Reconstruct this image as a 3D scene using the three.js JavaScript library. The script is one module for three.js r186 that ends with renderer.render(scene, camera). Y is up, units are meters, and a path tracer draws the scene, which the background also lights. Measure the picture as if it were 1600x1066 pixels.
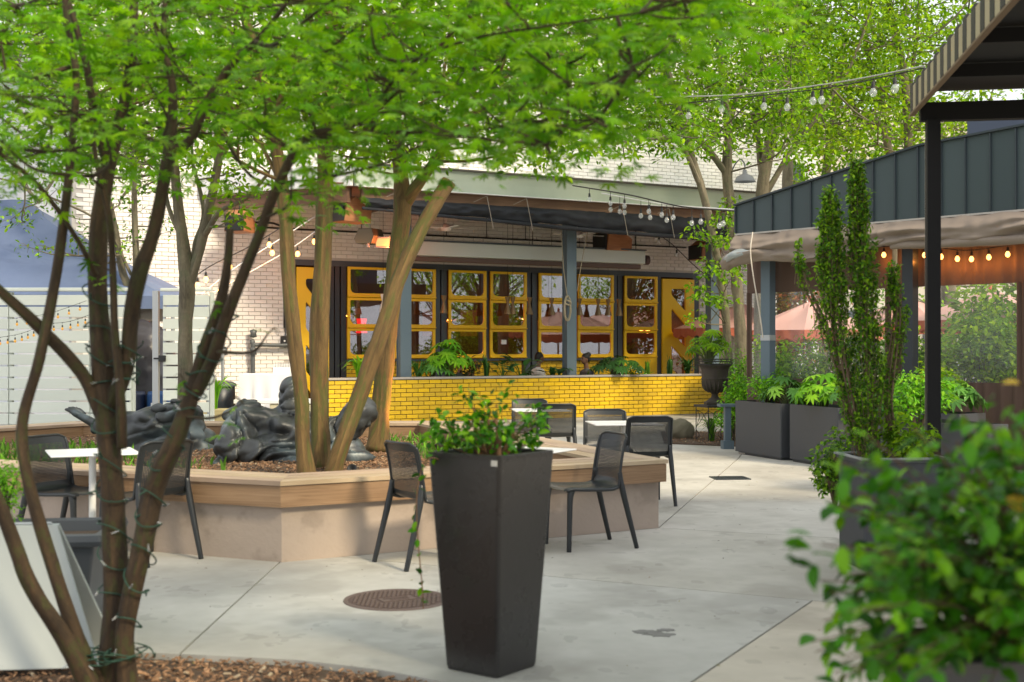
import * as THREE from 'three';
import { mergeGeometries } from 'three/addons/utils/BufferGeometryUtils.js';
import { RoundedBoxGeometry } from 'three/addons/geometries/RoundedBoxGeometry.js';
import { ImprovedNoise } from 'three/addons/math/ImprovedNoise.js';

// ---------------------------------------------------------------- camera, sky, sun, exposure
const scene = new THREE.Scene();
const EYE = 1.47, FOCAL = 1965, HOR = 545;            // eye height (m), focal length and horizon of the 1600 x 1066 photograph
const camera = new THREE.PerspectiveCamera(2 * Math.atan(533 / FOCAL) * 180 / Math.PI, 1600 / 1066, 0.1, 600);
camera.position.set(0, EYE, 0);
camera.lookAt(0, EYE, -10);
camera.setViewOffset(1600, 1066, 0, -12, 1600, 1066);
camera.focus = 16.5;
camera.userData.fStop = 2.7;
const renderer = new THREE.WebGLRenderer();
renderer.toneMapping = THREE.LinearToneMapping;
renderer.toneMappingExposure = 1.8;
renderer.shadowMap.enabled = true;
const SUN = new THREE.Vector3(0.62, 0.76, 0.42).normalize();
{
  const W = 128, H = 64, data = new Float32Array(W * H * 4);
  for (let j = 0; j < H; j++) for (let i = 0; i < W; i++) {
    const el = ((j + 0.5) / H - 0.5) * Math.PI, az = ((i + 0.5) / W - 0.5) * 2 * Math.PI;
    const d = new THREE.Vector3(Math.cos(az) * Math.cos(el), Math.sin(el), Math.sin(az) * Math.cos(el));
    const glow = Math.pow(Math.max(0, d.dot(SUN)), 6) * 0.5, up = Math.max(0, d.y);
    const base = 0.66 + 0.22 * up + glow;              // thin bright cloud all over, a little brighter around the hidden sun
    const k = (j * W + i) * 4;
    data[k] = base * 0.98; data[k + 1] = base * 1.0; data[k + 2] = base * (1.06 - 0.05 * glow); data[k + 3] = 1;
  }
  const t = new THREE.DataTexture(data, W, H, THREE.RGBAFormat, THREE.FloatType);
  t.mapping = THREE.EquirectangularReflectionMapping; t.magFilter = THREE.LinearFilter; t.needsUpdate = true;
  scene.background = t; scene.environment = t;
}
const sun = new THREE.DirectionalLight(0xffecca, 2.6);
sun.position.copy(SUN).multiplyScalar(60); sun.target.position.set(0, 0, -14);
sun.castShadow = true; sun.shadow.radius = 20; sun.shadow.mapSize.set(2048, 2048);
Object.assign(sun.shadow.camera, { left: -30, right: 30, top: 30, bottom: -30, near: 1, far: 140 });
scene.add(sun, sun.target);

// ---------------------------------------------------------------- helpers
function rng(seed) { let a = seed >>> 0; return () => { a |= 0; a = a + 0x6D2B79F5 | 0; let t = Math.imul(a ^ a >>> 15, 1 | a); t = t + Math.imul(t ^ t >>> 7, 61 | t) ^ t; return ((t ^ t >>> 14) >>> 0) / 4294967296; }; }
const V = (x, y, z) => new THREE.Vector3(x, y, z);
const P = (x, y, d) => V((x - 800) / FOCAL * d, EYE - (y - HOR) / FOCAL * d, -d);      // a place d metres ahead
const perlin = new ImprovedNoise();
const noise3 = (x, y, z) => perlin.noise(x, y, z);
const fbm3 = (x, y, z, o = 4) => { let s = 0, a = 0.5; for (let i = 0; i < o; i++) { s += a * perlin.noise(x, y, z + i * 7.3); x *= 2.03; y *= 2.03; z *= 2.03; a *= 0.5; } return s; };
const clamp = THREE.MathUtils.clamp, lerp = THREE.MathUtils.lerp, sstep = THREE.MathUtils.smoothstep;
const rgb = (r, g, b) => new THREE.Color().setRGB(r, g, b);
const used = new Map();
function numbered(name) { const n = used.get(name) || 0; used.set(name, n + 1); return n ? name + '_' + String(n).padStart(3, '0') : name; }
function meta(o, label, category, group) { o.userData.label = label; o.userData.category = category; if (group) o.userData.group = group; return o; }
function thing(name, label, category, pos = V(0, 0, 0), turn = 0, group) {
  const o = new THREE.Group(); o.name = numbered(name); o.position.copy(pos); o.rotation.y = turn; scene.add(o);
  return meta(o, label, category, group);
}
function setting(name, o) { o.name = numbered(name); o.userData.kind = 'structure'; scene.add(o); return o; }
function part(name, geo, mat, parent, pos, label) {
  const m = new THREE.Mesh(Array.isArray(geo) ? join(geo) : geo, mat); m.name = name; if (pos) m.position.copy(pos); if (label) m.userData.label = label;
  parent.add(m); return m;
}
function join(list) {
  const l = list.map((g) => { const n = g.index ? g.toNonIndexed() : g; for (const k of Object.keys(n.attributes)) if (!['position', 'normal', 'uv'].includes(k)) n.deleteAttribute(k); if (!n.attributes.uv) n.setAttribute('uv', new THREE.BufferAttribute(new Float32Array(n.attributes.position.count * 2), 2)); return n; });
  return l.length === 1 ? l[0] : mergeGeometries(l);
}
function box(w, h, d, x = 0, y = 0, z = 0, turn = 0) { let g = new THREE.BoxGeometry(w, h, d).toNonIndexed(); g = uvBox(g); if (turn) g.rotateY(turn); return g.translate(x, y, z); }
function rbox(w, h, d, r = 0.01, x = 0, y = 0, z = 0, turn = 0) { let g = new RoundedBoxGeometry(w, h, d, 2, Math.min(r, w / 2.01, h / 2.01, d / 2.01)); g = uvBox(g.index ? g.toNonIndexed() : g); if (turn) g.rotateY(turn); return g.translate(x, y, z); }
function uvBox(g) {                                     // uv in metres from the face's own direction
  const p = g.attributes.position, n = g.attributes.normal, uv = new Float32Array(p.count * 2);
  for (let i = 0; i < p.count; i++) {
    const ax = Math.abs(n.getX(i)), ay = Math.abs(n.getY(i)), az = Math.abs(n.getZ(i));
    let u, v;
    if (ay >= ax && ay >= az) { u = p.getX(i); v = p.getZ(i); } else if (ax >= az) { u = p.getZ(i); v = p.getY(i); } else { u = p.getX(i); v = p.getY(i); }
    uv[i * 2] = u; uv[i * 2 + 1] = v;
  }
  g.setAttribute('uv', new THREE.BufferAttribute(uv, 2)); return g;
}
function cyl(r0, r1, h, x = 0, y = 0, z = 0, seg = 14, open = false) { return new THREE.CylinderGeometry(r1, r0, h, seg, 1, open).toNonIndexed().translate(x, y + h / 2, z); }
function bar(a, b, r, seg = 8) { return tube([a, b], [r, r], seg, 1); }
function beam(a, b, w, h) {                             // a box from a to b
  const d = b.clone().sub(a), L = d.length(), g = uvBox(new THREE.BoxGeometry(w, h, L).toNonIndexed());
  const m = new THREE.Matrix4().lookAt(V(0, 0, 0), d, V(0, 1, 0.0001)); g.applyMatrix4(m); return g.translate((a.x + b.x) / 2, (a.y + b.y) / 2, (a.z + b.z) / 2);
}
// a round member through points, with its own radius at each, uneven where wob > 0
function tube(pts, radii, radial = 8, per = 5, wob = 0, seed = 0, caps = true) {
  const n = pts.length, segs = (n - 1) * per, pos = [], uv = [], idx = [];
  const curve = n > 2 ? new THREE.CatmullRomCurve3(pts, false, 'catmullrom', 0.5) : new THREE.LineCurve3(pts[0], pts[1]);
  let T = curve.getTangent(0), N = Math.abs(T.y) < 0.9 ? V(0, 1, 0).cross(T).normalize() : V(1, 0, 0).cross(T).normalize(), len = 0, prev = null;
  for (let i = 0; i <= segs; i++) {
    const t = i / segs, c = curve.getPoint(t), tg = curve.getTangent(t).normalize();
    N.sub(tg.clone().multiplyScalar(N.dot(tg))).normalize(); const B = tg.clone().cross(N);
    const f = t * (n - 1), k = Math.min(n - 2, Math.floor(f)), r = lerp(radii[k], radii[k + 1], f - k);
    if (prev) len += prev.distanceTo(c); prev = c;
    for (let j = 0; j <= radial; j++) {
      const a = j / radial * Math.PI * 2, ca = Math.cos(a), sa = Math.sin(a);
      let rr = r; if (wob) rr *= 1 + wob * (noise3(ca * 1.3 + seed, sa * 1.3, len * 2.2 + seed) + 0.6 * noise3(ca * 2.5 + seed * 2, sa * 2.5, len * 8));
      pos.push(c.x + (N.x * ca + B.x * sa) * rr, c.y + (N.y * ca + B.y * sa) * rr, c.z + (N.z * ca + B.z * sa) * rr);
      uv.push(j / radial * Math.max(0.1, r * 6.28), len);
    }
  }
  const w = radial + 1;
  for (let i = 0; i < segs; i++) for (let j = 0; j < radial; j++) { const a = i * w + j, b = a + w; idx.push(a, a + 1, b, a + 1, b + 1, b); }
  if (caps) for (const e of [0, segs]) {
    const c = curve.getPoint(e / segs), ci = pos.length / 3; pos.push(c.x, c.y, c.z); uv.push(0, 0);
    for (let j = 0; j < radial; j++) { const a = e * w + j; e ? idx.push(ci, a, a + 1) : idx.push(ci, a + 1, a); }
  }
  const g = new THREE.BufferGeometry();
  g.setAttribute('position', new THREE.Float32BufferAttribute(pos, 3)); g.setAttribute('uv', new THREE.Float32BufferAttribute(uv, 2)); g.setIndex(idx); g.computeVertexNormals();
  const nm = g.attributes.normal;                       // close the seam of the normals
  for (let i = 0; i <= segs; i++) { const a = i * w, b = a + radial; const s = V(nm.getX(a) + nm.getX(b), nm.getY(a) + nm.getY(b), nm.getZ(a) + nm.getZ(b)).normalize(); nm.setXYZ(a, s.x, s.y, s.z); nm.setXYZ(b, s.x, s.y, s.z); }
  return g;
}
function lathe(pts, seg = 24) { return new THREE.LatheGeometry(pts.map(([r, y]) => new THREE.Vector2(r, y)), seg); }
function prism(poly, y0, y1) {                          // poly: [x, z] outline, counter-clockwise or not
  const s = new THREE.Shape(poly.map(([x, z]) => new THREE.Vector2(x, -z)));
  const g = new THREE.ExtrudeGeometry(s, { depth: y1 - y0, bevelEnabled: false }); g.rotateX(-Math.PI / 2); g.translate(0, y0, 0);
  return uvBox(g.index ? g.toNonIndexed() : g);
}
function extrude(shape, depth, bevel = 0) {
  const g = new THREE.ExtrudeGeometry(shape, bevel ? { depth: depth - 2 * bevel, bevelEnabled: true, bevelThickness: bevel, bevelSize: bevel, bevelOffset: -bevel, bevelSegments: 2, curveSegments: 8 } : { depth, bevelEnabled: false, curveSegments: 8 });
  if (bevel) g.translate(0, 0, bevel);
  return uvBox(g.index ? g.toNonIndexed() : g);
}
// closed surface of a distance field (surface nets)
function surface(f, lo, hi, cell, tint) {
  const nx = Math.ceil((hi[0] - lo[0]) / cell) + 1, ny = Math.ceil((hi[1] - lo[1]) / cell) + 1, nz = Math.ceil((hi[2] - lo[2]) / cell) + 1;
  const F = new Float32Array(nx * ny * nz), id = new Int32Array(nx * ny * nz).fill(-1), at = (i, j, k) => (k * ny + j) * nx + i;
  for (let k = 0; k < nz; k++) for (let j = 0; j < ny; j++) for (let i = 0; i < nx; i++) F[at(i, j, k)] = f(lo[0] + i * cell, lo[1] + j * cell, lo[2] + k * cell);
  const pos = [], col = [], idx = [];
  for (let k = 0; k < nz - 1; k++) for (let j = 0; j < ny - 1; j++) for (let i = 0; i < nx - 1; i++) {
    let m = 0, sx = 0, sy = 0, sz = 0, c = 0; const v = [];
    for (let q = 0; q < 8; q++) { v[q] = F[at(i + (q & 1), j + (q >> 1 & 1), k + (q >> 2))]; if (v[q] < 0) m++; }
    if (m === 0 || m === 8) continue;
    for (let a = 0; a < 8; a++) for (const bit of [1, 2, 4]) { const b = a | bit; if (b === a || (v[a] < 0) === (v[b] < 0)) continue; const t = v[a] / (v[a] - v[b]); sx += (a & 1) + (bit === 1 ? t : 0); sy += (a >> 1 & 1) + (bit === 2 ? t : 0); sz += (a >> 2) + (bit === 4 ? t : 0); c++; }
    id[at(i, j, k)] = pos.length / 3;
    const x = lo[0] + (i + sx / c) * cell, y = lo[1] + (j + sy / c) * cell, z = lo[2] + (k + sz / c) * cell;
    pos.push(x, y, z); if (tint) col.push(...tint(x, y, z));
  }
  const quad = (a, b, c, d, flip) => { if (a < 0 || b < 0 || c < 0 || d < 0) return; flip ? idx.push(a, c, b, a, d, c) : idx.push(a, b, c, a, c, d); };
  for (let k = 1; k < nz - 1; k++) for (let j = 1; j < ny - 1; j++) for (let i = 1; i < nx - 1; i++) {
    const s = F[at(i, j, k)] < 0;
    if (s !== F[at(i + 1, j, k)] < 0) quad(id[at(i, j - 1, k - 1)], id[at(i, j, k - 1)], id[at(i, j, k)], id[at(i, j - 1, k)], !s);
    if (s !== F[at(i, j + 1, k)] < 0) quad(id[at(i - 1, j, k - 1)], id[at(i - 1, j, k)], id[at(i, j, k)], id[at(i, j, k - 1)], !s);
    if (s !== F[at(i, j, k + 1)] < 0) quad(id[at(i - 1, j - 1, k)], id[at(i, j - 1, k)], id[at(i, j, k)], id[at(i - 1, j, k)], !s);
  }
  const g = new THREE.BufferGeometry(); g.setAttribute('position', new THREE.Float32BufferAttribute(pos, 3)); if (tint) g.setAttribute('color', new THREE.Float32BufferAttribute(col, 3));
  g.setIndex(idx); g.computeVertexNormals(); return g;
}
function capsule(a, b, ra, rb) {                        // distance to a tapered limb
  const dx = b[0] - a[0], dy = b[1] - a[1], dz = b[2] - a[2], L2 = dx * dx + dy * dy + dz * dz || 1e-9;
  return (x, y, z) => { const t = clamp(((x - a[0]) * dx + (y - a[1]) * dy + (z - a[2]) * dz) / L2, 0, 1); return Math.hypot(x - a[0] - dx * t, y - a[1] - dy * t, z - a[2] - dz * t) - lerp(ra, rb, t); };
}
const blob = (c, r) => { const m = Math.min(...r); return (x, y, z) => (Math.hypot((x - c[0]) / r[0], (y - c[1]) / r[1], (z - c[2]) / r[2]) - 1) * m; };
const smin = (a, b, k) => { const h = clamp(0.5 + 0.5 * (b - a) / k, 0, 1); return lerp(b, a, h) - k * h * (1 - h); };
const blend = (fs, k) => (x, y, z) => { let d = fs[0](x, y, z); for (let i = 1; i < fs.length; i++) d = smin(d, fs[i](x, y, z), k); return d; };

// ---------------------------------------------------------------- textures (tiling noise)
function tileNoise(size, freq, seed) {                  // lattice noise that repeats
  const r = rng(seed), n = freq * freq, a = new Float32Array(n); for (let i = 0; i < n; i++) a[i] = r();
  return (u, v) => { const x = u * freq, y = v * freq, i = Math.floor(x), j = Math.floor(y); let fx = x - i, fy = y - j; fx = fx * fx * (3 - 2 * fx); fy = fy * fy * (3 - 2 * fy); const g = (p, q) => a[((q % freq + freq) % freq) * freq + (p % freq + freq) % freq]; return lerp(lerp(g(i, j), g(i + 1, j), fx), lerp(g(i, j + 1), g(i + 1, j + 1), fx), fy); };
}
function layers(seed, f0, n, gain = 0.5) { const L = []; for (let i = 0; i < n; i++) L.push(tileNoise(0, f0 << i, seed + i * 17)); return (u, v) => { let s = 0, a = 1, t = 0; for (const l of L) { s += a * l(u, v); t += a; a *= gain; } return s / t; }; }
function texture(size, fn, metres, srgb = true) {
  const [w, h] = Array.isArray(size) ? size : [size, size], d = new Uint8Array(w * h * 4);
  for (let j = 0; j < h; j++) for (let i = 0; i < w; i++) { const c = fn((i + 0.5) / w, (j + 0.5) / h), k = (j * w + i) * 4; for (let q = 0; q < 3; q++) { const l = clamp(Array.isArray(c) ? c[q] : c, 0, 1); d[k + q] = 255 * (srgb ? (l <= 0.0031308 ? l * 12.92 : 1.055 * Math.pow(l, 1 / 2.4) - 0.055) : l); } d[k + 3] = 255; }
  const t = new THREE.DataTexture(d, w, h, THREE.RGBAFormat); t.wrapS = t.wrapT = THREE.RepeatWrapping; t.magFilter = THREE.LinearFilter; t.minFilter = THREE.LinearMipmapLinearFilter; t.generateMipmaps = true;
  if (srgb) t.colorSpace = THREE.SRGBColorSpace; const [mu, mv] = Array.isArray(metres) ? metres : [metres, metres]; t.repeat.set(1 / mu, 1 / mv); t.needsUpdate = true; return t;
}
const std = (o) => new THREE.MeshStandardMaterial(o), phys = (o) => new THREE.MeshPhysicalMaterial(o);
const mix3 = (a, b, t) => [lerp(a[0], b[0], t), lerp(a[1], b[1], t), lerp(a[2], b[2], t)];

const nA = layers(11, 4, 6, 0.6), nB = layers(29, 3, 5, 0.55), nC = layers(53, 32, 3, 0.6), nD = layers(71, 6, 5, 0.6);
const T = {};
T.concrete = texture(1024, (u, v) => {
  const big = nA(u, v), st = nB(u, v * 1), sp = nC(u, v), dark = sstep(nD(u, v), 0.53, 0.66), rust = sstep(nB(v, u), 0.6, 0.8);
  let c = mix3([0.36, 0.345, 0.31], [0.50, 0.488, 0.45], clamp((big - 0.33) * 3.2, 0, 1));
  c = mix3(c, [0.30, 0.285, 0.255], dark * 0.42); c = mix3(c, [0.50, 0.42, 0.31], rust * 0.25);
  const pit = sp > 0.74 ? 0.84 : 1; return c.map((x) => x * (0.92 + 0.16 * sp) * pit * (0.96 + 0.08 * st));
}, 4.6);
T.concreteB = texture(512, (u, v) => 0.6 * nC(u, v) + 0.4 * nA(u, v), 2.3, false);
T.grain = (a, b, seed) => { const f = layers(seed, 4, 4, 0.6), g = tileNoise(0, 64, seed + 5), q = tileNoise(0, 8, seed + 9); return texture([1024, 256], (u, v) => { const w = f(u, v), s = g(u * 0.12 + w * 0.1, v * 1 + w * 0.12), t = g((u * 0.05 + 0.3) % 1, (v * 2 + w * 0.1) % 1); return mix3(a, b, clamp(0.5 * s + 0.35 * t + 0.6 * (q(u, v) - 0.5) + 0.1, 0, 1)); }, [2.4, 0.6]); };
T.stucco = texture(512, (u, v) => 0.5 * nC(u, v) + 0.5 * nA(u, v), 0.9, false);
T.fine = texture(512, (u, v) => 0.7 * nC(u, v) + 0.3 * nD(u, v), 0.5, false);
T.barkCrape = texture(512, (u, v) => { const a = nA(u, v * 0.999), b = nD(u, v), c = nB(v, u), f = nC(u, v); let k = mix3([0.06, 0.036, 0.012], [0.19, 0.118, 0.04], clamp((a - 0.3) * 2.2, 0, 1)); k = mix3(k, [0.085, 0.092, 0.018], sstep(b, 0.46, 0.62) * 0.75); k = mix3(k, [0.25, 0.10, 0.03], sstep(c, 0.53, 0.64) * 0.75); return k.map((x) => x * (0.8 + 0.4 * f)); }, [0.28, 1.5]);
T.barkMaple = texture(512, (u, v) => { const a = nA(u, v), b = nD(u, v), f = nC(u, v), ring = nB(u * 0.1, v * 1); let k = mix3([0.022, 0.014, 0.007], [0.075, 0.045, 0.02], clamp((a - 0.3) * 2, 0, 1)); k = mix3(k, [0.05, 0.052, 0.012], sstep(b, 0.5, 0.62) * 0.7); return k.map((x) => x * (0.7 + 0.5 * f) * (0.85 + 0.3 * ring)); }, [0.22, 0.5]);
T.barkGrey = texture(512, (u, v) => { const a = nA(u, v), b = nD(u, v), f = nC(u, v); let k = mix3([0.085, 0.072, 0.048], [0.21, 0.178, 0.12], clamp((a - 0.3) * 2.2, 0, 1)); k = mix3(k, [0.15, 0.16, 0.09], sstep(b, 0.52, 0.66) * 0.5); return k.map((x) => x * (0.8 + 0.4 * f)); }, [0.5, 1.0]);

T.barkB = texture(512, (u, v) => 0.55 * nA(u, v) + 0.25 * nD(u, v) + 0.2 * nC(u, v), [0.14, 0.45], false);

const M = {
  concrete: std({ color: 0xffffff, map: T.concrete, roughness: 0.86, bumpMap: T.concreteB, bumpScale: 0.0012 }),
  joint: std({ color: rgb(0.11, 0.095, 0.075), roughness: 1 }),
  soil: std({ color: rgb(0.085, 0.055, 0.035), roughness: 1, bumpMap: T.stucco, bumpScale: 0.02 }),
  stucco: std({ color: rgb(0.40, 0.325, 0.265), map: texture(512, (u, v) => { const a = nA(u, v), d = sstep(nD(u, v), 0.55, 0.72); return [1, 1, 1].map((x) => x * (0.82 + 0.3 * a) * (1 - 0.2 * d)); }, 1.7), roughness: 0.92, bumpMap: T.stucco, bumpScale: 0.004 }),
  plank: [31, 37, 43].map((s, i) => std({ map: T.grain([0.32 - 0.03 * i, 0.23 - 0.02 * i, 0.135], [0.52, 0.405 - 0.015 * i, 0.265], s), roughness: 0.62, bumpMap: T.fine, bumpScale: 0.0008 })),
  fasciaWood: [47, 59].map((s) => std({ map: T.grain([0.19, 0.108, 0.052], [0.35, 0.22, 0.12], s), roughness: 0.58, bumpMap: T.fine, bumpScale: 0.0008 })),
  steel: std({ color: rgb(0.105, 0.150, 0.185), roughness: 0.5, metalness: 0.1, bumpMap: T.fine, bumpScale: 0.0006 }),
  darkSteel: std({ color: rgb(0.028, 0.034, 0.042), roughness: 0.42, metalness: 0.15 }),
  frameGrey: std({ color: rgb(0.06, 0.075, 0.09), roughness: 0.45, metalness: 0.1 }),
  black: std({ color: rgb(0.012, 0.013, 0.014), roughness: 0.5 }),
  wire: std({ color: rgb(0.02, 0.02, 0.02), roughness: 0.7 }),
  galv: std({ color: rgb(0.42, 0.44, 0.45), roughness: 0.4, metalness: 0.7 }),
  yellow: std({ color: rgb(0.86, 0.54, 0.008), roughness: 0.38, bumpMap: T.fine, bumpScale: 0.0003 }),
  glass: phys({ color: 0xffffff, transmission: 1, thickness: 0, roughness: 0.0, ior: 2.1, specularIntensity: 1 }),
  white: std({ color: rgb(0.78, 0.78, 0.76), roughness: 0.6 }),
  whiteTop: std({ color: rgb(0.80, 0.81, 0.81), roughness: 0.32 }),
};
const whiteBrick = [0, 1, 2].map((i) => std({ color: rgb(0.82 - 0.025 * i, 0.80 - 0.025 * i, 0.765 - 0.03 * i), roughness: 0.75, bumpMap: T.fine, bumpScale: 0.001 }));
const yellowBrick = [0, 1, 2, 3].map((i) => std({ color: rgb(0.74 - 0.05 * i, 0.475 - 0.03 * i, 0.012 + 0.004 * (i % 2)), roughness: 0.3 + 0.05 * i, bumpMap: T.fine, bumpScale: 0.0008 }));

// leaf materials: thin sheets that let light through; instances carry the colour
const leafMat = (c, coat = 0.25, through = 0.45) => phys({ color: c, transmission: through, thickness: 0, roughness: 0.95, clearcoat: coat, clearcoatRoughness: 0.06, specularIntensity: 0.25, side: THREE.DoubleSide });
function leafColors(cols, coat, through) { return { base: leafMat(0xffffff, coat, through), cols: cols.map((c) => rgb(...c)), mats: cols.map((c) => leafMat(rgb(...c), coat, through)) }; }
const L = {
  maple: leafColors([[0.15, 0.38, 0.002], [0.20, 0.45, 0.002], [0.10, 0.29, 0.002], [0.28, 0.53, 0.003]], 0.0, 0.6),
  crape: leafColors([[0.22, 0.43, 0.004], [0.16, 0.35, 0.004], [0.32, 0.54, 0.006], [0.10, 0.24, 0.004]], 0.02, 0.6),
  lime: leafColors([[0.30, 0.51, 0.006], [0.21, 0.41, 0.006], [0.40, 0.60, 0.01], [0.14, 0.30, 0.005]], 0.03, 0.55),
  bush: leafColors([[0.045, 0.20, 0.001], [0.075, 0.27, 0.001], [0.022, 0.11, 0.001], [0.16, 0.38, 0.002]], 0.3, 0.38),
  holly: leafColors([[0.10, 0.26, 0.008], [0.055, 0.16, 0.008], [0.18, 0.37, 0.01], [0.27, 0.47, 0.012]], 0.25, 0.35),
  fatsia: leafColors([[0.12, 0.32, 0.05], [0.08, 0.24, 0.035], [0.21, 0.44, 0.04], [0.06, 0.18, 0.03]], 0.3, 0.35),
  deep: leafColors([[0.03, 0.11, 0.018], [0.05, 0.15, 0.02], [0.022, 0.075, 0.016]], 0.35, 0.25),
  fresh: leafColors([[0.20, 0.50, 0.015], [0.13, 0.38, 0.012], [0.28, 0.58, 0.02]], 0.15, 0.45),
  autumn: leafColors([[0.42, 0.26, 0.05], [0.48, 0.18, 0.06], [0.28, 0.34, 0.04]], 0.1, 0.45),
  grass: leafColors([[0.13, 0.31, 0.025], [0.18, 0.40, 0.03], [0.09, 0.22, 0.02]], 0.1, 0.4),
};
function blade(outline, fold = 0.2, curl = 0.15) {      // outline: half contour [[along, halfwidth]...] of a simple leaf 1 long
  const pos = [], idx = [];
  outline.forEach(([t, w]) => { const y = -curl * t * t; pos.push(0, y, t, -w, y + w * fold, t, w, y + w * fold, t); });
  for (let i = 0; i < outline.length - 1; i++) { const a = i * 3, b = a + 3; idx.push(a, b, a + 1, a + 1, b, b + 1, a, a + 2, b, a + 2, b + 2, b); }
  const g = new THREE.BufferGeometry(); g.setAttribute('position', new THREE.Float32BufferAttribute(pos, 3)); g.setIndex(idx); g.computeVertexNormals(); return g.toNonIndexed();
}
function palmate(lobes, spread, width, lens, droop = 0.25, fold = 0.25) {   // hand-shaped leaf, lobes from one point
  const list = [];
  for (let i = 0; i < lobes; i++) {
    const u = lobes > 1 ? i / (lobes - 1) * 2 - 1 : 0, len = lens(Math.abs(u)), a = u * spread;
    const g = blade([[0, 0.012], [0.3, width * 0.8], [0.55, width], [0.8, width * 0.6], [1, 0.003]], fold, droop); g.scale(len, len, len); g.rotateY(a); list.push(g);
  }
  return join(list);
}
const G = {
  oval: blade([[0, 0.01], [0.3, 0.22], [0.6, 0.24], [0.85, 0.12], [1, 0.004]], 0.25, 0.2),
  ovalBig: blade([[0, 0.02], [0.12, 0.16], [0.3, 0.27], [0.5, 0.31], [0.7, 0.26], [0.88, 0.13], [1, 0.004]], 0.28, 0.3),
  narrow: blade([[0, 0.01], [0.4, 0.13], [0.75, 0.09], [1, 0.003]], 0.25, 0.25),
  maple: palmate(7, 2.15, 0.125, (u) => 0.56 - 0.26 * u * u, 0.18, 0.2),
  fatsia: palmate(8, 2.3, 0.15, (u) => 0.55 - 0.12 * u, 0.35, 0.3),
  umbrella: palmate(8, 2.7, 0.13, (u) => 0.5, 0.4, 0.3),
};
const CAM = V(0, EYE, 0);
function inView(p) { const d = -p.z; if (d < 0.3) return false; const x = p.x / d * FOCAL + 800, y = HOR - (p.y - EYE) / d * FOCAL; return x > -20 && x < 1620 && y > -20 && y < 1086; }
// leaves given as world matrices; the ones that show largest become single meshes, the rest one mass
function foliage(parent, name, geo, set, list, keep = 0, seed = 1) {
  const r = rng(seed), inv = new THREE.Matrix4(); parent.updateMatrixWorld(true); inv.copy(parent.matrixWorld).invert();
  const p = V(0, 0, 0), s = V(0, 0, 0), q = new THREE.Quaternion();
  for (const e of list) { e.m.decompose(p, q, s); e.show = inView(p) ? s.x / p.distanceTo(CAM) : 0; e.k = Math.floor(r() * set.cols.length); e.v = 0.5 + 0.9 * r(); }
  let single = [], rest = list;
  if (keep) { const sorted = list.slice().sort((a, b) => b.show - a.show); single = sorted.slice(0, keep).filter((e) => e.show > 0); const chosen = new Set(single); rest = list.filter((e) => !chosen.has(e)); }
  for (const e of single) { const m = new THREE.Mesh(geo, set.mats[e.k]); m.name = 'leaf'; m.matrix.multiplyMatrices(inv, e.m); m.matrix.decompose(m.position, m.quaternion, m.scale); parent.add(m); }
  if (rest.length) {
    const im = new THREE.InstancedMesh(geo, set.base, rest.length), mm = new THREE.Matrix4(), c = new THREE.Color(); im.name = name; im.userData.kind = 'stuff';
    rest.forEach((e, i) => { im.setMatrixAt(i, mm.multiplyMatrices(inv, e.m)); im.setColorAt(i, c.copy(set.cols[e.k]).multiplyScalar(e.v)); }); parent.add(im);
  }
}
const _q = new THREE.Quaternion(), _q2 = new THREE.Quaternion();
function leafAt(list, p, dir, size, r, tilt = 0.6, roll = 0.5) {   // a leaf whose tip points along dir (horizontal angle), tilted at random
  const e = new THREE.Euler((r() - 0.5) * 2 * tilt + 0.15, dir, (r() - 0.5) * 2 * roll, 'YXZ');
  list.push({ m: new THREE.Matrix4().compose(p, new THREE.Quaternion().setFromEuler(e), V(size, size, size)) });
}
function clump(list, c, rx, ry, rz, n, size, r, tilt = 0.8, roll = 0.8) {
  for (let i = 0; i < n; i++) {
    const a = r() * 6.283, u = r() * 2 - 1, w = Math.sqrt(1 - u * u), q = Math.pow(r(), 0.45);
    leafAt(list, V(c.x + Math.cos(a) * w * rx * q, c.y + u * ry * q, c.z + Math.sin(a) * w * rz * q), Math.PI / 2 - a + (r() - 0.5) * 1.6, size * (0.65 + 0.7 * r()), r, tilt, roll);
  }
}
// ---------------------------------------------------------------- ground: earth sheet and concrete slabs
// plans below are written as [x, d] with d metres ahead of the camera
{
  const g = new THREE.PlaneGeometry(500, 500).rotateX(-Math.PI / 2);
  setting('ground', new THREE.Mesh(uvBox(g.toNonIndexed()), M.joint)).position.y = -0.06;
}
const toZ = (poly) => poly.map(([x, d]) => [x, -d]);
function area2(p) { let s = 0; for (let i = 0; i < p.length; i++) { const a = p[i], b = p[(i + 1) % p.length]; s += a[0] * b[1] - b[0] * a[1]; } return s; }
function offset(poly, e) {                             // grow (e > 0) or shrink an outline
  const n = poly.length, sgn = area2(poly) > 0 ? 1 : -1, out = [];
  for (let i = 0; i < n; i++) {
    const p = poly[(i + n - 1) % n], c = poly[i], q = poly[(i + 1) % n];
    const n1 = [(c[1] - p[1]), -(c[0] - p[0])], n2 = [(q[1] - c[1]), -(q[0] - c[0])], l1 = Math.hypot(...n1), l2 = Math.hypot(...n2);
    const a = [n1[0] / l1 * sgn, n1[1] / l1 * sgn], b = [n2[0] / l2 * sgn, n2[1] / l2 * sgn], k = 1 + a[0] * b[0] + a[1] * b[1];
    out.push([c[0] + (a[0] + b[0]) / k * e, c[1] + (a[1] + b[1]) / k * e]);
  }
  return out;
}
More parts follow.
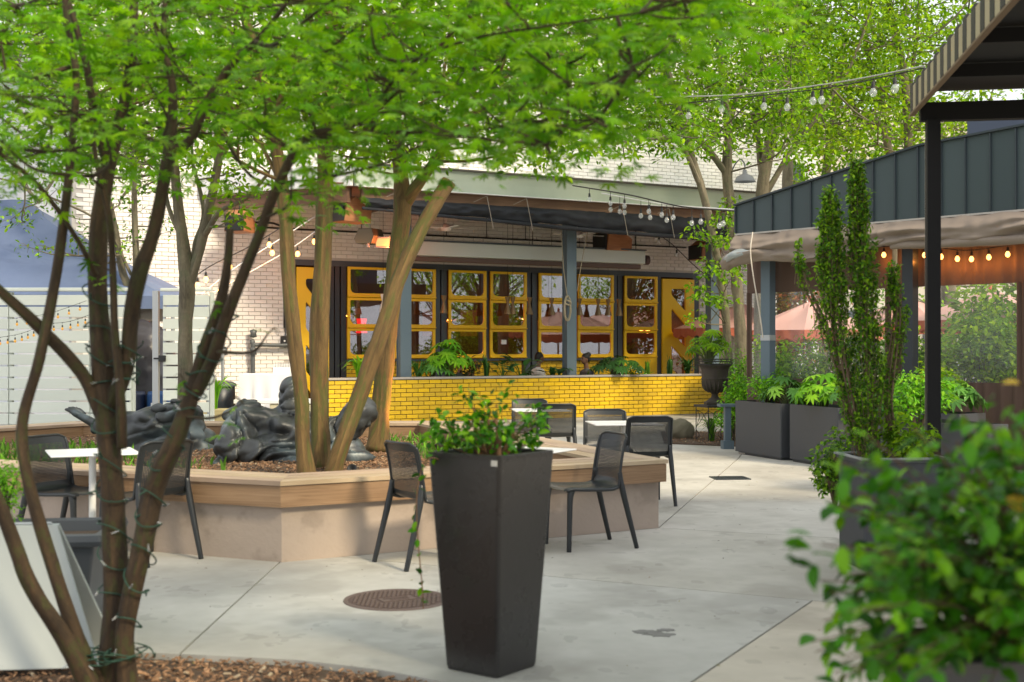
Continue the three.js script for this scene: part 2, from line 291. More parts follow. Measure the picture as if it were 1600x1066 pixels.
function inside(poly, x, y) { let c = false; for (let i = 0, j = poly.length - 1; i < poly.length; j = i++) { const a = poly[i], b = poly[j]; if ((a[1] > y) !== (b[1] > y) && x < (b[0] - a[0]) * (y - a[1]) / (b[1] - a[1]) + a[0]) c = !c; } return c; }
const MULCH_EDGE = [[-3.2, 6.15], [-1.86, 6.09], [-1.6, 6.05], [-1.03, 5.94], [-0.62, 5.76], [-0.28, 5.53], [-0.06, 5.22], [0.0, 4.6], [0.05, 3.9]];
{
  const paving = new THREE.Group(); setting('pavement', paving);
  const A = [-1.206, 8.875], B = [1.202, 10.31], K = [1.754, 7.336];
  const slabs = [
    [[-1.6, 6.05], [-1.6, 12], [-16, 12], [-16, -2], [-3.9, -2], [-3.9, 3], [-3.6, 5.5], ...MULCH_EDGE.slice(0, 2)],
    [[-1.6, 8.7], A, K, [0.79, 5.54], [0.4, 4.8], [0.2, 3.9], ...MULCH_EDGE.slice(3).reverse(), [-1.6, 6.05]],
    [K, [5, 5.65], [9, 3.57], [9, -2], [0.2, -2], [0.2, 3.9], [0.4, 4.8], [0.79, 5.54]],
    [A, B, [5, 8.72], [9, 7.1], [9, 3.57], [5, 5.65], K],
    [B, [3.05, 16.9], [5, 25], [10, 46], [22, 46], [22, 3], [9, 3.58], [9, 7.1], [5, 8.72]],
    [B, [3.05, 16.9], [5, 25], [10, 46], [-16, 46], [-16, 12], [-1.6, 12], [-1.6, 8.7], A],
  ];
  const tones = [[0.97, 0.98, 0.97], [0.95, 0.96, 0.95], [1.05, 0.98, 0.87], [0.93, 0.92, 0.88], [0.98, 0.97, 0.94], [0.97, 0.96, 0.93]];
  slabs.forEach((s, i) => { const m = M.concrete.clone(); m.color = rgb(...tones[i]); part('slab', prism(toZ(offset(s, -0.006)), -0.055, 0), m, paving); });
  // dark stains and a grate set in the slabs
  const stain = std({ color: rgb(0.2, 0.195, 0.18), roughness: 0.9 });
  const r = rng(5); const blobs = [];
  for (const [px, d, rr] of [[0.70, 6.52, 0.045], [0.76, 6.46, 0.05], [0.80, 6.56, 0.03]]) { const sh = []; for (let i = 0; i < 18; i++) { const a = i / 18 * 6.283, q = rr * (0.65 + 0.6 * r()); sh.push([px + Math.cos(a) * q * 1.5, d + Math.sin(a) * q]); } blobs.push(prism(toZ(sh), 0.0005, 0.0035)); }
  part('stain', blobs, stain, paving);
}
{ // the beds of wood mulch in front
  const bed = [...MULCH_EDGE, [0.1, 2.4], [-3.85, 2.4], [-3.55, 5.5]];
  const o = new THREE.Group(); setting('mulch_bed', o);
  part('soil', prism(toZ(bed), -0.05, -0.03), M.soil, o);
  mulch(o, bed, () => -0.022, 6500, 91, 5.7);
}
function mulch(parent, poly, height, n, seed, near = 0) {
  const r = rng(seed), bx = poly.map((p) => p[0]), bd = poly.map((p) => p[1]), x0 = Math.min(...bx), x1 = Math.max(...bx), d0 = Math.max(near - 1.2, Math.min(...bd)), d1 = Math.max(...bd);
  const geo = new THREE.BoxGeometry(1, 0.22, 0.42); const p = geo.attributes.position; for (let i = 0; i < p.count; i++) p.setX(i, p.getX(i) * (1 + 0.5 * p.getZ(i)));
  geo.computeVertexNormals();
  const im = new THREE.InstancedMesh(geo, std({ color: 0xffffff, roughness: 0.95 }), n), e = new THREE.Euler(), q = new THREE.Quaternion(), m = new THREE.Matrix4(), c = new THREE.Color(); let k = 0;
  for (let tries = 0; k < n && tries < n * 20; tries++) {
    const x = lerp(x0, x1, r()), d = lerp(d0, d1, r()); if (!inside(poly, x, d)) continue;
    const s = 0.014 + 0.026 * r() * r(); e.set((r() - 0.5) * 0.9, r() * 6.28, (r() - 0.5) * 0.9); q.setFromEuler(e);
    im.setMatrixAt(k, m.compose(V(x, height(x, d) + 0.004 + 0.014 * r(), -d), q, V(s, s * 0.9, s)));
    const t = r(), w = 0.6 + 0.8 * r(); c.setRGB(lerp(0.16, 0.34, t) * w, lerp(0.085, 0.20, t) * w, lerp(0.045, 0.11, t) * w); if (r() < 0.06) c.setRGB(0.42, 0.33, 0.22); im.setColorAt(k++, c);
  }
  im.count = k; im.name = 'mulch'; im.userData.kind = 'stuff'; parent.add(im);
}
{ // drain grate and manhole cover
  const o = thing('drain_grate', 'small dark metal drain grate set in the concrete near the grey box planters', 'drain grate', V(2.47, 0, -14.25), 0.1);
  part('frame', [box(0.40, 0.012, 0.03, 0, 0.004, 0.15), box(0.40, 0.012, 0.03, 0, 0.004, -0.15), box(0.03, 0.0118, 0.27, -0.185, 0.004, 0), box(0.03, 0.0118, 0.27, 0.185, 0.004, 0)], M.darkSteel, o);
  for (let i = 0; i < 6; i++) part('slat', box(0.335, 0.01, 0.022, 0, 0.004, -0.11 + i * 0.044), M.darkSteel, o);
  part('pit', box(0.34, 0.002, 0.27, 0, 0.0012, 0), M.black, o);
}
{
  const c = P(620, 938, 7.35); c.y = 0;
  const o = thing('manhole_cover', 'round brown iron manhole cover with a raised plate in the concrete', 'manhole cover', c, 0.5);
  const iron = std({ color: rgb(0.105, 0.072, 0.062), roughness: 0.7, metalness: 0.3, bumpMap: T.fine, bumpScale: 0.001 }), iron2 = std({ color: rgb(0.15, 0.11, 0.095), roughness: 0.6, metalness: 0.3 });
  part('rim', lathe([[0.285, 0.001], [0.288, 0.008], [0.308, 0.008], [0.312, 0.001]], 48), iron2, o);
  part('disc', cyl(0.283, 0.283, 0.004, 0, 0.001, 0, 48), iron, o);
  const pads = []; for (let i = -9; i <= 9; i++) for (let j = -9; j <= 9; j++) { const x = i * 0.03 + (j % 2) * 0.015, z = j * 0.03; if (Math.hypot(x, z) < 0.262 && (Math.abs(x) > 0.12 || Math.abs(z) > 0.065)) pads.push(box(0.02, 0.006, 0.02, x, 0.0065, z)); }
  const tr = part('tread', pads, iron2, o); tr.userData.kind = 'stuff';
  part('plate', [box(0.21, 0.006, 0.1, 0, 0.0068, 0)], iron2, o);
  part('plate_emblem', [box(0.15, 0.004, 0.022, 0, 0.0105, -0.02), box(0.12, 0.004, 0.02, 0.01, 0.0105, 0.018)], iron, o);
  part('pick_hole', box(0.05, 0.003, 0.03, 0.22, 0.0072, 0.05), M.black, o);
}

// ---------------------------------------------------------------- the big raised bed with its timber bench edge
const BED = [[-1.585, 8.65], [1.202, 10.31], [-0.85, 15.75], [-5.45, 15.7], [-7.1, 12.9], [-5.3, 10.33]];
const bedIn = offset(BED, -0.2);
const soilY = (x, d) => 0.395 + 0.03 * noise3(x * 1.3, d * 1.3, 2) + 0.07 * Math.exp(-(((x + 1.5) ** 2) + (d - 10.6) ** 2) * 0.35) + 0.04 * Math.exp(-(((x + 3.2) ** 2) + (d - 12) ** 2) * 0.3);
{
  const o = thing('raised_bed', 'large beige stucco raised bed with a wide timber bench cap', 'raised bed', V(0, 0, 0));
  const n = BED.length, o1 = offset(BED, 0), inner = offset(BED, -0.24), rot = (i) => [i, (i + 1) % n];
  for (let i = 0; i < n; i++) {
    const [a, b] = rot(i); const q = (p, e) => offset(p, e);
    part('wall_panel', prism(toZ([o1[a], o1[b], inner[b], inner[a]]), 0, 0.53), M.stucco, o);
    const rings = [[0.062, -0.098], [-0.102, -0.262], [-0.266, -0.43]];
    rings.forEach(([e0, e1], k) => {
      const P0 = offset(BED, e0), P1 = offset(BED, e1); const shrink = (p, q2, s) => [lerp(p[0], q2[0], s), lerp(p[1], q2[1], s)];
      const g = prism([P0[a], P0[b], P1[b], P1[a]].map(([x, d]) => [0, 0] && [x, -d]), 0.532, 0.562 + 0.001 * ((k + i) % 3));
      orientUV(g, Math.atan2(-(P0[b][1] - P0[a][1]), P0[b][0] - P0[a][0]), i * 0.37 + k * 0.21);
      part('plank', g, M.plank[(i + k) % 3], o);
    });
    for (const [e0, e1, y0, y1, nm] of [[0.05, 0.012, 0.382, 0.528, 'fascia_board'], [-0.41, -0.372, 0.33, 0.528, 'inner_fascia_board']]) {
      const P0 = offset(BED, e0), P1 = offset(BED, e1), g = prism([P0[a], P0[b], P1[b], P1[a]].map(([x, d]) => [x, -d]), y0, y1);
      orientUV(g, Math.atan2(-(P0[b][1] - P0[a][1]), P0[b][0] - P0[a][0]), i * 0.3, true);
      part(nm, g, M.fasciaWood[i % 2], o);
    }
  }
  const pos = [], st = 0.12; for (let x = -7.2; x < 1.4; x += st) for (let d = 8.6; d < 15.9; d += st) { if (!inside(offset(BED, -0.2), x + st / 2, d + st / 2)) continue; const h = (a, b) => soilY(a, b); const A = V(x, h(x, d), -d), B = V(x + st, h(x + st, d), -d), C = V(x + st, h(x + st, d + st), -d - st), D = V(x, h(x, d + st), -d - st); for (const v of [A, B, C, A, C, D]) pos.push(v.x, v.y, v.z); }
  const sg = new THREE.BufferGeometry(); sg.setAttribute('position', new THREE.Float32BufferAttribute(pos, 3)); sg.computeVertexNormals(); uvBox(sg);
  part('soil', sg, M.soil, o);
  mulch(o, offset(BED, -0.42), soilY, 30000, 17);
}
function orientUV(g, ang, shift, side = false) {        // grain along the board
  const p = g.attributes.position, uv = g.attributes.uv, c = Math.cos(ang), s = Math.sin(ang);
  for (let i = 0; i < p.count; i++) { const x = p.getX(i), z = p.getZ(i), along = x * c + z * s, across = -x * s + z * c; uv.setXY(i, along + shift, (side ? p.getY(i) : across) + shift); }
}
{ // low weeds and grass on the mulch
  const o = new THREE.Group(); setting('bed_grass', o); o.userData = { kind: 'stuff', label: 'patches of low grass and weeds on the mulch', category: 'grass' };
  const r = rng(404), list = [];
  for (const [x, d, rr, n] of [[-4.9, 12.6, 0.8, 260], [-4.0, 11.6, 0.6, 160], [-4.6, 11.2, 0.5, 160], [-0.55, 13.2, 0.55, 300], [-0.2, 12.6, 0.4, 200], [-2.2, 12.6, 0.6, 120], [-3.0, 13.4, 0.9, 130], [-3.0, 10.6, 0.5, 50], [-1.0, 14.4, 0.5, 120], [-0.4, 11.6, 0.5, 110], [-2.6, 10.2, 0.4, 26]])
    for (let i = 0; i < n; i++) { const a = r() * 6.28, q = rr * Math.sqrt(r()), X = x + Math.cos(a) * q, D = d + Math.sin(a) * q; const e = new THREE.Euler(-1.25 + 0.9 * (r() - 0.5), r() * 6.28, 0, 'YXZ'); const s = 0.06 + 0.10 * r(); list.push({ m: new THREE.Matrix4().compose(V(X, soilY(X, D), -D), new THREE.Quaternion().setFromEuler(e), V(s * 0.7, s, s)) }); }
  foliage(o, 'grass', G.narrow, L.grass, list, 0, 8);
}

// ---------------------------------------------------------------- the white brick restaurant, its facade turned 28.4 degrees
const TH = Math.atan2(0.475, 0.88), OX = -3.84, OD = 26.5;
const fl = (s, y, z) => V(OX + 0.88 * s + 0.475 * z, y, -(OD + 0.475 * s - 0.88 * z));   // along the facade, up, out of it
const building = thing('restaurant_building', 'white painted brick restaurant with yellow framed windows', 'building', fl(0, 0, 0), TH);
{
  const OPEN = [-0.80, 9.62, 0, 3.33], S0 = -5.2, S1 = 12.5, TOP = 10.5;
  const mortar = std({ color: rgb(0.50, 0.48, 0.45), roughness: 0.95 });
  part('wall', [box(OPEN[0] - S0, TOP, 0.3, (S0 + OPEN[0]) / 2, TOP / 2, -0.162), box(S1 - OPEN[1], TOP, 0.3, (S1 + OPEN[1]) / 2, TOP / 2, -0.162), box(OPEN[1] - OPEN[0], TOP - OPEN[3], 0.3, (OPEN[0] + OPEN[1]) / 2, (TOP + OPEN[3]) / 2, -0.162)], mortar, building);
  // bricks, 0.24 x 0.07
  const r = rng(3), BL = 0.25, BH = 0.0825, shapes = [0, 1, 2].map((i) => rbox(BL - 0.011, BH - 0.011, 0.024, 0.004)), list = [];
  for (let j = 0; j * BH < TOP; j++) for (let i = Math.floor(S0 / BL); i * BL < S1; i++) {
    const s = i * BL + (j % 2 ? BL / 2 : 0) + BL / 2, y = j * BH + BH / 2;
    if (s - BL / 2 < S0 || s + BL / 2 > S1 || (s + BL / 2 > OPEN[0] && s - BL / 2 < OPEN[1] && y - BH / 2 < OPEN[3])) continue;
    list.push({ s, y, show: inView(fl(s, y, 0)) ? 1 / fl(s, y, 0).distanceTo(CAM) + ((s > -4.6 && s < -1.0 && y > 0.9 && y < 4.4) ? 1 : 0) : 0, t: Math.floor(r() * 3) });
  }
  const near = list.slice().sort((a, b) => b.show - a.show).slice(0, 300), ns = new Set(near);
  for (const b of near) { const m = part('brick', shapes[0], whiteBrick[b.t], building, V(b.s, b.y, -0.004 + 0.004 * r())); m.rotation.z = (r() - 0.5) * 0.006; }
  const rest = list.filter((b) => !ns.has(b)), im = new THREE.InstancedMesh(shapes[0], std({ color: 0xffffff, roughness: 0.75 }), rest.length), mm = new THREE.Matrix4(); im.name = 'brickwork'; im.userData.kind = 'stuff';
  rest.forEach((b, i) => { im.setMatrixAt(i, mm.makeTranslation(b.s, b.y, -0.004 + 0.004 * r())); im.setColorAt(i, whiteBrick[b.t].color); }); building.add(im);
  // the rest of the shell: sides, back, roof and the dining room behind the glass
  const dark = std({ color: rgb(0.085, 0.05, 0.035), roughness: 0.8 }), floorM = std({ color: rgb(0.10, 0.07, 0.05), roughness: 0.5 });
  part('side_wall', box(0.3, TOP, 9, S0 + 0.15, TOP / 2, -4.82), whiteBrick[0], building); part('side_wall', box(0.3, TOP, 9, S1 - 0.15, TOP / 2, -4.82), whiteBrick[0], building);
  part('back_wall', box(S1 - S0 - 0.01, TOP, 0.3, (S0 + S1) / 2, TOP / 2, -9.5), whiteBrick[1], building);
  part('roof_slab', box(S1 - S0 + 0.2, 0.25, 9.9, (S0 + S1) / 2, TOP + 0.13, -4.7), std({ color: rgb(0.4, 0.4, 0.4), roughness: 0.9 }), building);
  part('room_wall', [box(12, 3.9, 0.1, 4.4, 1.95, -5.0), box(0.1, 3.9, 4.6, -1.6, 1.95, -2.62), box(0.1, 3.9, 4.6, 10.4, 1.95, -2.62)], dark, building);
  part('room_ceiling', box(12, 0.1, 4.7, 4.4, 3.96, -2.66), dark, building); part('room_floor', box(12, 0.02, 4.7, 4.4, 0.012, -2.66), floorM, building);
  part('banquette', [rbox(11, 1.05, 0.5, 0.04, 4.4, 0.55, -4.65), rbox(11, 0.42, 0.55, 0.04, 4.4, 0.24, -4.2)], std({ color: rgb(0.09, 0.035, 0.02), roughness: 0.6 }), building);
  for (let i = 0; i < 9; i++) part('room_picture', rbox(0.5, 0.7, 0.04, 0.01, 0.2 + i * 1.1, 2.15, -4.92), std({ color: rgb(0.12 + 0.08 * (i % 3), 0.07 + 0.05 * (i % 2), 0.04), roughness: 0.6 }), building);

  // steel frame of the glazed front
  const posts = [[-0.80, -0.75], [-0.03, 0.09], [0.12, 0.22], [0.25, 0.365], [1.375, 1.425], [2.435, 2.56], [2.60, 2.735], [3.685, 3.77], [4.72, 4.85], [4.89, 5.025], [6.025, 6.075], [7.075, 7.20], [7.235, 7.365], [8.33, 8.475], [9.435, 9.615]];
  posts.forEach(([a, b], i) => part('mullion', box(b - a, 3.21, 0.12, (a + b) / 2, 1.605, -0.07 + (i % 2) * 0.012), i < 4 ? M.darkSteel : M.frameGrey, building));
  part('header', box(10.41, 0.118, 0.14, 4.41, 3.271, -0.07), M.frameGrey, building);
  part('jamb', box(0.03, 3.32, 0.2, 9.63, 1.66, -0.10), std({ color: rgb(0.62, 0.50, 0.42), roughness: 0.9 }), building);
  for (const [a, b] of [[0.37, 2.43], [2.74, 4.715], [5.03, 7.07]]) part('sill', box(b - a, 0.045, 0.2, (a + b) / 2, 1.222, -0.01), M.frameGrey, building);

  // knee walls of yellow glazed brick
  brickRun(building, [[0.37, 2.43], [2.74, 4.715], [5.03, 7.07]], 0, 1.2, 0.0, 0.25, 0.0857, 120, 7);

  // sashes: three in each column, square above and rounded below
  const sash = (w, h, rB, foot = 0) => {
    const sh = new THREE.Shape([[0, -foot], [w, -foot], [w, h], [0, h]].map((p) => new THREE.Vector2(...p))), e = 0.062, hole = new THREE.Path(), x0 = e, x1 = w - e, y0 = 0.088, y1 = h - 0.055;
    hole.moveTo(x0 + 0.02, y1); hole.lineTo(x0, y1 - 0.02); hole.lineTo(x0, y0 + rB); hole.quadraticCurveTo(x0, y0, x0 + rB, y0); hole.lineTo(x1 - rB, y0); hole.quadraticCurveTo(x1, y0, x1, y0 + rB); hole.lineTo(x1, y1 - 0.02); hole.lineTo(x1 - 0.02, y1); sh.holes.push(hole);
    return extrude(sh, 0.055, 0.008);
  };
  for (const [a, b, foot] of [[0.37, 1.37, 0], [1.43, 2.43, 0], [2.74, 3.68, 0], [3.775, 4.715, 0], [5.03, 6.02, 0], [6.08, 7.07, 0], [7.37, 8.325, 1]]) {
    for (let k = 0; k < 3; k++) {
      const h = 0.648, y = 1.255 + k * 0.653, w = b - a - 0.008;
      const f = part(foot && k === 0 ? 'glazed_door' : 'sash', sash(w, h, 0.13, foot && k === 0 ? 1.2 : 0), M.yellow, building, V(a + 0.004, y, 0.006 + 0.012 * k));
      part('pane', box(w - 0.09, h - 0.10, 0.004, w / 2, h / 2 + 0.012, 0.02), M.glass, f);
      part('drip_rail', rbox(w - 0.004, 0.026, 0.05, 0.008, w / 2, 0.021, 0.066), M.yellow, f);
    }
  }
  // the two slab doors with slanted cut-outs
  for (const s of [-0.745, 8.48]) {
    const w = s < 0 ? 0.71 : 0.95, c = w / 0.95, sh = new THREE.Shape([[0, 0.02], [w, 0.02], [w, 3.17], [0, 3.17]].map((p) => new THREE.Vector2(...p)));
    const cut = (pts) => { const n = pts.length, h = new THREE.Path(), rr = 0.055; for (let i = 0; i < n; i++) { const p = new THREE.Vector2(...pts[(i + n - 1) % n]), q = new THREE.Vector2(...pts[i]), t = new THREE.Vector2(...pts[(i + 1) % n]); const a = q.clone().add(p.sub(q).setLength(rr)), b = q.clone().add(t.sub(q).setLength(rr)); i ? h.lineTo(a.x, a.y) : h.moveTo(a.x, a.y); h.quadraticCurveTo(q.x, q.y, b.x, b.y); } sh.holes.push(h); };
    const X0 = 0.27 * c, X1 = 0.69 * c;
    cut([[X0, 2.93], [X1, 2.93], [X1, 2.40], [X0, 2.86]].map((p, i) => i === 2 ? [X1, 2.38] : i === 3 ? [X0, 2.78] : p));
    cut([[X0, 2.46], [X1, 2.06], [X1, 1.50], [X0, 1.90]]); cut([[X0, 1.56], [X1, 1.16], [X1, 0.62], [X0, 1.0]]); cut([[X0, 0.68], [X1, 0.28], [X1, 0.2], [X0, 0.2]]);
    const d = part('door', extrude(sh, 0.06, 0.01), M.yellow, building, V(s, 0, 0.0));
    part('pane', box(w - 0.1, 2.9, 0.004, w / 2, 1.62, 0.022), M.glass, d);
    part('handle', tube([V(w - 0.09, 0.95, 0.06), V(w - 0.09, 0.95, 0.11), V(w - 0.09, 1.3, 0.11), V(w - 0.09, 1.3, 0.06)], [0.011, 0.011, 0.011, 0.011], 8, 4), M.galv, d);
  }
  part('window_card', box(0.13, 0.10, 0.003, 4.13, 1.62, 0.05), M.white, building);
}
// bricks of a glazed yellow run in facade coordinates: at most keep single meshes
function brickRun(parent, spans, y0, y1, z, BL, BH, keep, seed) {
  const r = rng(seed), list = [], geo = rbox(BL - 0.012, BH - 0.012, 0.03, 0.005), half = rbox(BL / 2 - 0.012, BH - 0.012, 0.03, 0.005), joint = std({ color: rgb(0.06, 0.045, 0.02), roughness: 1 });
  for (const [a, b] of spans) {
    part('mortar_bed', box(b - a, y1 - y0, 0.12, (a + b) / 2, (y0 + y1) / 2, z - 0.072), joint, parent);
    for (let j = 0; y0 + (j + 1) * BH <= y1 + 0.002; j++) { let s = a; const y = y0 + j * BH + BH / 2; if (j % 2) { list.push({ s: s + BL / 4, y, half: 1 }); s += BL / 2; } for (; s + BL <= b + 0.01; s += BL) list.push({ s: s + BL / 2, y }); if (b - s > BL / 2 - 0.02) list.push({ s: s + BL / 4, y, half: 1 }); }
  }
  const inv = [], q = list.map((b) => ({ b, d: b.half ? -1 : b.y + (inView(parent.localToWorld(V(b.s, b.y, z))) ? 5 : 0) })).sort((m, n) => n.d - m.d);
  const single = new Set(q.slice(0, keep).map((e) => e.b));
  for (const b of list) if (single.has(b)) part('brick', geo, yellowBrick[Math.floor(r() * 4)], parent, V(b.s, b.y, z - 0.012 + 0.003 * r()));
  for (const h of [0, 1]) { const l = list.filter((b) => !single.has(b) && (b.half || 0) === h); if (!l.length) continue; const im = new THREE.InstancedMesh(h ? half : geo, std({ color: 0xffffff, roughness: 0.35 }), l.length), mm = new THREE.Matrix4(); im.name = 'brickwork'; im.userData.kind = 'stuff'; l.forEach((b, i) => { im.setMatrixAt(i, mm.makeTranslation(b.s, b.y, z - 0.012 + 0.003 * r())); im.setColorAt(i, yellowBrick[Math.floor(r() * 4)].color); }); parent.add(im); }
}
{ // low wall of yellow brick with a planting trough behind it
  const o = thing('brick_planter_wall', 'low wall of glossy yellow bricks with a grey coping and planting trough', 'planter wall', fl(0, 0, 2.3), TH);
  o.updateMatrixWorld(true);
  brickRun(o, [[-0.87, 9.4]], 0.0, 0.86, 0, 0.25, 0.0857, 300, 9);
  part('plinth', box(10.27, 0.03, 0.14, 4.265, 0.0, -0.062), std({ color: rgb(0.2, 0.18, 0.15), roughness: 1 }), o);
  part('coping', rbox(10.33, 0.045, 0.17, 0.01, 4.265, 0.885, -0.055), std({ color: rgb(0.34, 0.32, 0.29), roughness: 0.8, bumpMap: T.stucco, bumpScale: 0.003 }), o);
  part('trough_wall', [box(10.27, 0.86, 0.1, 4.265, 0.43, -0.66), box(0.1, 0.86, 0.5, -0.82, 0.43, -0.37)], yellowBrick[2], o);
  part('soil', box(10.1, 0.78, 0.46, 4.3, 0.39, -0.37), M.soil, o);
}
{ // patio roof with pale green fascia over the terrace
  const Y0 = 4.54, Y1 = 4.95, o = thing('patio_roof', 'flat patio roof with pale green fascia and brown soffit on the white brick wall', 'patio roof', fl(0, 0, 0), TH);
  const green = std({ color: rgb(0.44, 0.50, 0.41), roughness: 0.8, map: texture(512, (u, v) => { const a = nA(u, v), s = nB(u * 1, v * 0.25); return [1, 1, 1].map((x) => x * (0.84 + 0.2 * a) * (0.9 + 0.2 * s)); }, 2.6) }), pale = std({ color: rgb(0.72, 0.73, 0.74), roughness: 0.8 });
  const soffit = std({ map: T.grain([0.10, 0.055, 0.035], [0.20, 0.115, 0.07], 83), roughness: 0.8 });
  const plan = [[-0.6, -2.9], [12.2, -2.9], [12.2, -0.02], [-2.75, -0.02]];      // [s, -z]
  const pl = plan.map(([s, z]) => [s, -z]);
  part('deck', prism(pl.map(([s, z]) => [s, z]).map(([s, z]) => [s, z]), Y1 - 0.14, Y1 - 0.02), std({ color: rgb(0.5, 0.5, 0.5), roughness: 0.9 }), o);
  const run = (a, b, y0, y1, t, m, nm, out = 0) => { const dx = b[0] - a[0], dz = b[1] - a[1], Ln = Math.hypot(dx, dz), g = box(Ln, y1 - y0, t, 0, (y0 + y1) / 2, out); g.rotateY(-Math.atan2(dz, dx)); g.translate((a[0] + b[0]) / 2, 0, (a[1] + b[1]) / 2); return part(nm, g, m, o); };
  run([-0.56, 2.9], [12.2, 2.9], Y0, Y1, 0.12, green, 'fascia'); run([-2.75, 0.05], [-0.62, 2.88], Y0 + 0.002, Y1 - 0.002, 0.1, pale, 'end_fascia');
  run([-0.62, 2.93], [12.2, 2.93], Y1 + 0.002, Y1 + 0.035, 0.2, std({ color: rgb(0.10, 0.09, 0.08), roughness: 0.9 }), 'coping');
  run([-0.5, 2.94], [12.2, 2.94], Y0 - 0.016, Y0 - 0.002, 0.10, pale, 'drip_edge');
  for (let k = 0; k < 14; k++) { const s = -0.9 + k * 0.95; part('soffit_board', box(0.94, 0.02, 2.75, s + 0.02, Y0 + 0.05, 1.42), soffit, o); }
  run([-0.4, 2.78], [12.2, 2.78], Y0 - 0.26, Y0 - 0.02, 0.1, soffit, 'front_beam');
  for (let k = 0; k < 6; k++) part('rafter', box(0.1, 0.2, 2.5, 0.82 + k * 1.92, Y0 - 0.08, 1.42), soffit, o);
  run([-0.62, 2.74], [-2.6, 0.12], Y0 - 0.3, Y0 - 0.03, 0.1, soffit, 'side_beam');
}
// rolled dark tarpaulin hung under the front beam
{
  const o = thing('rolled_tarpaulin', 'dark navy tarpaulin rolled up under the front beam of the patio roof', 'tarpaulin', fl(0, 0, 0), TH), r = rng(14);
  const tarp = std({ color: rgb(0.016, 0.018, 0.025), roughness: 0.85, side: THREE.DoubleSide });
  const pos = [], idx = [], N = 220, K = 12;
  for (let i = 0; i <= N; i++) for (let j = 0; j <= K; j++) { const s = -0.35 + i / N * 9.6, v = j / K, sag = 0.10 + 0.06 * Math.sin(s * 1.6) ** 2, z = 2.84 + 0.03 * Math.sin(v * 3) + 0.07 * Math.sin(v * Math.PI) * (0.7 + 0.9 * noise3(s * 1.1, v * 2, 3)) + 0.05 * noise3(s * 4, v * 3, 1), y = 4.34 - v * lerp(0.14, 0.36, i / N) - v * sag * lerp(0.4, 1.1, i / N) + 0.02 * noise3(s * 3, v * 4, 9); pos.push(s, y, z); }
  for (let i = 0; i < N; i++) for (let j = 0; j < K; j++) { const a = i * (K + 1) + j, b = a + K + 1; idx.push(a, a + 1, b, a + 1, b + 1, b); }
  const g = new THREE.BufferGeometry(); g.setAttribute('position', new THREE.Float32BufferAttribute(pos, 3)); g.setIndex(idx); g.computeVertexNormals(); part('cloth', g, tarp, o);
  part('roll_core', tube([V(-0.4, 4.13, 2.86), V(2.5, 4.02, 2.87), V(5, 3.93, 2.87), V(9.3, 3.86, 2.86)], [0.03, 0.035, 0.045, 0.05], 10, 8, 0.25, 4), tarp, o);
  for (const s of [0.35, 2.2, 3.1, 5.4, 6.6, 8.3]) part('tie_strap', [beam(V(s, 4.5, 2.96), V(s + 0.14, 3.86, 2.965), 0.02, 0.006), beam(V(s - 0.3, 4.36, 2.962), V(s, 4.5, 2.96), 0.016, 0.005)], std({ color: rgb(0.35, 0.31, 0.26), roughness: 0.9 }), o);
}
// steel posts that carry it
[[0.82, 'blue grey steel post between the leaning tree trunk and the yellow windows'], [4.67, 'blue grey steel post with a coiled rope hanging on it'], [8.48, 'blue grey steel post behind the small tree by the urn']].forEach(([s, label]) => {
  const o = thing('steel_post', label, 'post', fl(s, 0, 2.02), TH, 'posts of the patio roof');
  part('shaft', [box(0.20, 4.3, 0.014, 0, 2.15, 0.093), box(0.20, 4.3, 0.014, 0, 2.15, -0.093), box(0.20, 4.3, 0.17, 0, 2.15, 0)].slice(2), M.steel, o);
  part('flange', [box(0.235, 4.3, 0.018, 0, 2.15, 0.095), box(0.235, 4.3, 0.018, 0, 2.15, -0.095)], M.steel, o);
  part('cap_plate', box(0.3, 0.03, 0.3, 0, 4.31, 0), M.steel, o);
});
// ---------------------------------------------------------------- fittings of the terrace under the patio roof
{
  const o = thing('coiled_rope', 'coiled beige rope with long pull lines on the middle steel post', 'rope', fl(4.52, 0, 2.16), TH), rope = std({ color: rgb(0.33, 0.29, 0.21), roughness: 0.95 });
  const pts = []; for (let i = 0; i < 40; i++) { const a = i / 40 * Math.PI * 8; pts.push(V(0.075 * Math.cos(a) + 0.01 * Math.sin(i), 2.33 + 0.26 * Math.sin(a) + 0.01 * Math.cos(i * 2.1), 0.02 * Math.sin(i * 1.7) + 0.03)); }
  part('coil', tube(pts, pts.map(() => 0.013), 6, 3), rope, o); part('wrap', tube([V(-0.03, 2.5, 0.05), V(0.05, 2.46, 0.07), V(0.06, 2.4, 0.03), V(-0.05, 2.42, 0.04)], [0.02, 0.02, 0.02, 0.02], 6, 4), rope, o);
  part('pull_line', tube([V(0.0, 2.55, 0.03), V(-0.14, 3.2, 0.1), V(-0.3, 4.3, 0.25)], [0.008, 0.008, 0.008], 6, 6), rope, o); part('pull_line', tube([V(0.24, 2.7, 0.03), V(0.33, 3.4, 0.1), V(0.46, 4.35, 0.25)], [0.008, 0.008, 0.008], 6, 6), rope, o);
}
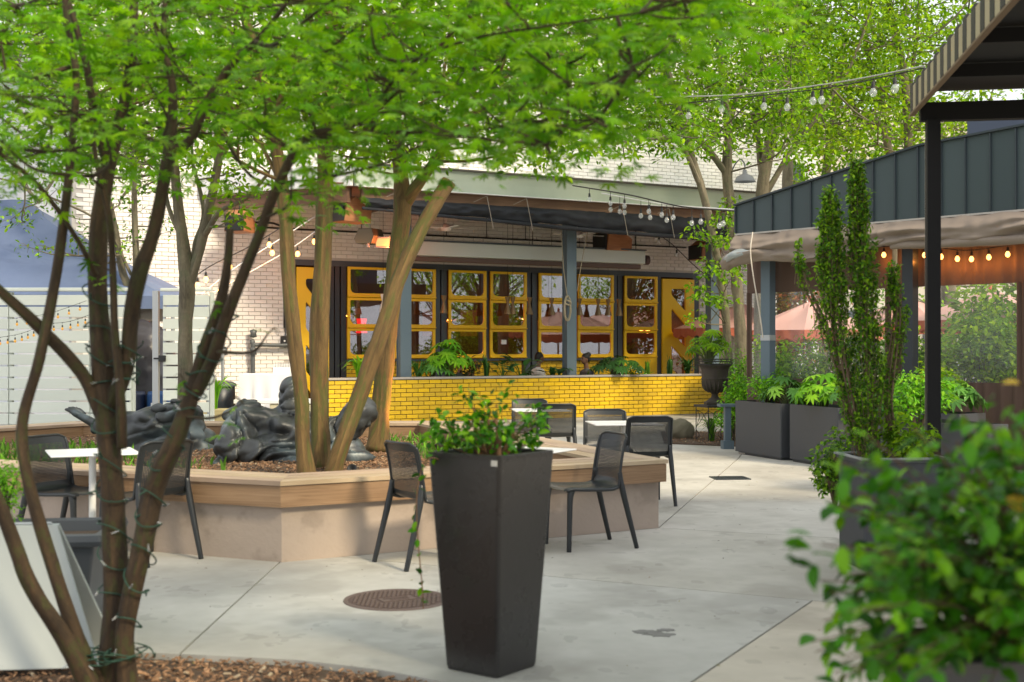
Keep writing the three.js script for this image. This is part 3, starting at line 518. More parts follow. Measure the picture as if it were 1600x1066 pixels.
{ // long pale shade box
  const o = thing('shade_cassette', 'long pale shade cassette hung in front of the upper windows', 'shade cassette', fl(0, 0, 1.25), TH);
  const pale = std({ color: rgb(0.55, 0.58, 0.54), roughness: 0.55, metalness: 0.1 });
  part('housing', rbox(5.9, 0.30, 0.2, 0.02, 4.15, 3.55, 0), pale, o); part('bottom_rail', rbox(5.8, 0.10, 0.14, 0.02, 4.1, 3.335, 0), std({ color: rgb(0.10, 0.06, 0.045), roughness: 0.6 }), o);
  part('cover_strip', rbox(5.94, 0.03, 0.24, 0.006, 4.15, 3.716, 0), M.frameGrey, o); part('end_cap', cyl(0.11, 0.11, 0.10, 0, -0.05, 0, 20).rotateZ(Math.PI / 2).translate(7.18, 3.5, 0), std({ color: rgb(0.08, 0.05, 0.05), roughness: 0.5 }), o);
  for (const s of [1.5, 4.2, 6.4, 6.9]) part('hanger_rod', bar(V(s, 3.72, 0), V(s, 4.45, 0), 0.008, 6), M.wire, o);
}
{ // conduit rail across the wall and pipes
  const o = thing('wall_conduit', 'thin dark conduit running along the brick wall under the soffit', 'conduit', fl(0, 0, 0.03), TH);
  part('pipe', tube([V(-1.0, 1.9, 0), V(-1.0, 3.9, 0), V(-0.95, 3.95, 0), V(9.2, 3.95, 0)], [0.02, 0.02, 0.02, 0.016], 8, 8), M.wire, o);
  for (let i = 0; i < 9; i++) part('drop', bar(V(0.7 + i * 1.0, 3.95, 0), V(0.7 + i * 1.0, 4.5, 0), 0.008, 6), M.wire, o);
}
// infra-red heater
{
  const o = thing('patio_heater', 'grey infrared heater with a glowing orange face under the soffit', 'heater', fl(0.42, 3.62, 1.5), TH);
  const hood = new THREE.Shape([[-0.2, 0.05], [-0.1, 0.25], [0.2, 0.25], [0.25, 0.1], [0.2, -0.05], [-0.15, -0.05]].map((p) => new THREE.Vector2(...p)));
  part('hood', extrude(hood, 0.44, 0.01).rotateY(-0.9).translate(0, 0, -0.1), std({ color: rgb(0.13, 0.14, 0.11), roughness: 0.4, metalness: 0.5 }), o);
  const face = part('glowing_panel', rbox(0.28, 0.16, 0.015, 0.005, 0.05, -0.02, 0.28, -0.5), std({ color: rgb(0.3, 0.12, 0.05), emissive: rgb(1, 0.36, 0.13), emissiveIntensity: 0.9 }), o);
  part('bezel', [rbox(0.36, 0.03, 0.05, 0.008, 0.05, 0.08, 0.275, -0.5), rbox(0.36, 0.03, 0.05, 0.008, 0.05, -0.12, 0.275, -0.5)], M.galv, o);
  part('bracket', [bar(V(-0.1, 0.2, 0), V(-0.2, 0.9, 0), 0.015), rbox(0.05, 0.3, 0.2, 0.01, -0.24, 0.02, 0.12)], M.galv, o);
  const l = new THREE.PointLight(0xff7a38, 1.0, 6); l.position.copy(fl(0.55, 3.5, 1.95)); l.castShadow = true; scene.add(l);
}
{ // wooden loudspeaker boxes
  const wood = std({ map: T.grain([0.28, 0.11, 0.045], [0.42, 0.19, 0.08], 99), roughness: 0.5 });
  const make = (p, turn, sc, label) => { const o = thing('speaker_box', label, 'speaker', p, turn, 'wooden speaker boxes under the soffit'); const sh = new THREE.Shape([[-0.28, -0.2], [0.28, -0.2], [0.3, 0.02], [-0.05, 0.24], [-0.24, 0.12]].map((q) => new THREE.Vector2(q[0] * sc, q[1] * sc))); part('cabinet', extrude(sh, 0.42 * sc, 0.01).translate(0, 0, -0.2 * sc), wood, o); part('grille', rbox(0.05, 0.30 * sc, 0.38 * sc, 0.01, -0.285 * sc, -0.04 * sc, 0.01), M.black, o); part('hanger', [bar(V(0, 0.1, 0), V(0.02, 0.75, 0), 0.012)], M.wire, o); return o; };
  make(fl(-0.42, 4.12, 2.3), TH + 0.25, 1.1, 'wooden speaker box between the two upright trunks'); make(fl(-2.2, 3.95, 0.9), TH + 0.9, 1.0, 'wooden speaker box at the open end of the soffit'); make(fl(6.35, 3.93, 1.1), TH + 0.1, 1.25, 'orange wooden speaker box above the end of the pale shade cassette'); make(fl(9.1, 3.8, 0.9), TH + 0.1, 1.1, 'wooden speaker box behind the leaves of the small tree');
}
{ // ceiling fan
  const f = (s, z, label) => { const o = thing('ceiling_fan', label, 'ceiling fan', fl(s, 4.0, z), 0.4, 'white ceiling fans'); part('motor', lathe([[0, -0.07], [0.1, -0.06], [0.12, 0], [0.07, 0.08], [0, 0.09]], 18), M.white, o); part('downrod', bar(V(0, 0.08, 0), V(0, 0.5, 0), 0.012), M.white, o); for (let k = 0; k < 4; k++) { const g = rbox(0.52, 0.012, 0.13, 0.006, 0.36, 0, 0); g.rotateX(0.12); g.rotateY(k * Math.PI / 2); part('blade', g, M.white, o); } };
  f(2.1, 1.3, 'white ceiling fan behind the leaning sawn trunk'); f(5.4, 1.2, 'white ceiling fan beside the orange speaker box');
}
{ // hourglass pendants over the terrace
  const brass = std({ color: rgb(0.20, 0.135, 0.065), roughness: 0.4, metalness: 0.45 }), whiteP = std({ color: rgb(0.75, 0.74, 0.7), roughness: 0.5 });
  const spots = [[1.05, 1], [2.45, 0], [4.0, 0], [4.13, 0], [4.55, 0], [5.12, 0], [5.85, 0], [6.35, 0], [6.62, 0], [6.92, 0], [9.85, 0]];
  const names = ['pale hourglass pendant lamp just before the first steel post', 'brass hourglass pendant lamp in front of the dark first window bay', 'brass hourglass pendant lamp, first of the pair in the second window bay', 'brass hourglass pendant lamp, second of the pair in the second window bay', 'brass hourglass pendant lamp alone at the edge of the second window bay', 'brass hourglass pendant lamp at the near edge of the third window bay', 'brass hourglass pendant lamp beside the coiled rope', 'brass hourglass pendant lamp just past the rope post', 'brass hourglass pendant lamp in the middle beyond the rope post', 'brass hourglass pendant lamp nearest the yellow glazed door', 'large brass hourglass pendant lamp by the pink umbrella'];
  spots.forEach(([s, kind], i) => {
    const y = 2.42 - (i === 10 ? 0.15 : 0), k = i === 10 ? 1.5 : 1, o = thing('pendant_lamp', names[i], 'pendant lamp', fl(s - 0.15, y, 0.75), 0, 'hourglass pendant lamps on the terrace');
    part('shade', lathe([[0.085 * k, -0.19 * k], [0.03 * k, 0.03 * k], [0.026 * k, 0.05 * k], [0.06 * k, 0.19 * k], [0.056 * k, 0.19 * k], [0.022 * k, 0.05 * k], [0.026 * k, 0.03 * k], [0.08 * k, -0.19 * k], [0.085 * k, -0.19 * k]], 20), kind ? whiteP : brass, o);
    part('cord', bar(V(0, 0.1 * k, 0), V(0, 4.5 - y, 0), 0.004, 5), M.wire, o);
  });
}
{ // lamps of the dining room
  const globe = std({ color: rgb(0.9, 0.5, 0.2), emissive: rgb(1, 0.42, 0.08), emissiveIntensity: 2.6 }), shadeM = std({ color: rgb(0.05, 0.03, 0.02), roughness: 0.5, side: THREE.DoubleSide }), redM = std({ color: rgb(0.5, 0.02, 0.02), emissive: rgb(0.9, 0.02, 0.02), emissiveIntensity: 0.8 });
  const at = [[0.95, 2.28, -1.6, 'glowing orange lamp deep behind the first window bay'], [3.25, 2.22, -1.3, 'round orange lamp in the first column of the second window bay'], [3.5, 2.2, -1.5, 'second round orange lamp in the second window bay'], [5.45, 2.25, -1.4, 'orange lamp low behind the near half of the third window bay'], [5.85, 2.22, -1.7, 'orange lamp behind the rope post in the third window bay'], [9.0, 2.0, -1.6, 'orange lantern seen through the slanted cut-out of the yellow door'], [9.25, 2.0, -1.7, 'second orange lantern seen through the slanted cut-out']];
  at.forEach(([s, y, z, label], i) => { const o = thing('room_lamp', label, 'lamp', fl(s, y, z), 0, 'glowing lamps in the dining room'); part('globe', new THREE.SphereGeometry(0.085, 18, 12), globe, o); part('shade', lathe([[0.24, -0.06], [0.2, 0.12], [0.03, 0.15]], 20), shadeM, o); part('cord', bar(V(0, 0.1, 0), V(0, 1.6, 0), 0.006, 5), M.wire, o);
    const l = new THREE.PointLight(0xff9040, 1.0, 8); l.position.copy(fl(s, y - 0.14, z)); l.castShadow = true; scene.add(l); });
  const o = thing('red_lamp', 'red glowing cone lamp behind the first window bay', 'lamp', fl(1.15, 1.98, -1.1)); part('cone', lathe([[0.13, -0.16], [0.09, 0], [0.12, 0.16], [0.02, 0.02]], 16), redM, o); part('stand', bar(V(0, -1.95, 0), V(0, -0.1, 0), 0.02), M.wire, o);
}
// ---------------------------------------------------------------- things along the white wall on the left
{
  const o = thing('gas_pipes', 'dark grey gas pipes with valves and meter on the white brick wall', 'pipes', fl(-2.2, 0, 0.15), TH), pm = std({ color: rgb(0.10, 0.115, 0.12), roughness: 0.5, metalness: 0.3 });
  part('pipe', tube([V(-1.55, 0.1, 0), V(-1.55, 1.35, 0), V(-1.5, 1.4, 0), V(-1.2, 1.35, 0), V(-0.2, 1.35, 0)], [0.045, 0.045, 0.045, 0.04, 0.04], 10, 6), pm, o); part('pipe', tube([V(0.5, 0.1, 0), V(0.5, 1.52, 0), V(0.55, 1.55, 0), V(1.3, 1.55, 0), V(1.32, 1.7, 0), V(1.32, 2.6, 0)], [0.045, 0.045, 0.045, 0.04, 0.035, 0.03], 10, 6), pm, o);
  for (const [x, y] of [[-0.25, 1.35], [-0.1, 1.42], [0.5, 1.42], [0.5, 1.78], [-1.2, 1.36]]) part('valve', lathe([[0, -0.09], [0.075, -0.07], [0.06, 0], [0.08, 0.06], [0, 0.09]], 12), pm, o, V(x, y, 0.02));
  part('meter', rbox(0.35, 0.4, 0.22, 0.06, -1.55, 1.0, 0.05), std({ color: rgb(0.2, 0.21, 0.22), roughness: 0.5 }), o); part('meter_badge', rbox(0.22, 0.12, 0.02, 0.01, -1.5, 1.05, 0.17), std({ color: rgb(0.45, 0.12, 0.09), roughness: 0.6 }), o); part('hose', tube([V(-1.2, 1.3, 0.03), V(-0.8, 1.22, 0.05), V(-0.3, 1.0, 0.05)], [0.02, 0.02, 0.02], 8, 6), std({ color: rgb(0.5, 0.4, 0.25), roughness: 0.8 }), o);
}
{ const o = thing('outlet_box', 'small black outlet box on the white brick wall', 'outlet', fl(-0.98, 1.63, 0.05), TH); part('case', rbox(0.2, 0.2, 0.09, 0.015), M.black, o); for (const x of [-0.04, 0.04]) part('socket', cyl(0.018, 0.018, 0.01, 0, 0, 0, 10).rotateX(Math.PI / 2).translate(x, 0, 0.045), M.white, o); part('conduit', bar(V(0, 0.1, -0.02), V(0, 2.2, -0.02), 0.012), M.frameGrey, o); }
{ // serving table under a white cloth
  const c = P(416, 600, 22.2); c.y = 0; const o = thing('serving_table', 'serving table draped in a white cloth by the brick wall', 'table', c, 0.05), cloth = std({ color: rgb(0.74, 0.75, 0.80), roughness: 0.9, side: THREE.DoubleSide });
  const w = 0.86, d = 0.62, h = 1.02, pos = [], idx = [], per = []; const N = 160; for (let i = 0; i <= N; i++) { const t = i / N * 4, k = Math.floor(t) % 4, f = t - Math.floor(t); per.push([[-w / 2 + w * f, d / 2], [w / 2, d / 2 - d * f], [w / 2 - w * f, -d / 2], [-w / 2, -d / 2 + d * f]][k]); }
  const len = 0.86; for (let j = 0; j <= 10; j++) for (let i = 0; i <= N; i++) { const [x, z] = per[i], v = j / 10, l = Math.hypot(x, z), wv = 0.035 * v * Math.sin(i * 0.55 + 2 * noise3(i * 0.08, 0, 1)) + 0.02 * v; pos.push(x * (1 + wv / l), h - v * len, z * (1 + wv / l)); }
  for (let j = 0; j < 10; j++) for (let i = 0; i < N; i++) { const a = j * (N + 1) + i, b = a + N + 1; idx.push(a, b, a + 1, a + 1, b, b + 1); } const g = new THREE.BufferGeometry(); g.setAttribute('position', new THREE.Float32BufferAttribute(pos, 3)); g.setIndex(idx); g.computeVertexNormals();
  part('cloth_skirt', g, cloth, o); part('cloth_top', rbox(w, 0.02, d, 0.008, 0, h, 0), cloth, o); for (const [x, z] of [[-0.36, -0.24], [0.36, -0.24], [-0.36, 0.24], [0.36, 0.24]]) part('leg', box(0.05, h - 0.02, 0.05, x, (h - 0.02) / 2, z), M.darkSteel, o);
  const k = thing('cutlery_holder', 'white holder full of upright cutlery on the serving table', 'cutlery holder', c.clone().add(V(0.28, h + 0.01, 0.0)), 0.1); part('box', [rbox(0.3, 0.17, 0.012, 0.004, 0, 0.087, -0.1), rbox(0.3, 0.11, 0.012, 0.004, 0, 0.057, 0.1), rbox(0.012, 0.15, 0.19, 0.004, -0.144, 0.077, 0), rbox(0.012, 0.15, 0.19, 0.004, 0.144, 0.077, 0), box(0.28, 0.01, 0.19, 0, 0.008, 0)], M.white, k); for (let i = 0; i < 9; i++) part('fork', bar(V(-0.11 + i * 0.028, 0.01, 0.02 * Math.sin(i * 3)), V(-0.12 + i * 0.029, 0.2, 0.03 * Math.sin(i * 5)), 0.006, 6), M.galv, k);
}
{ const c = P(345, 650, 22.6); c.y = 0; const o = thing('ash_bin', 'dark ribbed metal bin beside the gas pipes', 'bin', c); part('body', lathe([[0, 0.01], [0.24, 0.012], [0.26, 0.05], [0.245, 0.4], [0.26, 0.43], [0.25, 0.8], [0.0, 0.8]], 26), M.darkSteel, o); part('lid', lathe([[0.27, 0.79], [0.275, 0.84], [0.2, 0.88], [0, 0.9]], 26), M.frameGrey, o); }
{ const c = P(440, 650, 20.6); c.y = 0; const o = thing('white_bench', 'plain white bench in front of the draped serving table', 'bench', c, 0.04); part('seat', rbox(1.5, 0.07, 0.4, 0.015, 0, 0.61, 0), M.white, o); for (const x of [-0.55, -0.1, 0.5]) part('leg', rbox(0.14, 0.57, 0.34, 0.01, x, 0.286, 0), std({ color: rgb(0.5, 0.46, 0.33), roughness: 0.8 }), o); }
{ const c = P(336, 650, 20.3); c.y = 0; const o = thing('wood_planter', 'small pale wooden planter with a spiky plant at the fence end', 'planter', c); part('box', [rbox(0.42, 0.5, 0.4, 0.015, 0, 0.25, 0)], std({ map: T.grain([0.36, 0.31, 0.15], [0.5, 0.43, 0.24], 7), roughness: 0.8 }), o); straps(o, V(0, 0.5, 0), 0.55, 22, L.fresh, 61); }

// strap-leaved tufts: each leaf its own mesh
function straps(parent, at, h, n, set, seed, width = 0.022, lean = 0.7) {
  const r = rng(seed), shapes = [0, 1, 2].map((k) => { const out = [], ln = lean * (0.5 + 0.4 * k), pos = [], idx = []; for (let i = 0; i <= 7; i++) { const t = i / 7, w = width / h * (0.5 + 1.6 * t) * (1 - t) * 1.6 + 0.002, y = Math.sin(t * (1.2 + 0.5 * k)) / Math.sin(Math.min(1.57, 1.2 + 0.5 * k)) * (1 - 0.12 * k * t), x = ln * t * t; pos.push(-w, y, x, w, y, x, 0, y - 0.006, x + 0.012); } for (let i = 0; i < 7; i++) { const a = i * 3, b = a + 3; idx.push(a, a + 2, b, a + 2, b + 2, b, a + 2, a + 1, b + 2, a + 1, b + 1, b + 2); } const g = new THREE.BufferGeometry(); g.setAttribute('position', new THREE.Float32BufferAttribute(pos, 3)); g.setIndex(idx); g.computeVertexNormals(); return g; });
  for (let i = 0; i < n; i++) { const m = part('leaf', shapes[i % 3], set.mats[Math.floor(r() * set.mats.length)], parent, at.clone().add(V((r() - 0.5) * 0.07, -0.01, (r() - 0.5) * 0.07))), s = h * (0.6 + 0.5 * r()); m.scale.set(s, s, s); m.rotation.y = r() * 6.28; }
}
// palmate plants: stems and hand-shaped leaves
function palmPlant(name, label, category, base, h, n, size, set, geo, seed, spread = 0.5, group) {
  const o = thing(name, label, category, base, 0, group), r = rng(seed), stems = [];
  for (let i = 0; i < n; i++) {
    const a = r() * 6.28, f = Math.pow(r(), 0.7), y = h * (0.25 + 0.75 * (1 - f * 0.75) * (0.6 + 0.4 * r())), q = spread * (0.25 + 0.75 * f), tip = V(Math.cos(a) * q, y, Math.sin(a) * q);
    stems.push(tube([V(Math.cos(a) * 0.03, 0, Math.sin(a) * 0.03), V(tip.x * 0.35, y * 0.65, tip.z * 0.35), tip], [0.008, 0.006, 0.004], 5, 3));
    const m = part('leaf', geo, set.mats[Math.floor(r() * set.mats.length)], o, tip), s = size * (0.6 + 0.6 * r()); m.scale.set(s, s, s); m.rotation.order = 'YXZ'; m.rotation.set(0.25 + 0.5 * f + 0.3 * (r() - 0.5), Math.PI / 2 - a + 0.4 * (r() - 0.5), 0.5 * (r() - 0.5));
  }
  part('stems', stems, std({ color: rgb(0.11, 0.14, 0.05), roughness: 0.8 }), o); return o;
}
function shrub(name, label, category, base, rx, ry, rz, n, size, set, seed, opt = {}) {
  const o = thing(name, label, category, base, 0, opt.group), r = rng(seed), list = [], stems = [];
  const lumps = opt.lumps || 9; for (let k = 0; k < lumps; k++) { const a = r() * 6.28, q = Math.sqrt(r()) * 0.62, y = ry * (0.6 + 1.1 * r() * (1 - q * 0.5)), c = V(base.x + Math.cos(a) * q * rx, base.y + y, base.z + Math.sin(a) * q * rz), s = 0.38 + 0.25 * r(); clump(list, c, rx * s, ry * s, rz * s, Math.round(n / lumps), size, r, opt.tilt || 0.9, 0.9); stems.push(tube([V(0, 0, 0), V((c.x - base.x) * 0.5, y * 0.6, (c.z - base.z) * 0.5), c.clone().sub(base)], [opt.stem || 0.012, 0.009, 0.004], 5, 4, 0.1, k)); }
  foliage(o, 'foliage', opt.geo || G.oval, set, list, opt.keep || 0, seed + 1); part('stems', stems, std({ color: rgb(0.10, 0.075, 0.04), roughness: 0.9 }), o); return o;
}
{ // planting in the trough of the yellow wall
  const at = (s, z = 1.93) => fl(s, 0.79, z);
  let o = thing('fern_tuft', 'bright green strap-leaved fern behind the leaning trunk', 'plant', at(-0.1)); straps(o, V(0, 0, 0), 0.55, 34, L.fresh, 71, 0.03, 0.6);
  o = thing('strap_plant', 'pale striped strap-leaved plant at the foot of the first steel post', 'plant', at(1.18)); straps(o, V(0, 0, 0), 0.5, 40, L.fatsia, 73, 0.016, 0.9);
  palmPlant('fatsia_plant', 'tall fatsia with large bright hand-shaped leaves beside the first steel post', 'plant', at(1.85), 0.95, 34, 0.46, L.fresh, G.fatsia, 75, 0.5);
  palmPlant('dark_fatsia_plant', 'darker fatsia low beside the bright tall one', 'plant', at(1.5), 0.5, 18, 0.4, L.fatsia, G.fatsia, 77, 0.42);
  shrub('red_foliage_plant', 'small plant with dull pink leaves next to the fatsia', 'plant', at(2.35), 0.2, 0.3, 0.18, 120, 0.1, leafColors([[0.25, 0.09, 0.07], [0.16, 0.10, 0.05], [0.06, 0.10, 0.04]]), 79);
  [[3.1, 'dark leafy arum under the first person', 0.45, 9], [3.55, 'dark broad-leaved arum in the middle of the trough', 0.5, 10], [4.45, 'dark low broad-leaved arum just before the rope post', 0.26, 8]].forEach(([s, label, h, n], i) => { const p = thing('broad_leaf_plant', label, 'plant', at(s), 0, 'dark arums in the yellow trough'), r = rng(80 + i); for (let k = 0; k < n; k++) { const a = r() * 6.28, q = 0.08 + 0.2 * r(), y = h * (0.4 + 0.6 * r()); part('stem', tube([V(0, 0, 0), V(Math.cos(a) * q * 0.4, y * 0.6, Math.sin(a) * q * 0.4), V(Math.cos(a) * q, y, Math.sin(a) * q)], [0.008, 0.007, 0.005], 5, 3), L.deep.mats[1], p); const m = part('leaf', G.ovalBig, L.deep.mats[k % 3], p, V(Math.cos(a) * q, y, Math.sin(a) * q)), sc = 0.2 + 0.14 * r(); m.scale.set(sc, sc, sc); m.rotation.order = 'YXZ'; m.rotation.set(-0.9 + 0.9 * r(), Math.PI / 2 - a, 0.3 * (r() - 0.5)); } });
  o = thing('upright_strap_plant', 'dark upright strap leaves in front of the second window bay', 'plant', at(2.72)); straps(o, V(0, 0, 0), 0.55, 16, L.deep, 85, 0.035, 0.25);
  o = thing('low_strap_plant', 'low dark tuft just before the rope post', 'plant', at(4.3)); straps(o, V(0, 0, 0), 0.32, 34, L.deep, 86, 0.018, 0.9);
  palmPlant('split_leaf_plant', 'big arching plant with glossy split leaves right of the rope post', 'plant', at(5.95), 0.62, 46, 0.34, L.deep, G.fatsia, 87, 0.6);
  palmPlant('small_split_leaf_plant', 'smaller glossy split-leaf plant beside the person in white', 'plant', at(3.72), 0.2, 14, 0.26, L.deep, G.fatsia, 88, 0.3);
  o = thing('snake_plant', 'snake plant with upright leaves in front of the glazed yellow door', 'plant', at(6.75)); straps(o, V(0, 0, 0), 0.46, 14, L.grass, 89, 0.032, 0.12);
  o = thing('dark_snake_plant', 'dark upright tuft before the yellow slab door', 'plant', at(7.35)); straps(o, V(0, 0, 0), 0.52, 16, L.deep, 90, 0.034, 0.15);
  o = thing('arching_tuft', 'dark arching tuft at the foot of the yellow slab door', 'plant', at(7.85)); straps(o, V(0, 0, 0), 0.5, 50, L.deep, 91, 0.022, 0.9);
  shrub('trough_groundcover', 'low green groundcover along the yellow trough', 'plant', at(6.2), 0.5, 0.12, 0.18, 300, 0.07, L.holly, 93);
}
// string-light maker: cable, hangers, sockets and bulbs
const bulbOff = phys({ color: rgb(0.9, 0.92, 0.93), transmission: 0.8, thickness: 0, roughness: 0.12 }), bulbOn = std({ color: rgb(0.9, 0.55, 0.2), emissive: rgb(1, 0.45, 0.10), emissiveIntensity: 3.2 });
const bulbG = lathe([[0, -0.075], [0.018, -0.07], [0.032, -0.045], [0.03, -0.025], [0.015, 0], [0.013, 0.005]], 14), sockG = lathe([[0, 0.055], [0.014, 0.05], [0.018, 0.0], [0.013, -0.004]], 10);
function lights(label, pts, at, lit, opt = {}) {
  const o = thing('string_lights', label, 'string lights', pts[0], 0), loc = pts.map((p) => p.clone().sub(pts[0])), c = new THREE.CatmullRomCurve3(loc.length > 2 ? loc : [loc[0], loc[0].clone().lerp(loc[1], 0.5).add(V(0, -(opt.sag || 0.1), 0)), loc[1]]);
  const cp = c.getPoints(16); part('cable', tube(cp, cp.map(() => opt.r || 0.008), 5, 2), opt.mat || M.wire, o);
  at.forEach((t, i) => { const p = c.getPoint(t), drop = opt.drop || 0.07; const b = part('bulb', bulbG, lit ? bulbOn : bulbOff, o, p.clone().add(V(0, -drop - 0.055, 0))); b.scale.setScalar(opt.k || 1); part('socket', [sockG.clone().scale(opt.k || 1, opt.k || 1, opt.k || 1), bar(V(0, 0.05, 0), V(0, drop + 0.055, 0), 0.005, 5)], M.wire, o, p.clone().add(V(0, -drop - 0.05, 0)));
    if (lit && i % (opt.every || 1) === 0) { const l = new THREE.PointLight(0xff9a40, opt.power || 0.25, 4); l.position.copy(p).add(pts[0]).add(V(0, -drop - 0.17, 0)); l.castShadow = true; scene.add(l); } });
  return o;
}
{
  const wh = std({ color: rgb(0.7, 0.7, 0.7), roughness: 0.6 });
  lights('black string of clear bulbs along the patio fascia to the pavilion', [P(895, 290, 22.5), P(985, 305, 21), P(1060, 322, 20), P(1150, 330, 18.2)], [0.1, 0.22, 0.3, 0.46, 0.55, 0.63, 0.8, 0.93], false, { r: 0.012, drop: 0.1, k: 1.2 });
  lights('pale twin string of clear bulbs just under the black one', [P(940, 302, 22), P(1030, 318, 21), P(1150, 328, 18.5)], [0.08, 0.16, 0.2, 0.34, 0.42, 0.55, 0.72, 0.9], false, { r: 0.01, mat: wh, drop: 0.16, k: 1.2 });
  lights('upper pale string of lit bulbs from the soffit to the left trees', [P(505, 330, 24.6), P(440, 372, 23.6), P(365, 420, 22.5), P(315, 460, 21.5)], [0.4, 0.6, 0.78], true, { r: 0.012, mat: wh, drop: 0.06, k: 1.4, power: 0.3 });
  lights('middle string of lit bulbs from the soffit to the left trees', [P(445, 352, 23.8), P(390, 385, 23), P(330, 415, 22), P(300, 435, 21.4)], [0.15, 0.5, 0.75, 0.9], true, { r: 0.01, drop: 0.08, k: 1.4, power: 0.3 });
  lights('lower string of bulbs from the soffit past the upright trunks', [P(508, 350, 24.6), P(460, 385, 24.2), P(400, 420, 23.4), P(310, 470, 21.5)], [0.12, 0.3, 0.88], true, { r: 0.012, mat: wh, drop: 0.08, k: 1.4, power: 0.3 });
  lights('thin black string of small bulbs swagged on the white wall by the yellow door', [P(1022, 362, 28.4), P(1048, 380, 28.6), P(1085, 415, 28.8), P(1115, 440, 28.6)], [0.1, 0.42, 0.75], false, { r: 0.01, drop: 0.05, k: 1.3 });
  lights('short black swag of bulbs above the orange speaker box', [P(1022, 361, 28.4), P(1045, 370, 28.4), P(1075, 363, 28.6)], [0.05, 0.9], false, { r: 0.01, drop: 0.05, k: 1.3 });
}
// barn lamp on the upper wall
{ const o = thing('barn_lamp', 'grey gooseneck barn lamp on the upper white wall', 'wall lamp', fl(10.6, 5.75, 0.0), TH); part('shade', lathe([[0.27, -0.16], [0.2, -0.03], [0.06, 0.04], [0.05, 0.14], [0, 0.15], [0.04, 0.02], [0.19, -0.06], [0.265, -0.16]], 22), std({ color: rgb(0.16, 0.17, 0.18), roughness: 0.5, side: THREE.DoubleSide }), o, V(0, 0, 0.55)); part('gooseneck', tube([V(0, 0.0, 0), V(0, 0.25, 0.1), V(0, 0.42, 0.35), V(0, 0.3, 0.54), V(0, 0.14, 0.55)], [0.016, 0.016, 0.016, 0.016, 0.016], 8, 5), M.frameGrey, o); }
// ---------------------------------------------------------------- pale slat fence with gate, storage and tent behind it
{
  const D = 18, slat = [0, 1, 2].map((i) => std({ color: rgb(0.60 - 0.02 * i, 0.64 - 0.02 * i, 0.585 - 0.02 * i), roughness: 0.6, bumpMap: T.fine, bumpScale: 0.0006 }));
  const run = (o, a, b) => { for (let k = 0; k < 13; k++) part('slat', rbox(b - a - 0.012, 0.146, 0.022, 0.004, (a + b) / 2, 0.12 + k * 0.1705, 0.004 * ((k * 7) % 3)), slat[(k * 5 + Math.round(-b * 10)) % 3], o); };
  const o = thing('slat_fence', 'pale grey horizontal slat fence below the blue tent', 'fence', V(0, 0, -D));
  for (const [a, b] of [[-9.6, -7.2], [-7.2, -6.04], [-6.04, -5.44]]) run(o, a, b);
  for (const x of [-9.6, -7.2, -6.04, -5.45]) part('post', box(0.07, 2.28, 0.07, x, 1.14, -0.06), slat[1], o); part('cap_rail', rbox(4.2, 0.05, 0.12, 0.01, -7.53, 2.318, -0.03), slat[0], o);
  const g = thing('slat_gate', 'narrow pale slat gate with a black latch and galvanized post', 'gate', V(0, 0, -D)); run(g, -5.0, -4.33);
  part('post', box(0.085, 2.3, 0.08, -5.105, 1.15, -0.03), M.galv, g); part('gate_frame', [box(0.04, 2.2, 0.03, -4.985, 1.12, -0.035), box(0.04, 2.2, 0.03, -4.35, 1.12, -0.035)], M.galv, g); part('latch', [rbox(0.1, 0.09, 0.05, 0.01, -5.0, 1.33, 0.03), bar(V(-5.12, 1.33, 0.03), V(-4.95, 1.33, 0.05), 0.012)], M.black, g); part('end_post', box(0.06, 2.28, 0.06, -4.31, 1.14, -0.06), slat[1], g); part('cap_rail', rbox(0.72, 0.045, 0.1, 0.01, -4.67, 2.315, -0.02), slat[0], g);
  // behind the gap
  const s = thing('covered_stack', 'stack of goods under dark wrinkled plastic behind the fence gap', 'covered stack', V(-5.6, 0, -19.2)); const f = blend([blob([0, 0.95, 0], [0.5, 0.95, 0.4]), blob([0.1, 0.5, 0.05], [0.6, 0.6, 0.45])], 0.2);
  part('cover', surface((x, y, z) => f(x, y, z) + 0.05 * fbm3(x * 5, y * 5, z * 5, 3), [-0.8, -0.05, -0.6], [0.85, 2.0, 0.65], 0.04), std({ color: rgb(0.045, 0.04, 0.045), roughness: 0.35 }), s);
  const c = thing('carton_stack', 'cartons and frames piled above the dark plastic behind the fence gap', 'cartons', V(-5.72, 1.9, -19.6)); part('carton', rbox(0.5, 0.25, 0.4, 0.01, 0, 0.12, 0), std({ color: rgb(0.3, 0.26, 0.22), roughness: 0.9 }), c); part('carton', rbox(0.4, 0.2, 0.35, 0.01, 0.05, 0.35, 0), std({ color: rgb(0.12, 0.1, 0.1), roughness: 0.9 }), c);
  for (const [x, label, col] of [[-5.56, 'dark blue drum behind the fence gap', [0.02, 0.03, 0.07]], [-5.2, 'bright blue drum with a white sticker behind the fence gap', [0.03, 0.10, 0.28]]]) { const b = thing('plastic_drum', label, 'drum', V(x, 0, -18.5)); part('body', lathe([[0, 0.01], [0.16, 0.015], [0.175, 0.05], [0.17, 0.3], [0.18, 0.32], [0.17, 0.34], [0.17, 0.78], [0.15, 0.84], [0, 0.85]], 22), std({ color: rgb(...col), roughness: 0.4 }), b); if (x > -5.3) part('sticker', rbox(0.09, 0.12, 0.004, 0.001, -0.02, 0.62, 0.176), M.white, b); }
}
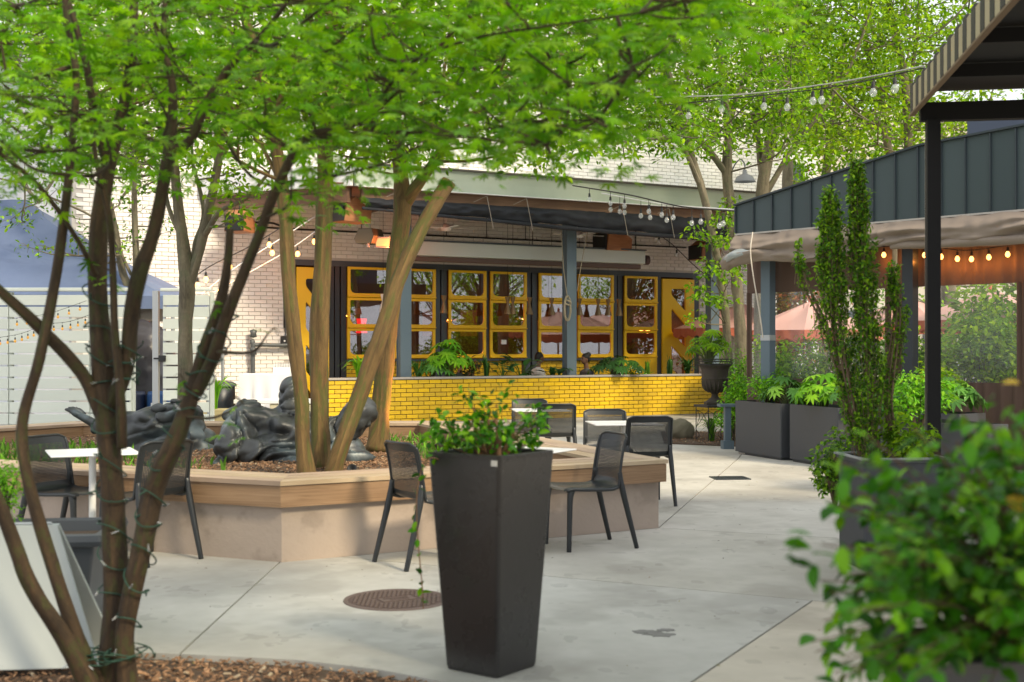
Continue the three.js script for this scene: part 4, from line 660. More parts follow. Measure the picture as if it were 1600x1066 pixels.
{
  const amber = std({ color: rgb(0.55, 0.30, 0.05), roughness: 0.4, emissive: rgb(0.9, 0.4, 0.05), emissiveIntensity: 0.25 });
  [['upper swag of small amber drop bulbs across the pale fence', [P(20, 498, 17.4), P(75, 490, 17.4), P(135, 470, 17.4)], 7], ['middle swag of small amber drop bulbs across the pale fence', [P(65, 506, 17.3), P(105, 503, 17.3), P(140, 492, 17.3)], 6], ['lowest swag of small amber drop bulbs across the pale fence', [P(-5, 528, 17.3), P(30, 522, 17.3), P(58, 512, 17.3)], 6]].forEach(([label, pts, n]) => { const o = lights(label, pts, Array.from({ length: n }, (_, i) => (i + 0.4) / n), false, { r: 0.003, drop: 0.012, k: 0.55 }); for (const c of o.children) if (c.name === 'bulb') c.material = amber; });
}
{
  const o = thing('blue_tent', 'slate blue canvas tent roof behind the pale fence', 'tent', V(-8, 0, -21)); const pos = [], idx = [];
  const cloth = std({ color: rgb(0.145, 0.195, 0.33), roughness: 0.75, side: THREE.DoubleSide, map: texture(1024, (u, v) => { const s = nC((u * 3) % 1, (v * 3) % 1) > 0.80 ? 1 : 0, a = nA(u, v); return s ? [0.95, 0.98, 1] : [0.8 + 0.4 * a, 0.8 + 0.4 * a, 0.82 + 0.36 * a].map((x) => x * 0.85); }, 2.2) });
  const eaveY = 2.28, peakY = 3.95, fx = 2.85, bx = -6, fd = 1.75, bd = -1.7, ridge0 = -6, ridge1 = -0.1;
  const slope = (A, B, C, Dd, n, m) => { const base = pos.length / 3; for (let i = 0; i <= n; i++) for (let j = 0; j <= m; j++) { const t = i / n, u = j / m, lo = A.clone().lerp(B, u), hi = C.clone().lerp(Dd, u), p = lo.clone().lerp(hi, t); p.y = lerp(lo.y, hi.y, Math.pow(t, 1.35)) + 0.05 * noise3(p.x * 1.5, p.z * 1.5, 3) + 0.02 * noise3(p.x * 5, p.z * 2, 1); pos.push(p.x, p.y, p.z); } for (let i = 0; i < n; i++) for (let j = 0; j < m; j++) { const a = base + i * (m + 1) + j, b = a + m + 1; idx.push(a, a + 1, b, a + 1, b + 1, b); } };
  const F0 = V(bx, eaveY, fd), F1 = V(fx, eaveY, fd), B0 = V(bx, eaveY, bd), B1 = V(fx, eaveY, bd), R0 = V(ridge0, peakY, 0), R1 = V(ridge1, peakY, 0);
  slope(F0, F1, R0, R1, 14, 24); slope(F1, B1, R1, R1.clone(), 14, 16); slope(B1, B0, R1, R0, 14, 24);
  const g = new THREE.BufferGeometry(); g.setAttribute('position', new THREE.Float32BufferAttribute(pos, 3)); g.setIndex(idx); g.computeVertexNormals(); uvBox(g); part('canopy', g, cloth, o);
  part('valance', [box(fx - bx, 0.2, 0.01, (fx + bx) / 2, eaveY - 0.1, fd), box(0.01, 0.2, fd - bd, fx, eaveY - 0.1, (fd + bd) / 2)], cloth, o); for (const [x, z] of [[fx - 0.06, fd - 0.06], [fx - 0.06, bd + 0.06], [bx + 0.06, fd - 0.06], [bx + 0.06, bd + 0.06]]) part('leg', bar(V(x, 0, z), V(x, eaveY, z), 0.03), M.galv, o);
}
{ // neighbours behind the tent
  const o = thing('white_house', 'white boarded house behind the blue tent with a teal corner pipe', 'building', V(-15.5, 0, -31)); const wm = std({ color: rgb(0.74, 0.76, 0.78), roughness: 0.7 });
  part('wall', box(9.4, 8.5, 7, 0, 4.25, -3.6), wm, o); for (let k = 0; k < 40; k++) part('board', box(9.5, 0.195, 0.03, 0, 0.1 + k * 0.21, -0.09), wm, o); part('corner_pipe', bar(V(4.85, 0, 0.1), V(4.85, 8, 0.1), 0.16, 14), std({ color: rgb(0.03, 0.22, 0.25), roughness: 0.5 }), o); part('roof', prism([[-5, 0.6], [5, 0.6], [5, -7.4], [-5, -7.4]], 8.5, 8.75), std({ color: rgb(0.2, 0.2, 0.22), roughness: 0.9 }), o);
  part('window', rbox(1.2, 1.6, 0.06, 0.01, -1.0, 5.2, 0.02), M.frameGrey, o);
}

// ---------------------------------------------------------------- pavilion on the right with fabric valance and clear curtains
const PH = -Math.atan2(0.749, 0.662), pv = (t, y, z) => V(3.12 + 0.662 * t - 0.749 * z, y, -(17.5 - 0.749 * t - 0.662 * z));
{
  const o = thing('pavilion', 'dining pavilion with a dark blue grey standing seam parapet', 'pavilion', pv(0, 0, 0), PH);
  const seam = [0, 1, 2].map((i) => std({ color: rgb(0.048 + 0.004 * i, 0.068 + 0.005 * i, 0.074 + 0.005 * i), roughness: 0.45, metalness: 0.15, bumpMap: T.fine, bumpScale: 0.0005 })), rib = std({ color: rgb(0.03, 0.042, 0.05), roughness: 0.5 });
  const topAt = (t) => t < 2.84 ? lerp(3.456, 3.95, t / 2.84) : lerp(3.95, 4.02, clamp((t - 2.84) / 1.3, 0, 1)), LEN = 11, W = 0.312, Y0 = 3.07;
  for (let k = 0; k * W < LEN; k++) { const a = k * W, b = a + W - 0.006, sh = new THREE.Shape([[a, Y0], [b, Y0], [b, topAt(b)], [a, topAt(a)]].map((p) => new THREE.Vector2(...p))); part('panel', extrude(sh, 0.03).translate(0, 0, -0.03), seam[(k * 2) % 3], o); part('standing_seam', box(0.018, topAt(a) - Y0 - 0.02, 0.03, a - 0.003, (topAt(a) + Y0) / 2, 0.0135), rib, o); }
  part('coping', [beam(V(-0.02, topAt(0) + 0.012, -0.01), V(2.84, topAt(2.84) + 0.012, -0.01), 0.1, 0.024), beam(V(2.84, topAt(2.84) + 0.0125, -0.01), V(4.15, topAt(4.14) + 0.0125, -0.01), 0.1, 0.024), beam(V(4.15, topAt(5) + 0.0125, -0.01), V(LEN, topAt(5) + 0.0125, -0.01), 0.1, 0.024)], rib, o);
  part('end_panel', box(0.03, 0.36, 5.0, -0.025, 3.26, -2.53), seam[0], o); part('roof_deck', box(LEN, 0.1, 5.0, LEN / 2, 3.3, -2.55), rib, o); part('ceiling', box(LEN - 0.05, 0.03, 4.9, LEN / 2, 3.12, -2.52), std({ color: rgb(0.07, 0.045, 0.035), roughness: 0.8 }), o);
  part('bottom_trim', box(LEN, 0.022, 0.06, LEN / 2, Y0 - 0.014, 0.0), std({ color: rgb(0.45, 0.42, 0.38), roughness: 0.6 }), o);
  for (const [t, z, m] of [[0.38, -0.22, M.steel], [2.56, -0.22, M.darkSteel], [4.7, -0.22, M.darkSteel], [6.9, -0.22, M.darkSteel], [0.2, -4.8, M.darkSteel], [2.56, -4.8, M.darkSteel], [4.9, -4.8, M.darkSteel]]) part('post', box(0.15, 3.1, 0.13, t, 1.55, z), m, o);
  part('post_band', box(0.158, 0.075, 0.138, 0.38, 1.62, -0.22), M.galv, o);
  part('floor', box(LEN, 0.02, 4.9, LEN / 2, 0.014, -2.5), std({ color: rgb(0.3, 0.27, 0.24), roughness: 0.8 }), o);
  part('rooftop_box', [box(5.2, 1.1, 3, 5.5, 3.92, -2.5)], std({ color: rgb(0.085, 0.105, 0.15), roughness: 0.7 }), o); part('rooftop_edge', box(5.3, 0.05, 3.1, 5.5, 4.5, -2.5), rib, o);
  part('back_rail', box(LEN, 0.9, 0.08, LEN / 2, 0.45, -4.95), std({ color: rgb(0.08, 0.05, 0.04), roughness: 0.8 }), o);
}
function drape(fn, nu, nv) { const pos = [], uv = [], idx = []; for (let i = 0; i <= nu; i++) for (let j = 0; j <= nv; j++) { const p = fn(i / nu, j / nv); pos.push(p.x, p.y, p.z); uv.push(i / nu * 4, j / nv); } for (let i = 0; i < nu; i++) for (let j = 0; j < nv; j++) { const a = i * (nv + 1) + j, b = a + nv + 1; idx.push(a, a + 1, b, a + 1, b + 1, b); } const g = new THREE.BufferGeometry(); g.setAttribute('position', new THREE.Float32BufferAttribute(pos, 3)); g.setAttribute('uv', new THREE.Float32BufferAttribute(uv, 2)); g.setIndex(idx); g.computeVertexNormals(); return g; }
{
  const beige = std({ color: rgb(0.235, 0.19, 0.152), roughness: 0.85, side: THREE.DoubleSide }), brown = std({ color: rgb(0.112, 0.070, 0.052), roughness: 0.85, side: THREE.DoubleSide });
  // bunched beige blinds under the parapet, one per bay
  [[0.02, 2.42, 'bunched beige fabric blind with a sagging roll at the near end of the pavilion', 1], [2.36, 7.2, 'bunched beige fabric blind over the amber bulbs of the pavilion', 2]].forEach(([a, b, label, sd]) => {
    const o = thing('fabric_blind', label, 'blind', pv(0, 0, 0), PH);
    part('cloth', drape((u, v) => { const t = lerp(a, b, u), sag = 0.30 + (sd === 1 ? 0.10 * Math.sin(u * Math.PI) : 0.03 * Math.sin(u * 9)), fold = 0.08 * noise3(t * 2.4, v * 3 + sd, 5) + 0.03 * noise3(t * 7, v * 2, 2) + 0.05 * Math.sin(v * 14 + 5 * noise3(t * 0.9, v, sd) + t * (sd === 1 ? 1.2 : 2.6)) * v; return V(t, 3.05 - v * sag + 0.015 * noise3(t * 4, v * 3, 1), 0.02 + 0.15 * Math.sin(Math.min(1, v * 1.25) * Math.PI * 0.75) + fold * 0.8); }, 160, 26), beige, o);
    if (sd === 1) { part('roll_end', tube([V(-0.12, 2.63, 0.10), V(0.12, 2.72, 0.14), V(0.5, 2.74, 0.12), V(1.2, 2.66, 0.08), V(2.0, 2.7, 0.05)], [0.085, 0.10, 0.08, 0.05, 0.03], 18, 10, 0.5, 3), beige, o); part('clear_window_roll', tube([V(-0.06, 2.7, 0.15), V(0.14, 2.76, 0.19), V(0.42, 2.78, 0.16)], [0.05, 0.07, 0.04], 14, 8, 0.5, 6), std({ color: rgb(0.30, 0.33, 0.33), roughness: 0.2 }), o); part('tie_rope', tube([V(0.44, 3.05, 0.2), V(0.44, 2.7, 0.24), V(0.43, 1.9, 0.02), V(0.42, 1.62, -0.05)], [0.009, 0.009, 0.009, 0.009], 6, 5), std({ color: rgb(0.6, 0.55, 0.48), roughness: 0.9 }), o); }
    else part('roll_hem', tube([V(2.5, 2.75, 0.1), V(4, 2.72, 0.1), V(7.15, 2.73, 0.1)], [0.05, 0.06, 0.05], 12, 12, 0.25, 8), beige, o);
  });
  // brown curtains with clear windows
  const vinyl = phys({ color: rgb(0.94, 0.96, 0.96), transmission: 0.94, thickness: 0, roughness: 0.07, ior: 1.45, bumpMap: T.stucco, bumpScale: 0.002 });
  [[-0.12, 2.20, 'brown curtain with a clear window behind the tall columnar hollies'], [2.26, 3.96, 'brown curtain with a streaky clear window beside the black canopy post'], [4.02, 6.4, 'brown curtain with a clear window at the picture edge']].forEach(([a, b, label], i) => {
    const o = thing('curtain_panel', label, 'curtain', pv(0, 0, -0.4), PH, 'curtains of the pavilion'), wave = (t) => 0.028 * Math.sin(t * 38 + 3 * noise3(t * 3, i, 0)) + 0.02 * noise3(t * 8, 1, i);
    part('upper_cloth', drape((u, v) => { const t = lerp(a, b, u); return V(t, lerp(3.08, 2.25, v), wave(t) * (i ? 1 : 0.25) * (1 - 0.6 * v)); }, 140, 6), brown, o);
    part('window', drape((u, v) => { const t = lerp(a + 0.09, b - 0.09, u); return V(t, lerp(2.252, 1.058, v), 0.006 * noise3(t * 3, v * 3, i)); }, 30, 16), vinyl, o);
    part('lower_cloth', drape((u, v) => { const t = lerp(a, b, u); return V(t, lerp(1.06, 0.04, v), wave(t) * (i ? 0.8 : 0.2)); }, 110, 6), brown, o);
    for (const [p, q] of [[a, a + 0.1], [b - 0.1, b]]) part('edge_strip', drape((u, v) => V(lerp(p, q, u), lerp(2.26, 1.05, v), 0.012 + 0.02 * Math.sin(u * 9)), 8, 8), brown, o);
  });
  lights('row of glowing amber bulbs under the beige blind of the pavilion', [pv(2.1, 2.78, -0.28), pv(2.75, 2.74, -0.28), pv(3.3, 2.66, -0.28), pv(3.95, 2.70, -0.28), pv(5.2, 2.72, -0.28)], [0.02, 0.24, 0.34, 0.44, 0.52, 0.61, 0.7, 0.8, 0.92], true, { r: 0.006, drop: 0.02, k: 0.9, power: 0.06 });
  lights('amber bulb string farther inside the pavilion', [pv(2.35, 2.8, -1.6), pv(3.4, 2.72, -1.6), pv(5, 2.8, -1.6)], [0.1, 0.3, 0.5, 0.75], true, { r: 0.006, drop: 0.02, k: 0.9, power: 0.06 });
  const h = thing('pavilion_heater', 'dark bar heater under the pavilion ceiling', 'heater', pv(3.5, 2.86, -0.75), PH); part('housing', rbox(0.9, 0.10, 0.16, 0.03), M.black, h); part('bracket', [bar(V(-0.3, 0.04, 0), V(-0.3, 0.25, 0), 0.012), bar(V(0.3, 0.04, 0), V(0.3, 0.25, 0), 0.012)], M.black, h);
}
// ---------------------------------------------------------------- striped canopy at the upper right
{
  const A = V(3.12, 0, -9.8), dir = V(2.42 - 3.12, 0, -5.2 + 9.8), Ln = dir.length(); dir.normalize(); const turn = Math.atan2(-dir.z, dir.x);
  const o = thing('striped_canopy', 'dark canopy with a black and cream striped edge on a black post', 'canopy', A, turn);         // local x runs toward the camera along the striped edge
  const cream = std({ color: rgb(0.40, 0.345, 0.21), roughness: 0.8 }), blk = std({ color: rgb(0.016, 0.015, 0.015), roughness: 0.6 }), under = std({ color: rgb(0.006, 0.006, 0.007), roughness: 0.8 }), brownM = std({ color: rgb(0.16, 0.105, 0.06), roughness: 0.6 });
  const Y = 3.29, pitch = 0.25; for (let k = 0; k * pitch < Ln + 5.2; k++) { part('black_stripe', rbox(0.118, 0.215, 0.034, 0.003, k * pitch + 0.057, Y + 0.127, -0.001), blk, o); part('cream_stripe', rbox(0.128, 0.19, 0.02, 0.002, k * pitch + 0.1825, Y + 0.112, 0.004), cream, o); }
  part('edge_tube', rbox(Ln + 5.3, 0.022, 0.04, 0.006, Ln / 2 + 2.63, Y + 0.004, 0.0), brownM, o);
  part('roof_sheet', box(Ln + 5.3, 0.03, 5.2, Ln / 2 + 2.65, Y + 0.195, -2.63), under, o); part('end_beam', box(0.09, 0.14, 5.1, 0.05, Y + 0.01, -2.60), under, o);  // unseen length toward the camera added to shade the near bush
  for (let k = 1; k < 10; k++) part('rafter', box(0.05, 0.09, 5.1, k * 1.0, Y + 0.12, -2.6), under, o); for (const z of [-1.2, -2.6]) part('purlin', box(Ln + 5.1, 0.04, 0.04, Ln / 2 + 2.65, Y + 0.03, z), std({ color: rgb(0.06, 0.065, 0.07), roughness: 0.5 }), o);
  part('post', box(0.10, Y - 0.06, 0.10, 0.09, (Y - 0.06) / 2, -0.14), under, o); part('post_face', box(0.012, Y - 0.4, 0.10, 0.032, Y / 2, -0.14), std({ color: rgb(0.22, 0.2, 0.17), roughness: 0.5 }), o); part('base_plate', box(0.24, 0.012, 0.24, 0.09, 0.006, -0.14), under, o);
  lights('pale overhead cable of clear bulbs from the trees to the striped canopy', [P(1010, 152, 14), P(1150, 148, 13), P(1300, 130, 11.5), P(1445, 103, 9.9)], [0.28, 0.43, 0.6, 0.63, 0.82, 0.9], false, { r: 0.007, mat: std({ color: rgb(0.5, 0.5, 0.46), roughness: 0.7 }), drop: 0.05, k: 1.0 });
  lights('second overhead cable just below the first one by the striped canopy', [P(1030, 165, 14), P(1160, 152, 13), P(1300, 136, 11.5), P(1445, 106, 9.9)], [0.12, 0.5], false, { r: 0.006, drop: 0.05, k: 1.0 });
}
// ---------------------------------------------------------------- pink umbrellas and the street beyond
{
  const top = std({ color: rgb(0.66, 0.38, 0.345), roughness: 0.8, side: THREE.DoubleSide }), val = std({ color: rgb(0.55, 0.15, 0.085), roughness: 0.8, side: THREE.DoubleSide });
  const um = (x, d, rr, y, label) => { const o = thing('pink_umbrella', label, 'umbrella', V(x, 0, -d), x * 0.7, 'pink market umbrellas'); for (let k = 0; k < 8; k++) { const a0 = k * Math.PI / 4, a1 = a0 + Math.PI / 4; part('panel', drape((u, v) => { const a = lerp(a0, a1, u), q = rr * v * Math.cos(Math.PI / 8) / Math.cos(a - (a0 + a1) / 2), sag = 0.05 * Math.sin(v * Math.PI) * Math.sin(u * Math.PI); return V(Math.cos(a) * q, y + 0.62 * (1 - v) - sag, Math.sin(a) * q); }, 6, 8), top, o); part('valance', drape((u, v) => { const a = lerp(a0, a1, u), q = rr * Math.cos(Math.PI / 8) / Math.cos(a - (a0 + a1) / 2); return V(Math.cos(a) * q * (1 + 0.01 * Math.sin(u * 20)), y - 0.001 - v * 0.22 * (0.75 + 0.25 * Math.abs(Math.sin(u * Math.PI * 3))), Math.sin(a) * q * (1 + 0.01 * Math.sin(u * 20))); }, 24, 2), val, o); } part('pole', bar(V(0, 0, 0), V(0, y + 0.62, 0), 0.03), std({ color: rgb(0.4, 0.3, 0.2), roughness: 0.6 }), o); part('finial', lathe([[0, 0.14], [0.04, 0.08], [0.03, 0]], 10), val, o, V(0, y + 0.6, 0)); part('base', cyl(0.32, 0.28, 0.08, 0, 0, 0, 20), M.darkSteel, o); };
  um(5.5, 30.2, 1.6, 1.95, 'pink umbrella just past the yellow slab door'); um(6.3, 26.6, 1.5, 1.85, 'pink umbrella behind the columnar hollies'); um(9.2, 24.2, 1.7, 2.0, 'pink umbrella behind the clear window by the black post'); um(9.0, 28.5, 1.7, 2.0, 'pink umbrella farther back in the side yard'); um(14.6, 22.6, 1.7, 2.1, 'pink umbrella in the side yard right of the pavilion'); um(11.5, 26.0, 1.7, 2.05, 'pink umbrella in the middle of the side yard'); um(15.2, 19.5, 1.7, 2.1, 'pink umbrella at the far right of the side yard');
  const o = thing('pale_apartments', 'pale far building with yellow vertical boards behind the trees', 'building', V(17, 0, -50)); part('wall', box(24, 11, 8, 0, 5.5, -4), std({ color: rgb(0.55, 0.5, 0.42), roughness: 0.9 }), o); for (let k = 0; k < 12; k++) part('yellow_board', box(0.34, 8, 0.08, -11 + k * 0.5, 4.5, 0.05), std({ color: rgb(0.62, 0.42, 0.12), roughness: 0.8 }), o); for (let i = 0; i < 5; i++) for (let j = 0; j < 3; j++) part('window', rbox(1.3, 1.6, 0.1, 0.02, -3 + i * 3, 2.2 + j * 3, 0.03), M.frameGrey, o);
  const w = thing('white_tower', 'narrow white building edge between the trees above the pavilion', 'building', V(9.4, 0, -42)); part('wall', box(1.6, 12, 5, 0, 6, -2.5), std({ color: rgb(0.75, 0.75, 0.74), roughness: 0.8 }), w); for (let k = 0; k < 6; k++) part('window', box(0.5, 0.9, 0.06, 0.1, 1.8 + k * 1.8, 0.02), M.frameGrey, w);
  for (const [x, d, col, label] of [[13.2, 33, [0.75, 0.76, 0.78], 'white car parked beyond the pavilion'], [16.8, 31, [0.3, 0.34, 0.4], 'grey car parked beyond the pavilion']]) car(x, d, col, label);
}
function car(x, d, col, label) {
  const o = thing('parked_car', label, 'car', V(x, 0, -d), 0.5, 'cars parked beyond the pavilion'), paint = phys({ color: rgb(...col), roughness: 0.35, clearcoat: 1 }), tyre = std({ color: rgb(0.02, 0.02, 0.02), roughness: 0.9 });
  const sh = new THREE.Shape(); sh.moveTo(-2.2, 0.35); sh.lineTo(-2.25, 0.8); sh.quadraticCurveTo(-2.2, 0.95, -1.9, 0.98); sh.lineTo(-1.5, 1.0); sh.quadraticCurveTo(-1.0, 1.45, -0.6, 1.48); sh.lineTo(0.4, 1.48); sh.quadraticCurveTo(0.9, 1.42, 1.3, 1.0); sh.lineTo(2.0, 0.88); sh.quadraticCurveTo(2.25, 0.8, 2.25, 0.6); sh.lineTo(2.25, 0.35); sh.closePath();
  part('body', extrude(sh, 1.75, 0.06).translate(0, 0, -0.87), paint, o);
  const wn = new THREE.Shape([[-1.25, 1.02], [-0.85, 1.36], [0.35, 1.38], [0.95, 1.02]].map((p) => new THREE.Vector2(...p))); for (const z of [-0.884, 0.864]) part('side_window', extrude(wn, 0.02).translate(0, 0, z), M.black, o);
  for (const [wx, wz] of [[-1.4, 0.8], [1.4, 0.8], [-1.4, -0.8], [1.4, -0.8]]) { const t = part('wheel', cyl(0.33, 0.33, 0.22, 0, -0.11, 0, 22).rotateX(Math.PI / 2), tyre, o, V(wx, 0.33, wz)); part('rim', cyl(0.2, 0.2, 0.23, 0, -0.115, 0, 16).rotateX(Math.PI / 2), M.galv, t); }
  for (const z of [-0.6, 0.6]) part('headlight', rbox(0.06, 0.14, 0.35, 0.03, 2.23, 0.72, z), M.white, o);
}
// ---------------------------------------------------------------- trees
const bark = { crape: std({ map: T.barkCrape, roughness: 0.85, bumpMap: T.barkB, bumpScale: 0.009 }), maple: std({ map: T.barkMaple, roughness: 0.85, bumpMap: T.barkB, bumpScale: 0.008 }), grey: std({ map: T.barkGrey, roughness: 0.9, bumpMap: T.barkB, bumpScale: 0.008 }) };
// stems: lists of [x, y, distance, width] read off the photograph; clumps: centres of leaf masses
function tree(name, label, base, stems, mat, clumps, set, geo, size, seed, opt = {}) {
  const o = thing(name, label, 'tree', base, 0, opt.group), r = rng(seed), nodes = [], list = [], twigs = [];
  stems.forEach((s, i) => {
    const pts = s.map(([x, y, d]) => P(x, y, d).sub(base)), rad = s.map(([, , d, w]) => w / 2 * d / FOCAL * (opt.slim || 1));
    if (s.root) pts[0].y = 0;
    const g = tube(pts, rad, opt.radial || 12, 6, opt.wob || 0.14, seed + i * 3);
    part(i < (opt.trunks || 1) ? 'trunk' : 'limb', g, mat, o);
    const c = new THREE.CatmullRomCurve3(pts.length > 2 ? pts : [pts[0], pts[0].clone().lerp(pts[1], 0.5), pts[1]], false, 'catmullrom', 0.5); for (let k = 2; k <= 16; k++) nodes.push(c.getPoint(k / 16));
  });
  for (const c of clumps) {
    const p = c.p.clone().sub(base); let best = nodes[0], bd = 1e9; for (const q of nodes) { const dd = q.distanceTo(p) + (q.y > p.y ? 0.4 : 0); if (dd < bd) { bd = dd; best = q; } }
    const mid = best.clone().lerp(p, 0.55).add(V((r() - 0.5) * 0.2 * bd, -0.06 * bd, (r() - 0.5) * 0.2 * bd)), rr = Math.min(0.022, 0.004 + 0.008 * bd) * (opt.twig || 1);
    twigs.push(tube([best, mid, p], [rr * 1.3, rr, rr * 0.45], 5, 4)); if (r() < 0.5) nodes.push(mid);
    if (opt.pad) pad(list, c, size, r); else clump(list, c.p, c.r[0], c.r[1], c.r[2], c.n, size, r, opt.tilt || 1.0, 1.0);
    for (let k = 0; k < (opt.sprigs ?? 3); k++) { const a = r() * 6.28, q = p.clone().add(V(Math.cos(a) * c.r[0] * 0.8, (r() - 0.5) * c.r[1], Math.sin(a) * c.r[2] * 0.8)); twigs.push(tube([p, p.clone().lerp(q, 0.5).add(V(0, 0.02, 0)), q], [rr * 0.5, rr * 0.35, rr * 0.2], 4, 2)); }
  }
  if (twigs.length) part('twigs', twigs, mat, o).userData.kind = 'stuff';
  foliage(o, 'crown', geo, set, list, opt.keep || 0, seed + 7); return o;
}
function pad(list, c, size, r) {                        // a flat spray of maple leaves
  const tx = (r() - 0.5) * 0.35, tz = (r() - 0.5) * 0.35;
  for (let i = 0; i < c.n; i++) { const a = r() * 6.283, q = Math.sqrt(r()), x = Math.cos(a) * q * c.r[0], z = Math.sin(a) * q * c.r[2]; leafAt(list, V(c.p.x + x, c.p.y + (r() - 0.5) * 2 * c.r[1] + tx * x + tz * z - 0.12 * q * q, c.p.z + z), Math.PI / 2 - a + (r() - 0.5) * 1.4, size * (0.5 + 0.85 * r()), r, 0.7, 0.6); }
}
function mass(n, seed, fn) { const r = rng(seed), out = []; for (let i = 0, t = 0; i < n && t < n * 30; t++) { const c = fn(r); if (c) { out.push(c); i++; } } return out; }
const along = (tab, x) => { for (let i = 0; i < tab.length - 1; i++) if (x <= tab[i + 1][0]) return lerp(tab[i][1], tab[i + 1][1], clamp((x - tab[i][0]) / (tab[i + 1][0] - tab[i][0]), 0, 1)); return tab[tab.length - 1][1]; };

{ // Japanese maple in front: several stems from one foot
  const b = P(165, 1066, 5.55); b.y = -0.03;
  const S = [
    [[178, 1085, 5.55, 62], [183, 960, 5.55, 50], [176, 800, 5.55, 44], [170, 690, 5.55, 42], [162, 590, 5.55, 44], [152, 460, 5.6, 37], [155, 350, 5.6, 35], [168, 265, 5.6, 30], [185, 200, 5.6, 24], [205, 95, 5.55, 18], [212, -40, 5.5, 14], [225, -220, 5.5, 9]],
    [[150, 1080, 5.5, 46], [120, 1000, 5.45, 30], [80, 880, 5.4, 27], [42, 745, 5.35, 23], [35, 660, 5.35, 23], [62, 560, 5.35, 21], [86, 440, 5.4, 20], [98, 355, 5.4, 18], [111, 236, 5.4, 16], [118, 118, 5.4, 14], [104, 30, 5.4, 12], [92, -120, 5.4, 8]],
    [[145, 1082, 5.45, 42], [100, 995, 5.35, 34], [50, 920, 5.25, 30], [8, 810, 5.15, 26], [-60, 640, 5.0, 22], [-140, 400, 4.9, 16]],
    [[200, 1080, 5.5, 48], [196, 985, 5.45, 36], [222, 860, 5.4, 38], [240, 765, 5.4, 40], [272, 690, 5.35, 38], [300, 615, 5.35, 32], [314, 560, 5.35, 24], [345, 470, 5.35, 21], [356, 410, 5.35, 18], [359, 358, 5.35, 15]],
    [[302, 622, 5.35, 26], [330, 565, 5.3, 24], [352, 500, 5.25, 23], [384, 420, 5.2, 21], [404, 370, 5.15, 20], [436, 285, 5.1, 18], [480, 215, 5.05, 17], [545, 198, 5.0, 13], [612, 150, 4.95, 11], [690, 70, 4.9, 10], [760, -30, 4.85, 8]],
    [[478, 216, 5.05, 13], [560, 208, 5.2, 9], [650, 206, 5.3, 8], [760, 200, 5.4, 7], [860, 185, 5.5, 6], [960, 140, 5.6, 5]],
    [[168, 640, 5.55, 34], [196, 576, 5.5, 32], [204, 505, 5.5, 30], [217, 430, 5.45, 30], [240, 362, 5.45, 27], [260, 265, 5.4, 25], [266, 225, 5.4, 23], [270, 140, 5.4, 16], [256, 60, 5.4, 12], [262, -80, 5.4, 8]],
    [[264, 235, 5.4, 20], [297, 219, 5.35, 19], [322, 162, 5.3, 19], [366, 95, 5.25, 16], [402, 62, 5.2, 12], [450, 0, 5.1, 9], [500, -90, 5.0, 7]],
    [[160, 650, 5.55, 30], [128, 582, 5.5, 27], [62, 512, 5.4, 24], [0, 455, 5.3, 20], [-80, 380, 5.2, 15]],
    [[190, 700, 5.5, 20], [188, 610, 5.45, 18], [179, 510, 5.45, 15], [176, 424, 5.45, 13], [171, 340, 5.4, 12], [150, 250, 5.4, 9], [140, 160, 5.4, 7]],
    [[168, 262, 5.6, 20], [150, 190, 5.55, 16], [132, 90, 5.5, 14], [100, -20, 5.5, 10]],
    [[110, 240, 5.4, 13], [60, 330, 5.4, 11], [0, 258, 5.35, 9]].slice(0, 0).concat([[150, 430, 5.5, 12], [118, 370, 5.4, 10], [60, 290, 5.3, 9], [0, 240, 5.2, 8]]),
    [[108, 105, 5.45, 10], [60, 118, 5.3, 9], [10, 118, 5.2, 7]],
    [[590, 160, 4.95, 8], [640, 100, 4.8, 7], [740, 60, 4.6, 6], [860, 40, 4.4, 5], [1000, 20, 4.3, 4]],
    [[400, 66, 5.2, 11], [430, 70, 5.0, 9], [480, 30, 4.8, 7], [560, -30, 4.6, 6]],
  ];
  const low = [[-300, 320], [0, 285], [60, 305], [140, 285], [230, 300], [330, 265], [420, 300], [470, 330], [520, 275], [600, 275], [700, 262], [780, 235], [850, 255], [900, 240], [960, 215], [1020, 180], [1060, 130], [1130, 40], [1200, -60]];
  const clumps = mass(270, 501, (r) => { const x = -140 + 1290 * r(), lo = along(low, x), y = lo - 18 - (lo + 50) * Math.pow(r(), 0.95); const d = x < 480 ? 4.6 + 1.9 * r() : 4.1 + 1.9 * r(); if (x > 180 && x < 440 && y > 200 && r() < 0.45) return null; return { p: P(x, y, d), r: [0.3 + 0.16 * r(), 0.035, 0.3 + 0.16 * r()], n: 22 + Math.floor(14 * r()) }; })
    .concat(mass(110, 502, (r) => ({ p: P(-250 + 1500 * r(), -40 - 420 * r(), 3.6 + 3.4 * r()), r: [0.4, 0.05, 0.4], n: 26 })))
    .concat([[150, 412, 5.45, 8], [285, 590, 5.2, 4], [380, 630, 4.9, 4], [360, 470, 5.2, 4], [470, 262, 5.0, 14], [560, 262, 4.9, 12], [420, 520, 4.7, 1]].map(([x, y, d, n]) => ({ p: P(x, y, d), r: [0.09, 0.03, 0.09], n })));
  tree('maple_tree', 'multi-stemmed maple with hand-shaped leaves and a light cord round its foot', b, S, bark.maple, clumps, L.maple, G.maple, 0.088, 31, { pad: true, trunks: 4, keep: 300, sprigs: 2, radial: 14, twig: 0.7, slim: 0.8, wob: 0.2 });
  // cord of mini lights wound round the stems
  const o = thing('mini_light_cord', 'dark green cord of tiny clear lights wound round the maple stems', 'string lights', b), green = std({ color: rgb(0.012, 0.05, 0.03), roughness: 0.6 }), r = rng(77);
